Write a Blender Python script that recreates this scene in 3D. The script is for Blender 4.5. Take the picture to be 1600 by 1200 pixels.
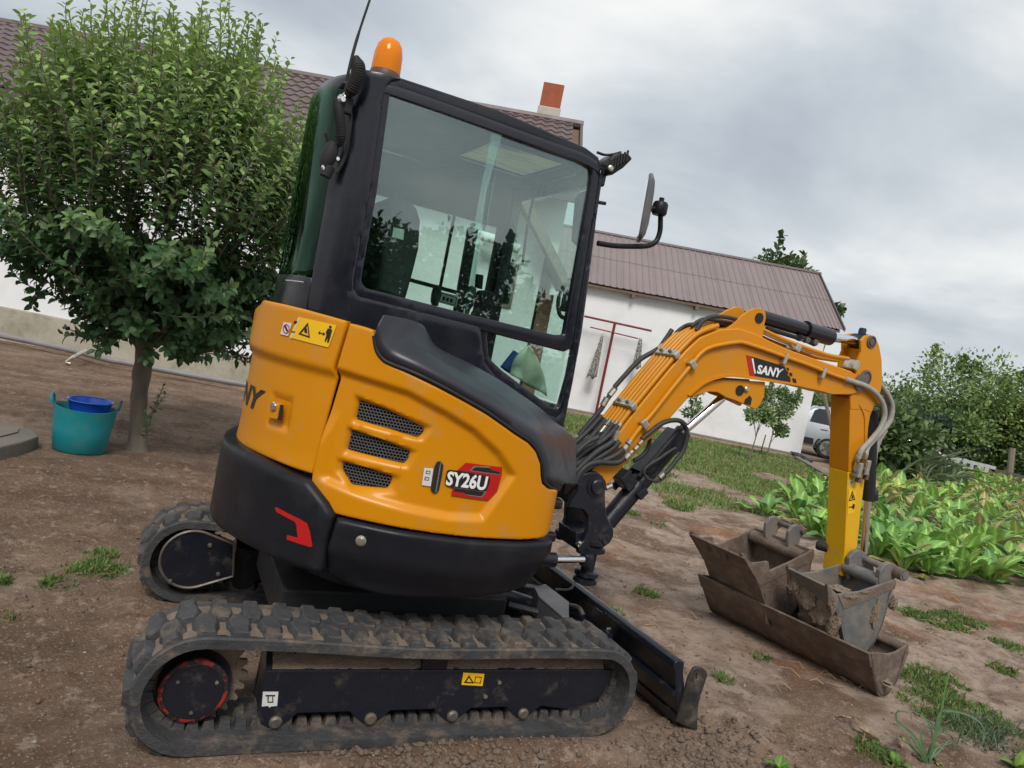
import bpy, bmesh, math, random
import numpy as np
from mathutils import Vector, Matrix, noise
from mathutils.geometry import delaunay_2d_cdt

# ---------------------------------------------------------------- clean
for o in list(bpy.data.objects):
    bpy.data.objects.remove(o)
random.seed(7)
rng = np.random.default_rng(7)
S = bpy.context.scene
COL = S.collection
R = math.radians

# ---------------------------------------------------------------- camera
CP = np.array([-1.02395, -3.17225, 1.48092]); YAW, PITCH, ROLL, FP = 0.44315, -0.04753, 0.19752, 1173.445
_f = np.array([math.sin(YAW)*math.cos(PITCH), math.cos(YAW)*math.cos(PITCH), math.sin(PITCH)])
_r = np.array([math.cos(YAW), -math.sin(YAW), 0.0]); _u = np.cross(_r, _f)
CR = _r*math.cos(ROLL)+_u*math.sin(ROLL); CU = -_r*math.sin(ROLL)+_u*math.cos(ROLL); CF = _f
cd = bpy.data.cameras.new('camera'); cam = bpy.data.objects.new('camera', cd); COL.objects.link(cam)
M = Matrix.Identity(4)
for i in range(3):
    M[i][0], M[i][1], M[i][2], M[i][3] = CR[i], CU[i], -CF[i], CP[i]
cam.matrix_world = M
cd.sensor_width = 36; cd.lens = FP/1600*36; cd.clip_start = .05; cd.clip_end = 2500
S.camera = cam

# ---------------------------------------------------------------- world, sun, exposure
w = bpy.data.worlds.new('World'); S.world = w; w.use_nodes = True
nt = w.node_tree; nt.nodes.clear()
def N(t, **k):
    n = nt.nodes.new(t)
    for a, b in k.items(): setattr(n, a, b)
    return n
SUN_EL, SUN_AZ = R(48), R(205)      # azimuth: clockwise from +Y ; sun behind the photographer, veiled by cloud
out = N('ShaderNodeOutputWorld'); bg = N('ShaderNodeBackground'); mix = N('ShaderNodeMix', data_type='RGBA')
sky = N('ShaderNodeTexSky', sky_type='NISHITA', sun_disc=False); sky.sun_elevation = SUN_EL; sky.sun_rotation = SUN_AZ
sky.air_density = 1.2; sky.dust_density = 2.5
skys = N('ShaderNodeMix', data_type='RGBA', blend_type='MULTIPLY'); skys.inputs[0].default_value = 1
skys.inputs[7].default_value = (.9, .9, .9, 1)
tc = N('ShaderNodeTexCoord'); sp = N('ShaderNodeSeparateXYZ'); nt.links.new(tc.outputs['Generated'], sp.inputs[0])
zm = N('ShaderNodeMath', operation='MAXIMUM'); zm.inputs[1].default_value = 0.0; nt.links.new(sp.outputs[2], zm.inputs[0])
za = N('ShaderNodeMath', operation='ADD'); za.inputs[1].default_value = .22; nt.links.new(zm.outputs[0], za.inputs[0])
dx = N('ShaderNodeMath', operation='DIVIDE'); dy = N('ShaderNodeMath', operation='DIVIDE')
nt.links.new(sp.outputs[0], dx.inputs[0]); nt.links.new(za.outputs[0], dx.inputs[1])
nt.links.new(sp.outputs[1], dy.inputs[0]); nt.links.new(za.outputs[0], dy.inputs[1])
cb = N('ShaderNodeCombineXYZ'); nt.links.new(dx.outputs[0], cb.inputs[0]); nt.links.new(dy.outputs[0], cb.inputs[1])
mp = N('ShaderNodeMapping'); mp.inputs['Scale'].default_value = (.85, 1.05, 1); mp.inputs['Rotation'].default_value = (0, 0, R(35)); mp.inputs['Location'].default_value = (9.4, 4.0, 0)
nt.links.new(cb.outputs[0], mp.inputs[0])
n1 = N('ShaderNodeTexNoise'); n1.inputs['Scale'].default_value = 1.15; n1.inputs['Detail'].default_value = 7; n1.inputs['Roughness'].default_value = .5; n1.inputs['Distortion'].default_value = .3
nt.links.new(mp.outputs[0], n1.inputs[0])
cr = N('ShaderNodeValToRGB'); e = cr.color_ramp.elements
e[0].position = .36; e[0].color = (.42, .485, .58, 1); e[1].position = .64; e[1].color = (1.04, 1.06, 1.06, 1)
m_ = e.new(.5); m_.color = (.67, .735, .80, 1)
nt.links.new(n1.outputs[0], cr.inputs[0])
# cloud deck brightens toward the horizon all round
hz = N('ShaderNodeMapRange'); hz.inputs[1].default_value = 0; hz.inputs[2].default_value = .5; hz.inputs[3].default_value = .42; hz.inputs[4].default_value = 0
nt.links.new(zm.outputs[0], hz.inputs[0])
hm = N('ShaderNodeMix', data_type='RGBA'); hm.inputs[7].default_value = (.90, .94, .94, 1)
nt.links.new(hz.outputs[0], hm.inputs[0]); nt.links.new(cr.outputs[0], hm.inputs[6])
cm = N('ShaderNodeMix', data_type='RGBA', blend_type='MULTIPLY'); cm.inputs[0].default_value = 1
cm.inputs[7].default_value = (8.6, 8.5, 8.4, 1)
nt.links.new(hm.outputs[2], cm.inputs[6])
mix.inputs[0].default_value = .95
nt.links.new(sky.outputs[0], mix.inputs[6]); nt.links.new(cm.outputs[2], mix.inputs[7])
nt.links.new(mix.outputs[2], bg.inputs[0]); bg.inputs[1].default_value = .10
nt.links.new(bg.outputs[0], out.inputs[0])
sl = bpy.data.lights.new('sun', 'SUN'); sun = bpy.data.objects.new('sun', sl); COL.objects.link(sun)
sl.energy = 2.3; sl.angle = R(20); sl.color = (1, .96, .9)
_sd = Vector((math.sin(SUN_AZ)*math.cos(SUN_EL), math.cos(SUN_AZ)*math.cos(SUN_EL), math.sin(SUN_EL)))
sun.rotation_euler = _sd.to_track_quat('Z', 'Y').to_euler()
S.render.engine = 'CYCLES'
S.view_settings.view_transform = 'Standard'; S.view_settings.look = 'None'
S.view_settings.exposure = .12; S.view_settings.gamma = 1; S.view_settings.use_curve_mapping = False
S.cycles.max_bounces = 8; S.cycles.transparent_max_bounces = 16; S.cycles.glossy_bounces = 3; S.cycles.transmission_bounces = 6

# ---------------------------------------------------------------- photograph geometry helpers
def ray(u, v): return CF+CR*((u-800)/FP)+CU*((600-v)/FP)
def atY(u, v, y): d = ray(u, v); t = (y-CP[1])/d[1]; return Vector(CP+t*d)
def atX(u, v, x): d = ray(u, v); t = (x-CP[0])/d[0]; return Vector(CP+t*d)
def atZ(u, v, z=0.0): d = ray(u, v); t = (z-CP[2])/d[2]; return Vector(CP+t*d)
def atP(u, v, p0, n): d = ray(u, v); n = np.array(n); t = ((np.array(p0)-CP)@n)/(d@n); return Vector(CP+t*d)

# ---------------------------------------------------------------- materials
MAT = {}
def mat(name, c, rough=.5, metal=0, c2=None, scale=8, amt=.5, bump=0, bscale=60, rvar=.1, spec=.5, coat=0,
        dirt=None, dscale=5, damt=.5, dlo=.45, dhi=.65, attr=None, transl=0, detail=6, stretch=None, emis=None):
    m = bpy.data.materials.new(name); m.use_nodes = True; t = m.node_tree; t.nodes.clear()
    o = t.nodes.new('ShaderNodeOutputMaterial'); b = t.nodes.new('ShaderNodeBsdfPrincipled')
    b.inputs['Roughness'].default_value = rough; b.inputs['Metallic'].default_value = metal
    b.inputs['Specular IOR Level'].default_value = spec
    if coat: b.inputs['Coat Weight'].default_value = coat; b.inputs['Coat Roughness'].default_value = .08
    g = t.nodes.new('ShaderNodeNewGeometry')
    pos = g.outputs['Position']
    if stretch:
        mp = t.nodes.new('ShaderNodeMapping'); mp.inputs['Scale'].default_value = stretch; t.links.new(pos, mp.inputs[0]); pos = mp.outputs[0]
    def noise_(sc, det=detail, ro=.6):
        n = t.nodes.new('ShaderNodeTexNoise'); n.inputs['Scale'].default_value = sc; n.inputs['Detail'].default_value = det
        n.inputs['Roughness'].default_value = ro; t.links.new(pos, n.inputs[0]); return n.outputs[0]
    def ramp(s, lo, hi, a=0, bb=1):
        r = t.nodes.new('ShaderNodeMapRange'); r.inputs[1].default_value = lo; r.inputs[2].default_value = hi
        r.inputs[3].default_value = a; r.inputs[4].default_value = bb; t.links.new(s, r.inputs[0]); return r.outputs[0]
    def mixc(f, a, bb, bt='MIX'):
        x = t.nodes.new('ShaderNodeMix'); x.data_type = 'RGBA'; x.blend_type = bt
        for s, i in ((f, 0), (a, 6), (bb, 7)):
            if hasattr(s, 'is_output') or isinstance(s, bpy.types.NodeSocket): t.links.new(s, x.inputs[i])
            elif i == 0: x.inputs[0].default_value = s
            else: x.inputs[i].default_value = (*s[:3], 1)
        return x.outputs[2]
    col = c
    ns = noise_(scale)
    if c2 is not None: col = mixc(ramp(ns, .5-amt/2, .5+amt/2), c, c2)
    if attr:
        a = t.nodes.new('ShaderNodeAttribute'); a.attribute_name = attr
        col = mixc(1.0, col, a.outputs[0], 'MULTIPLY')
    dm = None
    if dirt is not None:
        dn = noise_(dscale, 9, .68); dm = ramp(dn, dlo, dhi, 0, damt); col = mixc(dm, col, dirt)
    if isinstance(col, bpy.types.NodeSocket): t.links.new(col, b.inputs['Base Color'])
    else: b.inputs['Base Color'].default_value = (*col[:3], 1)
    rs = ramp(noise_(scale*2.3), .3, .7, max(0, rough-rvar), min(1, rough+rvar))
    if dm is not None:
        x = t.nodes.new('ShaderNodeMix'); t.links.new(dm, x.inputs[0]); t.links.new(rs, x.inputs[2]); x.inputs[3].default_value = .9; rs = x.outputs[0]
    t.links.new(rs, b.inputs['Roughness'])
    if bump:
        bm_ = t.nodes.new('ShaderNodeBump'); bm_.inputs['Strength'].default_value = bump; bm_.inputs['Distance'].default_value = .01
        t.links.new(noise_(bscale, 5), bm_.inputs['Height']); t.links.new(bm_.outputs[0], b.inputs['Normal'])
    if emis: b.inputs['Emission Color'].default_value = (*emis[:3], 1); b.inputs['Emission Strength'].default_value = emis[3]
    res = b.outputs[0]
    if transl:
        tr = t.nodes.new('ShaderNodeBsdfTranslucent'); ms = t.nodes.new('ShaderNodeMixShader'); ms.inputs[0].default_value = transl
        if isinstance(col, bpy.types.NodeSocket): t.links.new(col, tr.inputs[0])
        else: tr.inputs[0].default_value = (*col[:3], 1)
        t.links.new(res, ms.inputs[1]); t.links.new(tr.outputs[0], ms.inputs[2]); res = ms.outputs[0]
    t.links.new(res, o.inputs[0]); MAT[name] = m; return m
def glass(name, tint, refl=.12, rough=.01, gc=(.95, 1, 1)):
    m = bpy.data.materials.new(name); m.use_nodes = True; t = m.node_tree; t.nodes.clear()
    o = t.nodes.new('ShaderNodeOutputMaterial'); tr = t.nodes.new('ShaderNodeBsdfTransparent'); gl = t.nodes.new('ShaderNodeBsdfGlossy')
    tr.inputs[0].default_value = (*tint, 1); gl.inputs['Roughness'].default_value = rough; gl.inputs[0].default_value = (*gc, 1)
    fr = t.nodes.new('ShaderNodeFresnel'); gq = t.nodes.new('ShaderNodeNewGeometry'); mq = t.nodes.new('ShaderNodeMapRange')
    mq.inputs[3].default_value = 1.5; mq.inputs[4].default_value = 1/1.5; t.links.new(gq.outputs['Backfacing'], mq.inputs[0]); t.links.new(mq.outputs[0], fr.inputs[0])
    ad = t.nodes.new('ShaderNodeMath'); ad.operation = 'ADD'; ad.inputs[1].default_value = refl; t.links.new(fr.outputs[0], ad.inputs[0])
    ms = t.nodes.new('ShaderNodeMixShader'); t.links.new(ad.outputs[0], ms.inputs[0]); t.links.new(tr.outputs[0], ms.inputs[1]); t.links.new(gl.outputs[0], ms.inputs[2])
    t.links.new(ms.outputs[0], o.inputs[0]); MAT[name] = m; return m

MUD = (.20, .145, .10)
yel = mat('yellow_paint', (.60, .228, .0005), .36, c2=(.63, .243, .001), scale=2, amt=.6, bump=.03, bscale=250, coat=.0, spec=.38, dirt=(.38, .25, .12), dscale=7, damt=.38, dlo=.54, dhi=.74)
yel2 = mat('lower_arm_yellow', (.80, .46, .002), .35, c2=(.72, .38, .003), scale=4, amt=.6, dirt=(.45, .3, .1), dscale=7, damt=.4, dlo=.52, dhi=.7, coat=.2)  # lighter, yellower tone for the lower part of the arm
pblk = mat('black_cab_paint', (.007, .008, .014), .24, c2=(.012, .013, .020), scale=3, amt=.8, bump=.03, bscale=300, dirt=(.06, .055, .055), dscale=2.2, damt=.16, dlo=.5, dhi=.8, spec=.55)
plas = mat('black_plastic', (.008, .009, .013), .38, c2=(.012, .012, .017), scale=5, bump=.08, bscale=420, dirt=(.09, .08, .07), dscale=3.5, damt=.22, dlo=.5, dhi=.8, spec=.27)
fblk = mat('black_frame_paint', (.008, .010, .017), .32, c2=(.013, .015, .024), scale=6, dirt=(.14, .11, .085), dscale=11, damt=.5, dlo=.56, dhi=.74, bump=.1, bscale=120)
mblk = mat('matte_black', (.012, .012, .013), .7)
iblk = mat('interior_black', (.022, .022, .024), .75, c2=(.03, .03, .03), bump=.2, bscale=200)
rub = mat('dusty_rubber', (.030, .030, .033), .68, c2=(.060, .060, .062), scale=11, amt=.5, dirt=(.19, .14, .10), dscale=9, damt=.7, dlo=.50, dhi=.66, bump=.6, bscale=60)
rubd = mat('dust_filled_belt', (.045, .043, .042), .85, c2=(.09, .08, .07), scale=10, amt=.4, dirt=(.17, .125, .09), dscale=7, damt=.75, dlo=.44, dhi=.64, bump=.5, bscale=60)
mudm = mat('dried_mud', (.17, .125, .09), .95, c2=(.26, .20, .15), scale=14, amt=.5, bump=.9, bscale=60)
chrome = mat('chrome_rod', (.80, .81, .83), .12, metal=1, rvar=.05)
zinc = mat('zinc_fitting', (.62, .60, .52), .35, metal=.9, c2=(.5, .48, .4), scale=40)
steel = mat('worn_steel', (.20, .185, .17), .5, metal=.6, c2=(.12, .10, .09), scale=20, dirt=MUD, dscale=12, damt=.6)
hose = mat('black_hose', (.022, .022, .024), .5, c2=(.04, .04, .042), scale=30, bump=.3, bscale=300)
hoseg = mat('grey_sleeved_hose', (.30, .29, .26), .6, c2=(.40, .39, .34), scale=30, bump=.4, bscale=500, stretch=(1, 1, 1))
red = mat('red_paint', (.50, .008, .008), .4, c2=(.42, .01, .01), scale=20)
redrub = mat('worn_red_paint', (.015, .013, .014), .6, c2=(.33, .03, .018), scale=28, amt=.10)
covm = mat('cover_plastic', (.020, .021, .029), .36, c2=(.026, .027, .036), scale=3, bump=.05, bscale=400, spec=.5, rvar=.05)
dustm = mat('packed_dust', (.22, .165, .12), .95, c2=(.10, .085, .07), scale=14, amt=.4, bump=.5, bscale=90)
white = mat('white_print', (.80, .80, .80), .5)
paper = mat('white_sticker', (.68, .68, .66), .5, c2=(.6, .6, .58), scale=60)
stky = mat('yellow_sticker', (.85, .50, .005), .45)
ink = mat('black_print', (.012, .012, .012), .5)
meshm = mat('grille_steel', (.12, .125, .13), .4, metal=.6)
amber = mat('amber_lens', (.98, .36, .002), .14, transl=.45, coat=.3, spec=.4)
ambc = mat('amber_core', (1.0, .36, .004), .35, transl=.4)
bkt = mat('rusty_muddy_steel', (.105, .072, .055), .7, c2=(.16, .12, .095), scale=7, amt=.6, dirt=(.25, .19, .145), dscale=10, damt=.8, dlo=.47, dhi=.66, bump=.6, bscale=55)
bktg = mat('bucket_grey_paint', (.105, .115, .122), .5, c2=(.15, .155, .155), scale=8, dirt=(.22, .175, .135), dscale=8, damt=.85, dlo=.42, dhi=.62, bump=.25, bscale=90)
glz = glass('tinted_glass', (.86, .985, .94), .085)
glr = glass('dark_rear_glass', (.10, .26, .17), .0, .01, (.42, .66, .52))
glc = glass('clear_glass', (.92, .98, .96), .0)
wall_w = mat('white_plaster', (.82, .83, .85), .85, c2=(.72, .73, .74), scale=1.2, amt=.5, bump=.15, bscale=40, dirt=(.52, .47, .40), dscale=1.1, damt=.45, dlo=.5, dhi=.8, detail=8)
plinth = mat('stained_plinth', (.46, .42, .35), .9, c2=(.33, .30, .23), scale=1.8, amt=.4, bump=.5, bscale=25, dirt=(.17, .16, .10), dscale=2.5, damt=.7, dlo=.5, dhi=.7, detail=10)
base_m = mat('earthy_footing', (.16, .13, .11), .95, c2=(.22, .18, .15), scale=3, bump=.4, bscale=20)
tile = mat('brown_metal_tile', (.115, .082, .080), .45, c2=(.15, .11, .105), scale=2, amt=.6, bump=.05, bscale=60, rvar=.08)
sheet = mat('faded_brown_sheet', (.205, .160, .158), .5, c2=(.25, .20, .195), scale=.8, amt=.6, rvar=.06)
sheetd = mat('dark_roof_trim', (.10, .075, .075), .5)
soff = mat('brown_soffit_board', (.13, .09, .065), .8, c2=(.2, .14, .10), scale=6, stretch=(1, 1, 4))
brick = mat('orange_brick', (.40, .10, .042), .85, c2=(.30, .07, .03), scale=9, dirt=(.16, .09, .07), dscale=5, damt=.6, dlo=.48, dhi=.7, bump=.3, bscale=60)
mort = mat('pale_mortar', (.52, .48, .42), .9, c2=(.42, .38, .33), scale=6)
conc = mat('old_concrete', (.20, .185, .16), .95, c2=(.13, .12, .10), scale=5, bump=.6, bscale=60)
pipeg = mat('grey_pipe', (.25, .245, .25), .55, c2=(.19, .18, .18), scale=5)
redp = mat('dark_red_post', (.20, .018, .02), .6, c2=(.16, .015, .018))
wood = mat('grey_wood', (.24, .21, .17), .9, c2=(.15, .13, .10), scale=10, bump=.4, bscale=80, stretch=(3, 3, .5))
bark = mat('tree_bark', (.13, .105, .08), .95, c2=(.21, .18, .145), scale=16, bump=.8, bscale=70, stretch=(1, 1, .35))
leafm = mat('fruit_tree_leaf', (1, 1, 1), .45, attr='tint', transl=.22, scale=3, rvar=.1, spec=.4)
kalem = mat('horseradish_leaf', (1, 1, 1), .52, attr='tint', transl=.25, c2=(.70, .82, .70), scale=18, amt=.5, bump=.5, bscale=45)
grassm = mat('grass_blade', (1, 1, 1), .6, attr='tint', transl=.25, scale=3)
teal = mat('teal_plastic', (.005, .24, .28), .45, c2=(.006, .20, .23), scale=3, dirt=(.16, .2, .17), dscale=7, damt=.35, dlo=.5, dhi=.75)
blue = mat('blue_plastic', (.010, .085, .50), .3, c2=(.012, .075, .42), scale=6)
carp = mat('silver_car_paint', (.50, .53, .57), .3, metal=.35, c2=(.54, .57, .61), scale=1, coat=.6)
tyre = mat('tyre_rubber', (.02, .02, .02), .8)
alloy = mat('alloy_rim', (.6, .61, .63), .3, metal=.8)
cloth = mat('pale_cloth', (.80, .80, .66), .9, c2=(.66, .67, .52), scale=12, bump=.4, bscale=150)
clothp = mat('patterned_cloth', (.50, .48, .42), .9, c2=(.08, .08, .09), scale=28, amt=.15)
clodm = mat('soil_clods', (.11, .075, .052), .95, c2=(.19, .14, .105), scale=25, bump=.6, bscale=120)
stonem = mat('pebble', (.34, .31, .28), .9, c2=(.24, .20, .17), scale=20)
strawm = mat('dry_straw', (.48, .36, .19), .8, c2=(.36, .24, .12), scale=20)
dryleaf = mat('dry_leaf', (.50, .40, .26), .8, c2=(.22, .12, .07), scale=14, amt=.4, transl=.15)
greyd = mat('dark_grey_cover', (.085, .09, .10), .45, c2=(.11, .115, .125), scale=8, dirt=(.2, .17, .14), dscale=8, damt=.4)

# ---------------------------------------------------------------- objects
def finish(o, label=None, cat=None, group=None, kind=None):
    if label: o['label'] = label
    if cat: o['category'] = cat
    if group: o['group'] = group
    if kind: o['kind'] = kind
    return o
def thing(name, label, cat, loc=(0, 0, 0), group=None):
    o = bpy.data.objects.new(name, None); COL.objects.link(o); o.location = loc; o.empty_display_size = .1
    return finish(o, label, cat, group)
class MB:
    def __init__(s): s.v = []; s.f = []; s.m = []
    def add(s, vs, fs, mi=0):
        b = len(s.v); s.v += [tuple(v) for v in vs]; s.f += [tuple(b+i for i in f) for f in fs]; s.m += [mi]*len(fs); return s
    def box(s, c, d, rz=0, mi=0, rx=0, ry=0):
        x, y, z = d[0]/2, d[1]/2, d[2]/2
        from mathutils import Euler
        Q = Euler((rx, ry, rz)).to_matrix()
        vs = [Vector(c)+Q@Vector(t) for t in [(-x, -y, -z), (x, -y, -z), (x, y, -z), (-x, y, -z), (-x, -y, z), (x, -y, z), (x, y, z), (-x, y, z)]]
        return s.add(vs, [(3, 2, 1, 0), (4, 5, 6, 7), (0, 1, 5, 4), (1, 2, 6, 5), (2, 3, 7, 6), (3, 0, 4, 7)], mi)
    def tube(s, pts, r, n=10, mi=0, cap=True, closed=False):
        pts = [Vector(p) for p in pts]; k = len(pts); rs = r if isinstance(r, (list, tuple)) else [r]*k
        up = None; rings = []
        for i, p in enumerate(pts):
            a = pts[i-1] if (i or closed) else pts[0]; b = pts[(i+1) % k] if (i < k-1 or closed) else pts[-1]
            t = (b-a); t = t.normalized() if t.length > 1e-9 else Vector((0, 0, 1))
            if up is None:
                up = t.cross(Vector((0, 0, 1))); 
                if up.length < .01: up = t.cross(Vector((0, 1, 0)))
            up = (up-t*up.dot(t)); up.normalize(); sd = t.cross(up)
            rings.append([p+(up*math.cos(2*math.pi*j/n)+sd*math.sin(2*math.pi*j/n))*rs[i] for j in range(n)])
        vs = [q for rg in rings for q in rg]; fs = []
        for i in range(k if closed else k-1):
            i2 = (i+1) % k
            for j in range(n): fs.append((i*n+j, i*n+(j+1) % n, i2*n+(j+1) % n, i2*n+j))
        if cap and not closed: fs.append(tuple(range(n-1, -1, -1))); fs.append(tuple((k-1)*n+j for j in range(n)))
        return s.add(vs, fs, mi)
    def cyl(s, a, b, r, n=24, mi=0, r2=None): return s.tube([a, b], [r, r if r2 is None else r2], n, mi)
    def lathe(s, c, prof, n=32, axis=(0, 0, 1), mi=0):   # prof: (r,h)
        ax = Vector(axis).normalized(); e1 = ax.orthogonal().normalized(); e2 = ax.cross(e1); c = Vector(c)
        vs = []; fs = []
        for r, h in prof:
            for j in range(n):
                a = 2*math.pi*j/n; vs.append(c+ax*h+(e1*math.cos(a)+e2*math.sin(a))*r)
        for i in range(len(prof)-1):
            for j in range(n): fs.append((i*n+j, i*n+(j+1) % n, (i+1)*n+(j+1) % n, (i+1)*n+j))
        if prof[0][0] > 1e-5: fs.append(tuple(range(n-1, -1, -1)))
        if prof[-1][0] > 1e-5: fs.append(tuple((len(prof)-1)*n+j for j in range(n)))
        return s.add(vs, fs, mi)
    def prism(s, poly, d, mi=0):     # poly: 3D points, d: offset vector
        d = Vector(d); k = len(poly); poly = [Vector(p) for p in poly]
        vs = poly+[p+d for p in poly]
        nrm = sum(((poly[i]-poly[0]).cross(poly[(i+1) % k]-poly[0]) for i in range(1, k)), Vector())
        fl = nrm.dot(d) > 0
        fs = [tuple(range(k))[::-1] if fl else tuple(range(k)), tuple(range(k, 2*k)) if fl else tuple(range(2*k-1, k-1, -1))]
        for i in range(k):
            j = (i+1) % k; fs.append((i, j, k+j, k+i) if fl else (j, i, k+i, k+j))
        return s.add(vs, fs, mi)
    def build(s, name, m, parent=None, smooth=40, bevel=0, seg=2, label=None, loc=None, solid=0, subsurf=0):
        me = bpy.data.meshes.new(name)
        L = Vector(loc) if loc is not None else None
        me.from_pydata([tuple(Vector(v)-L) for v in s.v] if L else s.v, [], s.f)
        ms = m if isinstance(m, (list, tuple)) else [m]
        for x in ms: me.materials.append(x)
        if len(ms) > 1: me.polygons.foreach_set('material_index', s.m)
        me.update()
        if smooth:
            me.polygons.foreach_set('use_smooth', [True]*len(me.polygons)); me.set_sharp_from_angle(angle=R(smooth))
        o = bpy.data.objects.new(name, me); COL.objects.link(o)
        if L: o.location = L
        if parent: par(o, parent)
        if solid:
            x = o.modifiers.new('s', 'SOLIDIFY'); x.thickness = solid; x.offset = 0
        if bevel:
            x = o.modifiers.new('b', 'BEVEL'); x.width = bevel; x.segments = seg; x.limit_method = 'ANGLE'; x.angle_limit = R(35)
        if subsurf:
            x = o.modifiers.new('u', 'SUBSURF'); x.levels = x.render_levels = subsurf
        if label: o['label'] = label
        return o
def par(o, parent):
    o.parent = parent
    # parents are never rotated or scaled: keep world place
    p = Vector(); q = parent
    while q: p += q.location; q = q.parent
    o.location = Vector(o.location)-p
def copy_tree(o, parent=None, loc=None, rz=None, sc=None):
    c = o.copy(); COL.objects.link(c); c.parent = parent
    if loc is not None: c.location = loc
    if rz is not None: c.rotation_euler.z = rz
    if sc is not None: c.scale = (sc, sc, sc)
    for ch in list(o.children): copy_tree(ch, c)
    return c
def spline(P, n=8, closed=False):
    P = [Vector(p) for p in P]; k = len(P); out_ = []
    for i in range(k if closed else k-1):
        a = P[i-1] if (i or closed) else P[0]*2-P[1]; b = P[i]; c = P[(i+1) % k]
        d = P[(i+2) % k] if (i+2 < k or closed) else P[-1]*2-P[-2]
        for j in range(n):
            t = j/n; out_.append(.5*((2*b)+(c-a)*t+(2*a-5*b+4*c-d)*t*t+(3*b-a-3*c+d)*t**3))
    if not closed: out_.append(P[-1])
    return out_

# ---------------------------------------------------------------- surfaces (s,z,off)
class PlaneY:
    def __init__(s, y, sign=-1): s.y = y; s.sg = sign
    def hit(s, u, v, off=0): p = atY(u, v, s.y+s.sg*off); return (p.x, p.z)
    def pt(s, a, z, off=0): return Vector((a, s.y+s.sg*off, z))
class PlaneX:
    def __init__(s, x, sign=-1): s.x = x; s.sg = sign
    def hit(s, u, v, off=0): p = atX(u, v, s.x+s.sg*off); return (-p.y, p.z)
    def pt(s, a, z, off=0): return Vector((s.x+s.sg*off, -a, z))
class PlaneN:     # vertical plane through p0 with unit direction d; outward normal = (d.y,-d.x)
    def __init__(s, p0, d): s.p = Vector(p0); s.d = Vector((d[0], d[1], 0)).normalized(); s.n = Vector((s.d.y, -s.d.x, 0))
    def hit(s, u, v, off=0):
        q = atP(u, v, s.p+s.n*off, s.n)-s.p; return (q.dot(s.d), q.z)
    def pt(s, a, z, off=0): return Vector((s.p.x, s.p.y, 0))+s.d*a+s.n*off+Vector((0, 0, z))
class Curve:
    def __init__(s, pts, tz=None):
        q = spline([Vector((x, y, 0)) for x, y in pts], 10)
        s.P = np.array([(p.x, p.y) for p in q]); d = np.gradient(s.P, axis=0); d /= np.linalg.norm(d, axis=1)[:, None]
        s.Nn = np.stack([d[:, 1], -d[:, 0]], 1)
        s.s = np.concatenate([[0], np.cumsum(np.linalg.norm(np.diff(s.P, axis=0), axis=1))]); s.tz = tz or (lambda z: 0.0)
    def pt(s, a, z, off=0):
        o = off+s.tz(z); x = np.interp(a, s.s, s.P[:, 0]); y = np.interp(a, s.s, s.P[:, 1])
        nx = np.interp(a, s.s, s.Nn[:, 0]); ny = np.interp(a, s.s, s.Nn[:, 1]); l = math.hypot(nx, ny)
        return Vector((x+nx/l*o, y+ny/l*o, z))
    def hit(s, u, v, off=0):
        d = ray(u, v); dl = math.hypot(d[0], d[1]); z = 1.2; best = None
        for it in range(3):
            Q = s.P+s.Nn*(off+s.tz(z)); A = Q[:-1]; B = Q[1:]; e = B-A; w0 = A-CP[:2]
            den = d[0]*e[:, 1]-d[1]*e[:, 0]; den = np.where(abs(den) < 1e-12, 1e-12, den)
            t = (w0[:, 0]*e[:, 1]-w0[:, 1]*e[:, 0])/den; k = (w0[:, 0]*d[1]-w0[:, 1]*d[0])/den
            ok = (k >= -1e-6) & (k <= 1+1e-6) & (t > 0)
            if not ok.any():     # silhouette: nearest approach
                cr_ = abs(d[0]*(Q[:, 1]-CP[1])-d[1]*(Q[:, 0]-CP[0])); ahead = (Q-CP[:2])@np.array(d[:2]) > 0
                i = int(np.argmin(np.where(ahead, cr_, 1e9))); tt = ((Q[i]-CP[:2])@np.array(d[:2]))/dl**2
                z = CP[2]+tt*d[2]; best = (s.s[i], z); continue
            i = int(np.argmin(np.where(ok, t, 1e9))); z = CP[2]+t[i]*d[2]; best = (s.s[i]+k[i]*(s.s[i+1]-s.s[i]), z)
        return best
def seglist(poly): a = np.array(poly); return a, np.roll(a, -1, 0)
def pdist(P, poly):
    A, B = seglist(poly); d = np.full(len(P), 1e9)
    for a, b in zip(A, B):
        e = b-a; t = np.clip(((P-a)@e)/max(e@e, 1e-12), 0, 1); d = np.minimum(d, np.linalg.norm(P-(a+t[:, None]*e), axis=1))
    return d
def pin(P, poly):
    A, B = seglist(poly); r = np.zeros(len(P), bool)
    for a, b in zip(A, B):
        c = (a[1] > P[:, 1]) != (b[1] > P[:, 1])
        x = (b[0]-a[0])*(P[:, 1]-a[1])/((b[1]-a[1]) if b[1] != a[1] else 1e-12)+a[0]; r ^= c & (P[:, 0] < x)
    return r
def resamp(poly, d):
    o = []
    k = len(poly)
    for i in range(k):
        a = Vector(poly[i]); b = Vector(poly[(i+1) % k]); n = max(1, int((b-a).length/d+.5))
        for j in range(n): o.append(tuple(a.lerp(b, j/n)))
    return o
def rounded(poly, r, n=4):
    o = []; k = len(poly)
    for i in range(k):
        p = Vector(poly[i]); a = Vector(poly[i-1])-p; b = Vector(poly[(i+1) % k])-p
        rr = r[i] if isinstance(r, (list, tuple)) else r
        rr = min(rr, a.length*.48, b.length*.48)
        if rr < 1e-6: o.append(tuple(p)); continue
        p0 = p+a.normalized()*rr; p1 = p+b.normalized()*rr
        for j in range(n+1):
            t = j/n; o.append(tuple(p0*(1-t)**2+p*2*t*(1-t)+p1*t*t))
    return o
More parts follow.
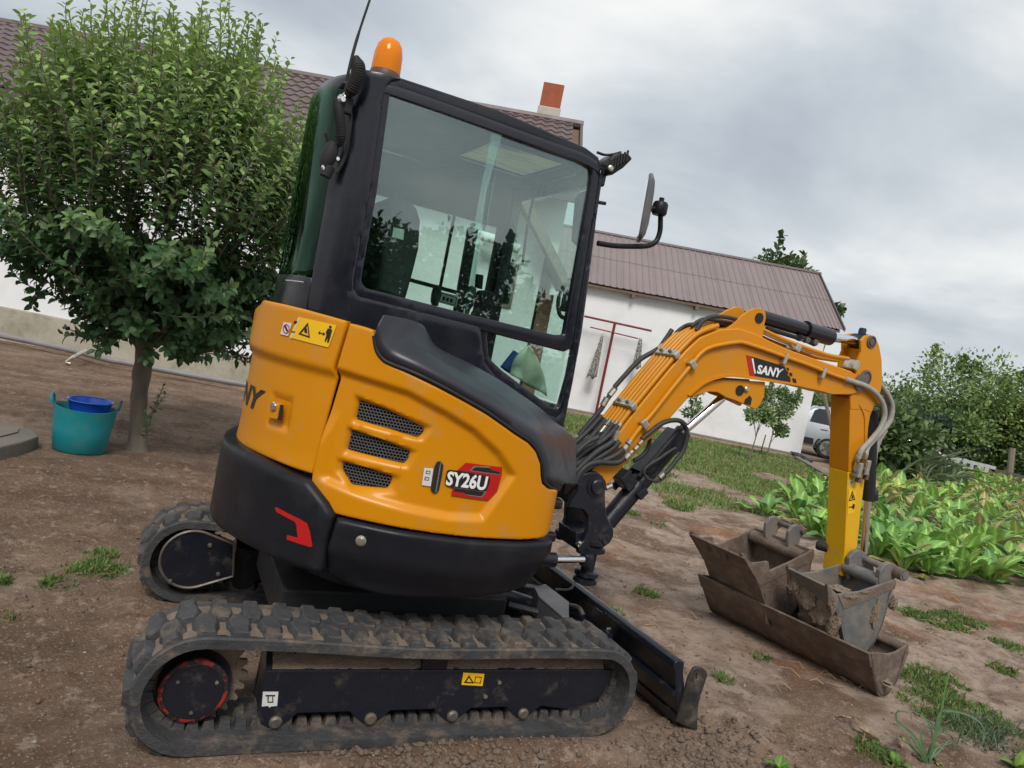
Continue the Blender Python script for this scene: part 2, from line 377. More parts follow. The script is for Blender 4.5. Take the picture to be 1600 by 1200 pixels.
def panel(name, surf, outer, m, parent, holes=(), th=.012, grid=.02, edge=.006, disp=None, off=0, label=None, smooth=50, bevel=0):
    outer = resamp(outer, grid*.8); holes = [resamp(h, grid*.8) for h in holes]
    loops = [outer]+list(holes); V = []; E_ = []
    for L in loops:
        b = len(V); V += L; E_ += [(b+i, b+(i+1) % len(L)) for i in range(len(L))]
    A = np.array(outer); lo = A.min(0); hi = A.max(0)
    gx = np.arange(lo[0]+grid*.37, hi[0], grid); gy = np.arange(lo[1]+grid*.41, hi[1], grid)
    G = np.array([(x+(j % 2)*grid*.5, y) for j, y in enumerate(gy) for x in gx]) if len(gx) and len(gy) else np.zeros((0, 2))
    if edge:
        R2 = []
        for li, L in enumerate(loops):
            a = np.array(L); nx_ = np.roll(a, -1, 0)-np.roll(a, 1, 0); nx_ /= np.maximum(np.linalg.norm(nx_, axis=1), 1e-9)[:, None]
            nn = np.stack([-nx_[:, 1], nx_[:, 0]], 1)
            area = .5*np.sum(a[:, 0]*np.roll(a[:, 1], -1)-np.roll(a[:, 0], -1)*a[:, 1])
            sg = 1 if area > 0 else -1
            if li: sg = -sg
            for dd in (edge*.35, edge): R2.append(a+nn*sg*dd)
        R2 = np.concatenate(R2)
    def inside(P):
        k = pin(P, outer)
        for h in holes: k &= ~pin(P, h)
        return k
    def dist(P):
        d = pdist(P, outer)
        for h in holes: d = np.minimum(d, pdist(P, h))
        return d
    if len(G): G = G[inside(G)]
    if len(G): G = G[dist(G) > max(edge*1.4, grid*.35)]
    if edge: R2 = R2[inside(R2)]; R2 = R2[dist(R2) > edge*.3]; G = np.concatenate([G, R2]) if len(G) else R2
    allv = [Vector(v) for v in V]+[Vector(g) for g in G]
    r_ = delaunay_2d_cdt(allv, E_, [], 0, 1e-6)
    vv = np.array([tuple(x) for x in r_[0]]); fs = r_[2]
    cen = np.array([vv[list(f)].mean(0) for f in fs]); ok = inside(cen)
    fs = [f for f, k in zip(fs, ok) if k]
    d = dist(vv); de = np.zeros(len(vv))
    if edge:
        q = np.clip(1-d/edge, 0, 1); de -= edge*(1-np.sqrt(np.maximum(0, 1-q*q)))
    if disp is not None: de = de+disp(vv)
    top = [surf.pt(x, z, off+o) for (x, z), o in zip(vv, de)]
    mb = MB(); n = len(top)
    a = vv[fs[0][0]]; b = vv[fs[0][1]]; c = vv[fs[0][2]]
    ccw = (b[0]-a[0])*(c[1]-a[1])-(b[1]-a[1])*(c[0]-a[0]) > 0
    F = [f if ccw else f[::-1] for f in fs]
    bot = [surf.pt(x, z, off-th) for x, z in vv]
    from collections import Counter
    ed = {}
    for f in F:
        for i in range(3): ed[(f[i], f[(i+1) % 3])] = 1
    bd = [(a_, b_) for (a_, b_) in ed if (b_, a_) not in ed]
    mb.add(top+bot, F+[tuple(n+i for i in f[::-1]) for f in F]+[(b_, a_, n+a_, n+b_) for a_, b_ in bd])
    return mb.build(name, m, parent, smooth=smooth, label=label, bevel=bevel)
def H(surf, px, off=0): return [surf.hit(u, v, off) for u, v in px]
def decal(name, surf, px, m, parent, off=.0015, th=.001, label=None, holes=(), grid=.03, r=0):
    P = H(surf, px, off)
    if r: P = rounded(P, r)
    return panel(name, surf, P, m, parent, [H(surf, h, off) for h in holes], th=th, grid=grid, edge=0, off=off, label=label)
def textmesh(s, bold=0.0, shear=0.0, font=None):
    cu = bpy.data.curves.new('t', 'FONT'); cu.body = s; cu.offset = bold; cu.resolution_u = 3; cu.shear = shear; cu.fill_mode = 'FRONT' if False else 'BOTH'
    o = bpy.data.objects.new('t', cu); COL.objects.link(o); bpy.context.view_layer.update()
    dg = bpy.context.evaluated_depsgraph_get(); me = bpy.data.meshes.new_from_object(o.evaluated_get(dg))
    v = np.array([tuple(x.co)[:2] for x in me.vertices]); f = [tuple(p.vertices) for p in me.polygons]
    bpy.data.objects.remove(o); bpy.data.curves.remove(cu); bpy.data.meshes.remove(me)
    lo = v.min(0); hi = v.max(0); return (v-lo)/(hi-lo), f
def lettering(name, s, surf, quad, m, parent, off=.003, bold=.0, shear=0.0, label=None):
    """quad: photo px of TL,TR,BR,BL of the word"""
    v, f = textmesh(s, bold, shear); q = [np.array(x, float) for x in quad]; pts = []
    for a, b in v:
        top = q[0]*(1-a)+q[1]*a; bt = q[3]*(1-a)+q[2]*a; p = bt*(1-b)+top*b
        h = surf.hit(p[0], p[1], off); pts.append(surf.pt(h[0], h[1], off))
    ce = sum((Vector(p) for p in pts), Vector())/len(pts)
    a, b, c = (pts[i] for i in f[0][:3]); nrm = (b-a).cross(c-a)
    if nrm.dot(Vector(CP)-ce) < 0: f = [x[::-1] for x in f]
    return MB().add(pts, f).build(name, m, parent, smooth=0, label=label)
# ================================================================ ground
_perm = rng.random((256, 256))
def vnoise(x, y, sd=0):
    x = x+sd*17.3; y = y+sd*9.1
    xi = np.floor(x).astype(int); yi = np.floor(y).astype(int); fx = x-xi; fy = y-yi
    fx = fx*fx*(3-2*fx); fy = fy*fy*(3-2*fy)
    g = lambda a, b: _perm[a % 256, b % 256]
    return (g(xi, yi)*(1-fx)+g(xi+1, yi)*fx)*(1-fy)+(g(xi, yi+1)*(1-fx)+g(xi+1, yi+1)*fx)*fy
def fbm(x, y, sc, octv=4, sd=0):
    a = 0; amp = 1; tot = 0
    for i in range(octv):
        a = a+amp*vnoise(x*sc, y*sc, sd+i); tot += amp; amp *= .55; sc *= 2.03
    return a/tot
def sstep(x, a, b): t = np.clip((x-a)/(b-a), 0, 1); return t*t*(3-2*t)
def axis(lo, hi, st, far, g=1.05):
    c = list(np.arange(lo, hi, st)); s_ = st; x = hi; up = []
    while x < far: up.append(x); s_ *= g; x += s_
    s_ = st; x = lo-st; dn = []
    while x > -far: dn.append(x); s_ *= g; x -= s_
    return np.array(dn[::-1]+c+up)
GRASS_SPOTS = [(atZ(u, v), r) for u, v, r in [(1010, 928, .10), (1190, 1028, .07), (152, 885, .15), (90, 912, .08), (155, 865, .10), (1500, 1120, .32), (1450, 1065, .22), (1470, 975, .22),
              (1500, 970, .2), (1575, 1010, .15), (1565, 1050, .1), (1130, 1065, .06), (15, 960, .03), (960, 965, .07), (985, 800, .12), (1030, 820, .10), (1060, 790, .2), (1430, 960, .14), (5, 905, .05), (1370, 1180, .12)]]
GZ = [tuple(atZ(u, v, 0))[:2] for u, v in ((860, 640), (900, 648), (1250, 716), (1300, 742), (1292, 790), (1255, 812), (1190, 812), (1120, 800), (1060, 800), (1015, 775), (960, 735), (900, 700), (840, 690))]
KP = [(6.1, 3.9), (5.95, 2.3), (6.35, 1.75), (7.6, 1.45), (9.5, 1.2), (13, 1.8), (36, 9), (36, 20.2), (24, 16.3), (13.4, 9.0), (9.0, 5.9)]
def grassmask(x, y):
    P = np.stack([x, y], 1)
    ins = pin(P, GZ); d = pdist(P, GZ); n = fbm(x, y, .9, 4, 3)
    m = np.where(ins, sstep(d, -.05, .7), 0)*sstep(n, .30, .5)
    m = np.maximum(m, sstep(-(x*.428-y)*-1, 17.5, 19.5)*0)
    for p, r in GRASS_SPOTS:
        dd = np.hypot(x-p.x, (y-p.y)); m = np.maximum(m, sstep(r*1.15-dd, 0, r*.8)*sstep(fbm(x, y, 9, 3, 5), .3, .55))
    far = sstep(np.hypot(x-CP[0], y-CP[1]), 24, 38); return np.maximum(m, far*.9)
def kalemask(x, y):
    P = np.stack([x, y], 1); return np.where(pin(P, KP), 1.0, 0.0)
def gheight(x, y):
    dist = np.hypot(x-CP[0], y-CP[1])
    f = 1-sstep(dist, 10, 30)
    h = (fbm(x, y, .55, 3, 1)-.5)*.07*f+(fbm(x, y, 3.0, 5, 2)-.5)*.055*f+(fbm(x*1.0, y*2.2, 10, 5, 8)-.5)*.034*(1-sstep(dist, 6, 14))
    r = fbm(x, y, 6, 3, 12); h += np.maximum(0, r-.60)*.16*(1-sstep(dist, 7, 15)); r = fbm(x, y, 16, 3, 17); h += np.maximum(0, r-.62)*.07*(1-sstep(dist, 4, 9))
    for yc in (-.625, .625):
        bb = (1-sstep(np.abs(y-yc), .13, .18))*sstep(-x, .95, 1.05)*sstep(x, -4.5, -3); h = h-bb*(.006+.0045*np.sin(x*60.4+np.abs(y-yc)*14)*(.4+fbm(x, y, 3, 2, 40)))
    # flat where tracks and blade stand; low ridge pushed up along the near track
    for yc in (-.625, .625):
        q = np.maximum(np.abs(x)-.92, 0)**2+np.maximum(np.abs(y-yc)-.17, 0)**2
        k = 1-sstep(np.sqrt(q), 0, .16); h = h*(1-k)+(.017)*k
    h += .032*np.exp(-((y+.83-.02*np.sin(x*5))/.045)**2)*sstep(-x, -.95, -.7)*sstep(x, -.75, -.45)*(.5+fbm(x, y, 9, 3, 4))
    # lifted loose soil in front of the track and under the blade
    h += .035*np.exp(-(((x-1.22)/.14)**2+((y+.9)/.25)**2))*fbm(x, y, 8, 3, 6)*1.6
    for u, v, r_ in ((125, 712, .35), (212, 702, .3), (30, 690, .5)):
        p = atZ(u, v); k = 1-sstep(np.hypot(x-p.x, y-p.y), r_*.7, r_*1.6); h = h*(1-k)
    k = 1-sstep(np.hypot((x-2.7)/.75, (y-.1)/.95), .8, 1.4); h = h*(1-k)
    km = np.array(kalemask(x, y)); h += km*.02
    return h
gx = axis(-3.2, 3.7, .028, 1100, 1.045); gy = axis(-1.9, 3.2, .028, 1100, 1.045)
GX, GY = np.meshgrid(gx, gy); xs = GX.ravel(); ys = GY.ravel(); zs = gheight(xs, ys)
nx_, ny_ = len(gx), len(gy)
me = bpy.data.meshes.new('ground'); me.vertices.add(len(xs)); me.vertices.foreach_set('co', np.stack([xs, ys, zs], 1).ravel())
ii = np.arange(nx_*ny_).reshape(ny_, nx_); qd = np.stack([ii[:-1, :-1], ii[:-1, 1:], ii[1:, 1:], ii[1:, :-1]], -1).reshape(-1, 4)
me.loops.add(qd.size); me.loops.foreach_set('vertex_index', qd.ravel()); me.polygons.add(len(qd))
me.polygons.foreach_set('loop_start', np.arange(0, qd.size, 4)); me.polygons.foreach_set('use_smooth', np.ones(len(qd), bool)); me.update(); me.validate()
gm = grassmask(xs, ys); dry = .35*sstep(fbm(xs, ys, 1.3, 4, 21), .55, .65); dry = np.maximum(dry, sstep(xs+.15*ys, .7, 2.2)*sstep(fbm(xs, ys, 2.2, 4, 23), .36, .50))
dz = np.zeros(len(xs))
for u, v, r_, k in [(990, 790, .5, 1), (1060, 780, .4, 1), (960, 860, .45, .8), (1160, 840, .7, 1), (1500, 940, .8, .9), (1230, 1030, .35, .9), (1350, 960, .6, .7), (1340, 1060, .2, .8), (1560, 960, .8, .8), (1480, 760, 6, .8), (1240, 790, 1, .6), (1270, 740, 2, .8)]:
    p = atZ(u, v); dz = np.maximum(dz, k*(1-sstep(np.hypot(xs-p.x, ys-p.y), r_*.4, r_)))
ca = me.color_attributes.new('mask', 'FLOAT_COLOR', 'POINT')
ca.data.foreach_set('color', np.stack([gm, dz*sstep(fbm(xs, ys, 7, 4, 31), .38, .6), dry, np.ones(len(xs))], 1).ravel())
gmat = bpy.data.materials.new('garden_soil'); gmat.use_nodes = True; t = gmat.node_tree; t.nodes.clear()
def gn(tp, **k):
    n = t.nodes.new(tp)
    for a, b in k.items(): setattr(n, a, b)
    return n
go = gn('ShaderNodeOutputMaterial'); gb = gn('ShaderNodeBsdfPrincipled'); gb.inputs['Roughness'].default_value = .95; gb.inputs['Specular IOR Level'].default_value = .2
gg = gn('ShaderNodeNewGeometry'); ga = gn('ShaderNodeAttribute'); ga.attribute_name = 'mask'; gs = gn('ShaderNodeSeparateColor'); t.links.new(ga.outputs[0], gs.inputs[0])
def gnoise(sc, det=6, ro=.6, st=None):
    n = gn('ShaderNodeTexNoise'); n.inputs['Scale'].default_value = sc; n.inputs['Detail'].default_value = det; n.inputs['Roughness'].default_value = ro
    if st:
        m = gn('ShaderNodeMapping'); m.inputs['Scale'].default_value = st; m.inputs['Rotation'].default_value = (0, 0, R(24)); t.links.new(gg.outputs[0], m.inputs[0]); t.links.new(m.outputs[0], n.inputs[0])
    else: t.links.new(gg.outputs[0], n.inputs[0])
    return n.outputs[0]
def gramp(s, a, b, c=0, d=1):
    r = gn('ShaderNodeMapRange'); r.inputs[1].default_value = a; r.inputs[2].default_value = b; r.inputs[3].default_value = c; r.inputs[4].default_value = d; t.links.new(s, r.inputs[0]); return r.outputs[0]
def gmix(f, a, b, bt='MIX'):
    x = gn('ShaderNodeMix', data_type='RGBA', blend_type=bt)
    for s, i in ((f, 0), (a, 6), (b, 7)):
        if isinstance(s, bpy.types.NodeSocket): t.links.new(s, x.inputs[i])
        elif i == 0: x.inputs[0].default_value = s
        else: x.inputs[i].default_value = (*s, 1)
    return x.outputs[2]
def gmul(a, b):
    x = gn('ShaderNodeMath', operation='MULTIPLY'); t.links.new(a, x.inputs[0])
    if isinstance(b, bpy.types.NodeSocket): t.links.new(b, x.inputs[1])
    else: x.inputs[1].default_value = b
    return x.outputs[0]
c_ = gmix(gramp(gnoise(1.1, 8, .62, (1, 2.2, 1)), .40, .62), (.135, .084, .054), (.250, .168, .114))
c_ = gmix(gramp(gnoise(48, 6, .75), .48, .60, 0, .6), c_, (.10, .068, .050))
c_ = gmix(gramp(gnoise(5.5, 9, .7), .52, .68, 0, .75), c_, (.095, .062, .046))
c_ = gmix(gramp(gnoise(14, 6, .6), .56, .66, 0, .5), c_, (.40, .31, .25))
c_ = gmix(gmul(gs.outputs[2], gramp(gnoise(6, 9, .75), .38, .58, .1, .92)), c_, (.41, .315, .25))
c_ = gmix(gramp(gnoise(90, 3, .5), .58, .68, 0, .6), c_, (.42, .34, .28))
c_ = gmix(gmul(gs.outputs[1], gramp(gnoise(26, 6, .7), .38, .56, 0, .85)), c_, (.26, .10, .045))
c_ = gmix(gmul(gs.outputs[1], gramp(gnoise(55, 4, .7), .55, .64, 0, .8)), c_, (.42, .27, .12))
gcol = gmix(gramp(gnoise(2.2, 6, .65), .4, .62), (.08, .13, .032), (.19, .18, .075))
c_ = gmix(gmul(gs.outputs[0], gramp(gnoise(9, 8, .75), .30, .58, .25, .9)), c_, gcol)
t.links.new(c_, gb.inputs[0])
gbm = gn('ShaderNodeBump'); gbm.inputs['Strength'].default_value = .85; gbm.inputs['Distance'].default_value = .026
ad = gn('ShaderNodeMath', operation='ADD'); t.links.new(gnoise(28, 8, .72), ad.inputs[0]); t.links.new(gmul(gnoise(110, 4, .6), .35), ad.inputs[1])
t.links.new(ad.outputs[0], gbm.inputs['Height']); t.links.new(gbm.outputs[0], gb.inputs['Normal']); t.links.new(gb.outputs[0], go.inputs[0])
me.materials.append(gmat)
ground = bpy.data.objects.new('ground', me); COL.objects.link(ground); finish(ground, 'bare brown garden soil with patchy green grass', None, None, 'structure')
def gz(x, y): return float(gheight(np.array([float(x)]), np.array([float(y)]))[0])

# ================================================================ house on the left
class Frame:
    def __init__(s, A, B, tilt=0):
        s.A = Vector((A[0], A[1], 0)); s.d = Vector((B[0]-A[0], B[1]-A[1], 0)).normalized(); s.n = Vector((s.d.y, -s.d.x, 0)); s.t = tilt
    def __call__(s, a, off, z): return s.A+s.d*a+s.n*off+Vector((0, 0, z+(s.t*a if z > 1.5 else 0)))
    def box(s, mb, a0, a1, o0, o1, z0, z1, mi=0):
        vs = [s(a, o, z) for z in (z0, z1) for a, o in ((a0, o0), (a1, o0), (a1, o1), (a0, o1))]
        return mb.add(vs, [(0, 3, 2, 1)[::-1], (4, 5, 6, 7)[::-1], (0, 1, 5, 4)[::-1], (1, 2, 6, 5)[::-1], (2, 3, 7, 6)[::-1], (3, 0, 4, 7)[::-1]], mi)
F1 = Frame((-3.29, 11.2), (.32, 9.58), .028)
house = thing('house', 'long white house with brown tiled roof and orange chimney behind the fruit tree', 'house', F1(1, -3, 0))
mb = MB(); F1.box(mb, -9, 8.52, -6.5, 0, .5, 3.85); mb.build('wall', wall_w, house, smooth=0)
mb = MB(); F1.box(mb, -9.05, 8.57, -6.55, .05, -.2, .53); mb.build('plinth', plinth, house, smooth=0, bevel=.02)
mb = MB(); mb.prism([F1(8.53, 0, 3.85), F1(8.53, -3.2, 5.72), F1(8.53, -6.5, 3.85)], F1.d*-.2); mb.build('gable', wall_w, house, smooth=0)
E0 = (.55, 3.80); E1 = (-3.1, 5.84)      # (off,z) of eave and ridge
sl_ = math.hypot(E1[0]-E0[0], E1[1]-E0[1])
mb = MB(); mb.prism([F1(-9.5, .53, 3.72), F1(-9.5, .53, 3.76), F1(-9.5, -3.1, 5.78), F1(-9.5, -6.9, 3.74), F1(-9.5, -6.9, 3.70), F1(-9.5, -3.1, 5.66)], F1(8.62, 0, 3)-F1(-9.5, 0, 3)); mb.build('roof_deck', soff, house, smooth=0)
mb = MB(); F1.box(mb, -9.5, 8.6, .53, .60, 3.60, 3.82); mb.build('fascia_gutter', sheetd, house, smooth=0, bevel=.01)
mb = MB(); mb.tube([F1(-9.5, -3.1, 5.88), F1(8.66, -3.1, 5.88)], .09, 8); mb.build('ridge_cap', tile, house)
mb = MB(); mb.prism([F1(8.60, .58, 3.68), F1(8.60, .58, 3.86), F1(8.60, -3.1, 5.93), F1(8.60, -3.1, 5.73)], F1.d*.05); mb.prism([F1(8.60, -3.1, 5.73), F1(8.60, -3.1, 5.93), F1(8.60, -6.9, 3.86), F1(8.60, -6.9, 3.68)], F1.d*.05); mb.build('verge_board', sheetd, house, smooth=0)
# pressed tiles: one tile unit = 0.21 wide, 0.36 up the slope
TW, TL_ = .21, .36
def tileverts(n=1):
    vs = []; fs = []
    for k in range(n):
        b = len(vs); cols = 7
        for i in range(cols):
            u = i/(cols-1); h = .020*math.cos(2*math.pi*u)
            cv = -.018*math.cos(2*math.pi*u)       # scalloped lower edge
            x = k*TW+u*TW
            vs += [(x, cv, h-.006), (x, cv, h+.026), (x, TL_*.5, h+.010), (x, TL_*1.06, h)]
        for i in range(cols-1):
            for j in range(3): a = b+i*4+j; fs.append((a, a+4, a+5, a+1))
    return vs, fs
upv = (F1(0, E1[0], E1[1])-F1(0, E0[0], E0[1])).normalized(); nr = F1.d.cross(upv).normalized()
def tmat(a, r): 
    o = F1(a, E0[0]+.06, E0[1]+.02)+upv*(r*TL_)
    m = Matrix.Identity(4)
    for i in range(3): m[i][0], m[i][1], m[i][2], m[i][3] = F1.d[i], upv[i], nr[i], o[i]
    return m
v1, f1 = tileverts(1); tme = bpy.data.meshes.new('tile'); tme.from_pydata(v1, [], f1); tme.materials.append(tile); tme.polygons.foreach_set('use_smooth', [True]*len(f1)); tme.set_sharp_from_angle(angle=R(50)); tme.update()
rest = MB(); nrow = int(sl_/TL_)+1; cnt = 0; na = int((8.6+9.4)/TW)
for k in range(na):
    a = -9.4+k*TW
    for r in range(nrow):
        want = (2.9 < a < 4.75) or (-3.9 < a < -2.5 and r < 9)
        m = tmat(a+(r % 2)*0, r)
        if want and cnt < 295:
            o = bpy.data.objects.new('tile', tme); COL.objects.link(o); m2 = m.copy(); o.parent = house; m2.translation = m.translation-house.location; o.matrix_local = m2; cnt += 1
        else:
            rest.add([m@Vector(v) for v in v1], f1)
o = rest.build('roof_tiling', tile, house, smooth=50); o['kind'] = 'stuff'
mb = MB(); mb.prism([F1(-9.45, -3.12, 5.86), F1(-9.45, -6.95, 3.80), F1(-9.45, -6.95, 3.76), F1(-9.45, -3.12, 5.82)], F1(8.62, 0, 3)-F1(-9.45, 0, 3)); mb.build('rear_roof_slope', tile, house, smooth=0)
mb = MB(); F1.box(mb, 7.70, 8.16, -3.60, -3.14, 5.4, 6.145); chb = mb.build('chimney', mort, house, smooth=0, bevel=.02)
mb = MB(); F1.box(mb, 7.72, 8.14, -3.58, -3.16, 6.14, 6.62); mb.build('chimney_shaft', brick, chb, smooth=0, bevel=.012)
mb = MB(); F1.box(mb, 7.80, 8.06, -3.50, -3.24, 6.62, 6.625); mb.build('flue_opening', mblk, chb, smooth=0)
# annex seen through the cab
F3 = Frame(tuple(F1(7.35, .9, 0))[:2], tuple(F1(9.0, .9, 0))[:2])
annex = thing('annex', 'small white gabled annex with a narrow window seen through the cab glass', 'annex', F3(.5, 0, 0))
mb = MB(); mb.prism([F3(0, 0, -.1), F3(.95, 0, -.1), F3(.95, 0, 2.95), F3(.35, 0, 3.62), F3(0, 0, 3.3)], F3.n*-.9); mb.build('wall', wall_w, annex, smooth=0)
mb = MB(); mb.prism([F3(1.28, .45, 2.50), F3(1.28, .45, 2.62), F3(.35, .45, 3.80), F3(.35, .45, 3.66)], F3.n*-1.4); mb.prism([F3(-.08, .45, 3.24), F3(-.08, .45, 3.36), F3(.34, .45, 3.80), F3(.34, .45, 3.66)], F3.n*-1.4); mb.build('roof', soff, annex, smooth=0)
mb = MB(); mb.prism([F3(1.31, .47, 2.46), F3(1.31, .47, 2.66), F3(.35, .47, 3.86), F3(.35, .47, 3.66)], F3.n*-.04); mb.build('verge_board', wood, annex, smooth=0)
mb = MB(); F3.box(mb, .30, .60, -.02, .03, 2.05, 2.72); wf = mb.build('window_frame', wood, annex, smooth=0)
mb = MB(); F3.box(mb, .34, .56, .0, .034, 2.10, 2.67); mb.build('pane', glr, wf, smooth=0)
mb = MB(); F3.box(mb, 1.0, 1.22, -.9, -.35, -.1, 2.4); mb.build('brick_pier', mat('dull_brick', (.30, .14, .09), .9, c2=(.20, .12, .09), scale=9), annex, smooth=0, bevel=.01)
mb = MB(); mb.tube(spline([F3(-.2, .25, 3.0), F3(.2, .27, 2.97), F3(.55, .27, 2.90)], 5), .07, 10); mb.build('flue_pipe', wall_w, annex)
# pipe along the plinth and kerb
g = [atZ(u, v, .12) for u, v in ((-60, 512), (0, 524), (60, 536), (120, 549), (170, 562), (205, 568), (250, 577), (320, 590), (395, 603))]
pp = MB().tube(spline(g, 5), .045, 10).build('drain_pipe', pipeg, None, loc=g[3]); finish(pp, 'grey plastic pipe lying along the foot of the white house wall', 'pipe')
mb = MB(); mb.tube(spline([atZ(104, 566, .03), atZ(118, 556, .14), atZ(134, 548, .2)], 4), .03, 8); mb.tube([atZ(104, 566, .03), atZ(110, 568, .02)], .035, 8)
finish(mb.build('pipe_clamp', zinc, None, loc=atZ(118, 556)), 'small metal pipe stub crossing the grey drain pipe', 'pipe fitting')
# concrete rim at the left edge
sb = thing('concrete_well_cover', 'old concrete slab frame lying on the soil at the left edge of the picture', 'concrete slab', atZ(5, 680))
P0 = [atZ(u, v, .10) for u, v in ((-40, 700), (0, 698), (36, 690), (61, 681), (52, 672), (30, 664), (0, 656), (-40, 650))]
MB().prism([p-Vector((0, 0, .12)) for p in P0], (0, 0, .12)).build('rim', conc, sb, smooth=0, bevel=.012)
P1 = [atZ(u, v, .108) for u, v in ((-40, 684), (0, 682), (28, 675), (30, 669), (12, 663), (-40, 656))]
MB().prism([p-Vector((0, 0, .002)) for p in P1], (0, 0, .004)).build('sunken_centre', base_m, sb, smooth=0)

# ================================================================ barn
F2 = Frame((10.26, 16.31), (16.63, 13.3), .012)
barn = thing('barn', 'long white barn with faded brown corrugated roof behind the digger boom', 'barn', F2(3, -3, 0))
mb = MB(); F2.box(mb, -7, 7.04, -6, 0, -.1, 3.86); mb.prism([F2(7.03, 0, 3.8), F2(7.03, -3, 5.75), F2(7.03, -6, 3.8)], F2.d*-.2); mb.build('wall', wall_w, barn, smooth=0)
mb = MB(); F2.box(mb, -7, 7.3, -.05, .35, -.3, .05); mb.build('footing', base_m, barn, smooth=0, bevel=.02)
b0 = (.30, 3.80); b1 = (-2.55, 5.72)
upb = (F2(0, b1[0], b1[1])-F2(0, b0[0], b0[1])); Lb = upb.length; upb.normalize(); nb = F2.d.cross(upb).normalized()
mb = MB(); mb.prism([F2(-7.2, .26, 3.70), F2(-7.2, .26, 3.76), F2(-7.2, -2.55, 5.66), F2(-7.2, -5.9, 3.7), F2(-7.2, -5.9, 3.6), F2(-7.2, -2.55, 5.55)], F2(7.3, 0, 3)-F2(-7.2, 0, 3)); mb.build('roof_deck', soff, barn, smooth=0)
for k in range(8):
    mb = MB(); F2.box(mb, -6.5+k*1.9, -6.4+k*1.9, 0, .27, 3.60, 3.70); mb.build('rafter_end', soff, barn, smooth=0)
def sheetmesh(Ls):
    vs = []; fs = []; nr_ = 5
    prof = [(0, 0), (.05, 0), (.065, .022), (.09, .022), (.105, 0), (.2, 0)]
    xs_ = [(i*.2+x, z) for i in range(5) for x, z in prof[:-1]]+[(1.0, 0)]
    for x, z in xs_: vs += [(x, 0, z), (x, Ls, z), (x, 0, z-.006)]
    n = len(xs_)
    for i in range(n-1): a = i*3; fs += [(a, a+3, a+4, a+1), (a+2, a+5, a+3, a)]
    me = bpy.data.meshes.new('roof_sheet'); me.from_pydata(vs, [], fs); me.materials.append(sheet); me.update(); return me
sm1 = sheetmesh(Lb*.52); sm2 = sheetmesh(Lb*.5)
for k in range(15):
    for r, sm in ((0, sm1), (1, sm2)):
        o = bpy.data.objects.new('roof_sheet', sm); COL.objects.link(o); o.parent = barn
        p = F2(-7.25+k*1.0-.002, b0[0], b0[1])+upb*(r*Lb*.5)+nb*(.008 if r == 0 else .018)
        m = Matrix.Identity(4)
        for i in range(3): m[i][0], m[i][1], m[i][2], m[i][3] = F2.d[i], upb[i], nb[i], (p-barn.location)[i]
        if k == 14: m = m@Matrix.Diagonal((.62, 1, 1, 1))
        o.matrix_local = m
for r in (.02, .27, .5, .75, .97):
    pass
mb = MB(); mb.tube([F2(-7.3, -2.58, 5.76), F2(7.45, -2.58, 5.76)], .07, 8); mb.build('ridge_cap', sheetd, barn)
mb = MB(); mb.prism([F2(7.38, .33, 3.76), F2(7.38, .33, 3.86), F2(7.38, -2.55, 5.80), F2(7.38, -2.55, 5.64)], F2.d*.04); mb.build('verge_trim', sheetd, barn, smooth=0)
mb = MB(); mb.prism([F2(-7.3, -2.6, 5.74), F2(-7.3, -6.1, 3.72), F2(-7.3, -6.1, 3.68), F2(-7.3, -2.6, 5.70)], F2(7.4, 0, 3)-F2(-7.3, 0, 3)); mb.build('rear_roof_slope', sheet, barn, smooth=0)

# clothes rack with two hung cloths in front of the barn
def onbarn(u, v, off): return atP(u, v, F2(0, off, 0), F2.n)
rk = thing('clothes_line_post', 'dark red steel clothes line post with two cross bars before the barn wall', 'clothes post', onbarn(933, 636, .45))
b_ = onbarn(933, 636, .45); tp = onbarn(961, 504, .45); b_.z = -.05
MB().tube([b_, tp], .045, 6).build('post', redp, rk, smooth=0)
MB().tube([onbarn(913, 494, .45), onbarn(1018, 517, .45)], .035, 6).build('cross_bar', redp, rk, smooth=0)
MB().tube([onbarn(922, 511, .5), onbarn(997, 529, .5)], .02, 6).build('cross_bar', redp, rk, smooth=0)
def hung(px_top, px_bot, wt, wb, m, label):
    mb = MB(); a = onbarn(*px_top, .52); b = onbarn(*px_bot, .52); n = 9; vs = []; fs = []
    for i in range(11):
        t_ = i/10
        for j in range(n):
            q = j/(n-1)-.5; c = a.lerp(b, t_)
            vs.append(c+F2.d*(q*(wt+(wb-wt)*t_))+F2.n*(.03*math.sin(j*1.9+t_*2)*(.3+t_))+Vector((0, 0, -.05*math.cos(j*1.3)*t_)))
    for i in range(10):
        for j in range(n-1): k = i*n+j; fs.append((k, k+1, k+n+1, k+n))
    mb.add(vs, fs); o = mb.build('hung_cloth', m, None, loc=a, solid=.01); finish(o, label, 'cloth')
hung((942, 522), (924, 590), .06, .30, clothp, 'grey patterned cloth hanging from the red post, left of the pole')
hung((1001, 528), (994, 575), .08, .28, clothp, 'pale patterned cloth hanging right of the pole behind the boom')
# ================================================================ excavator
EX = thing('mini_excavator', 'yellow and black mini excavator on rubber tracks with its boom stretched to the right', 'excavator', (0, 0, 0))
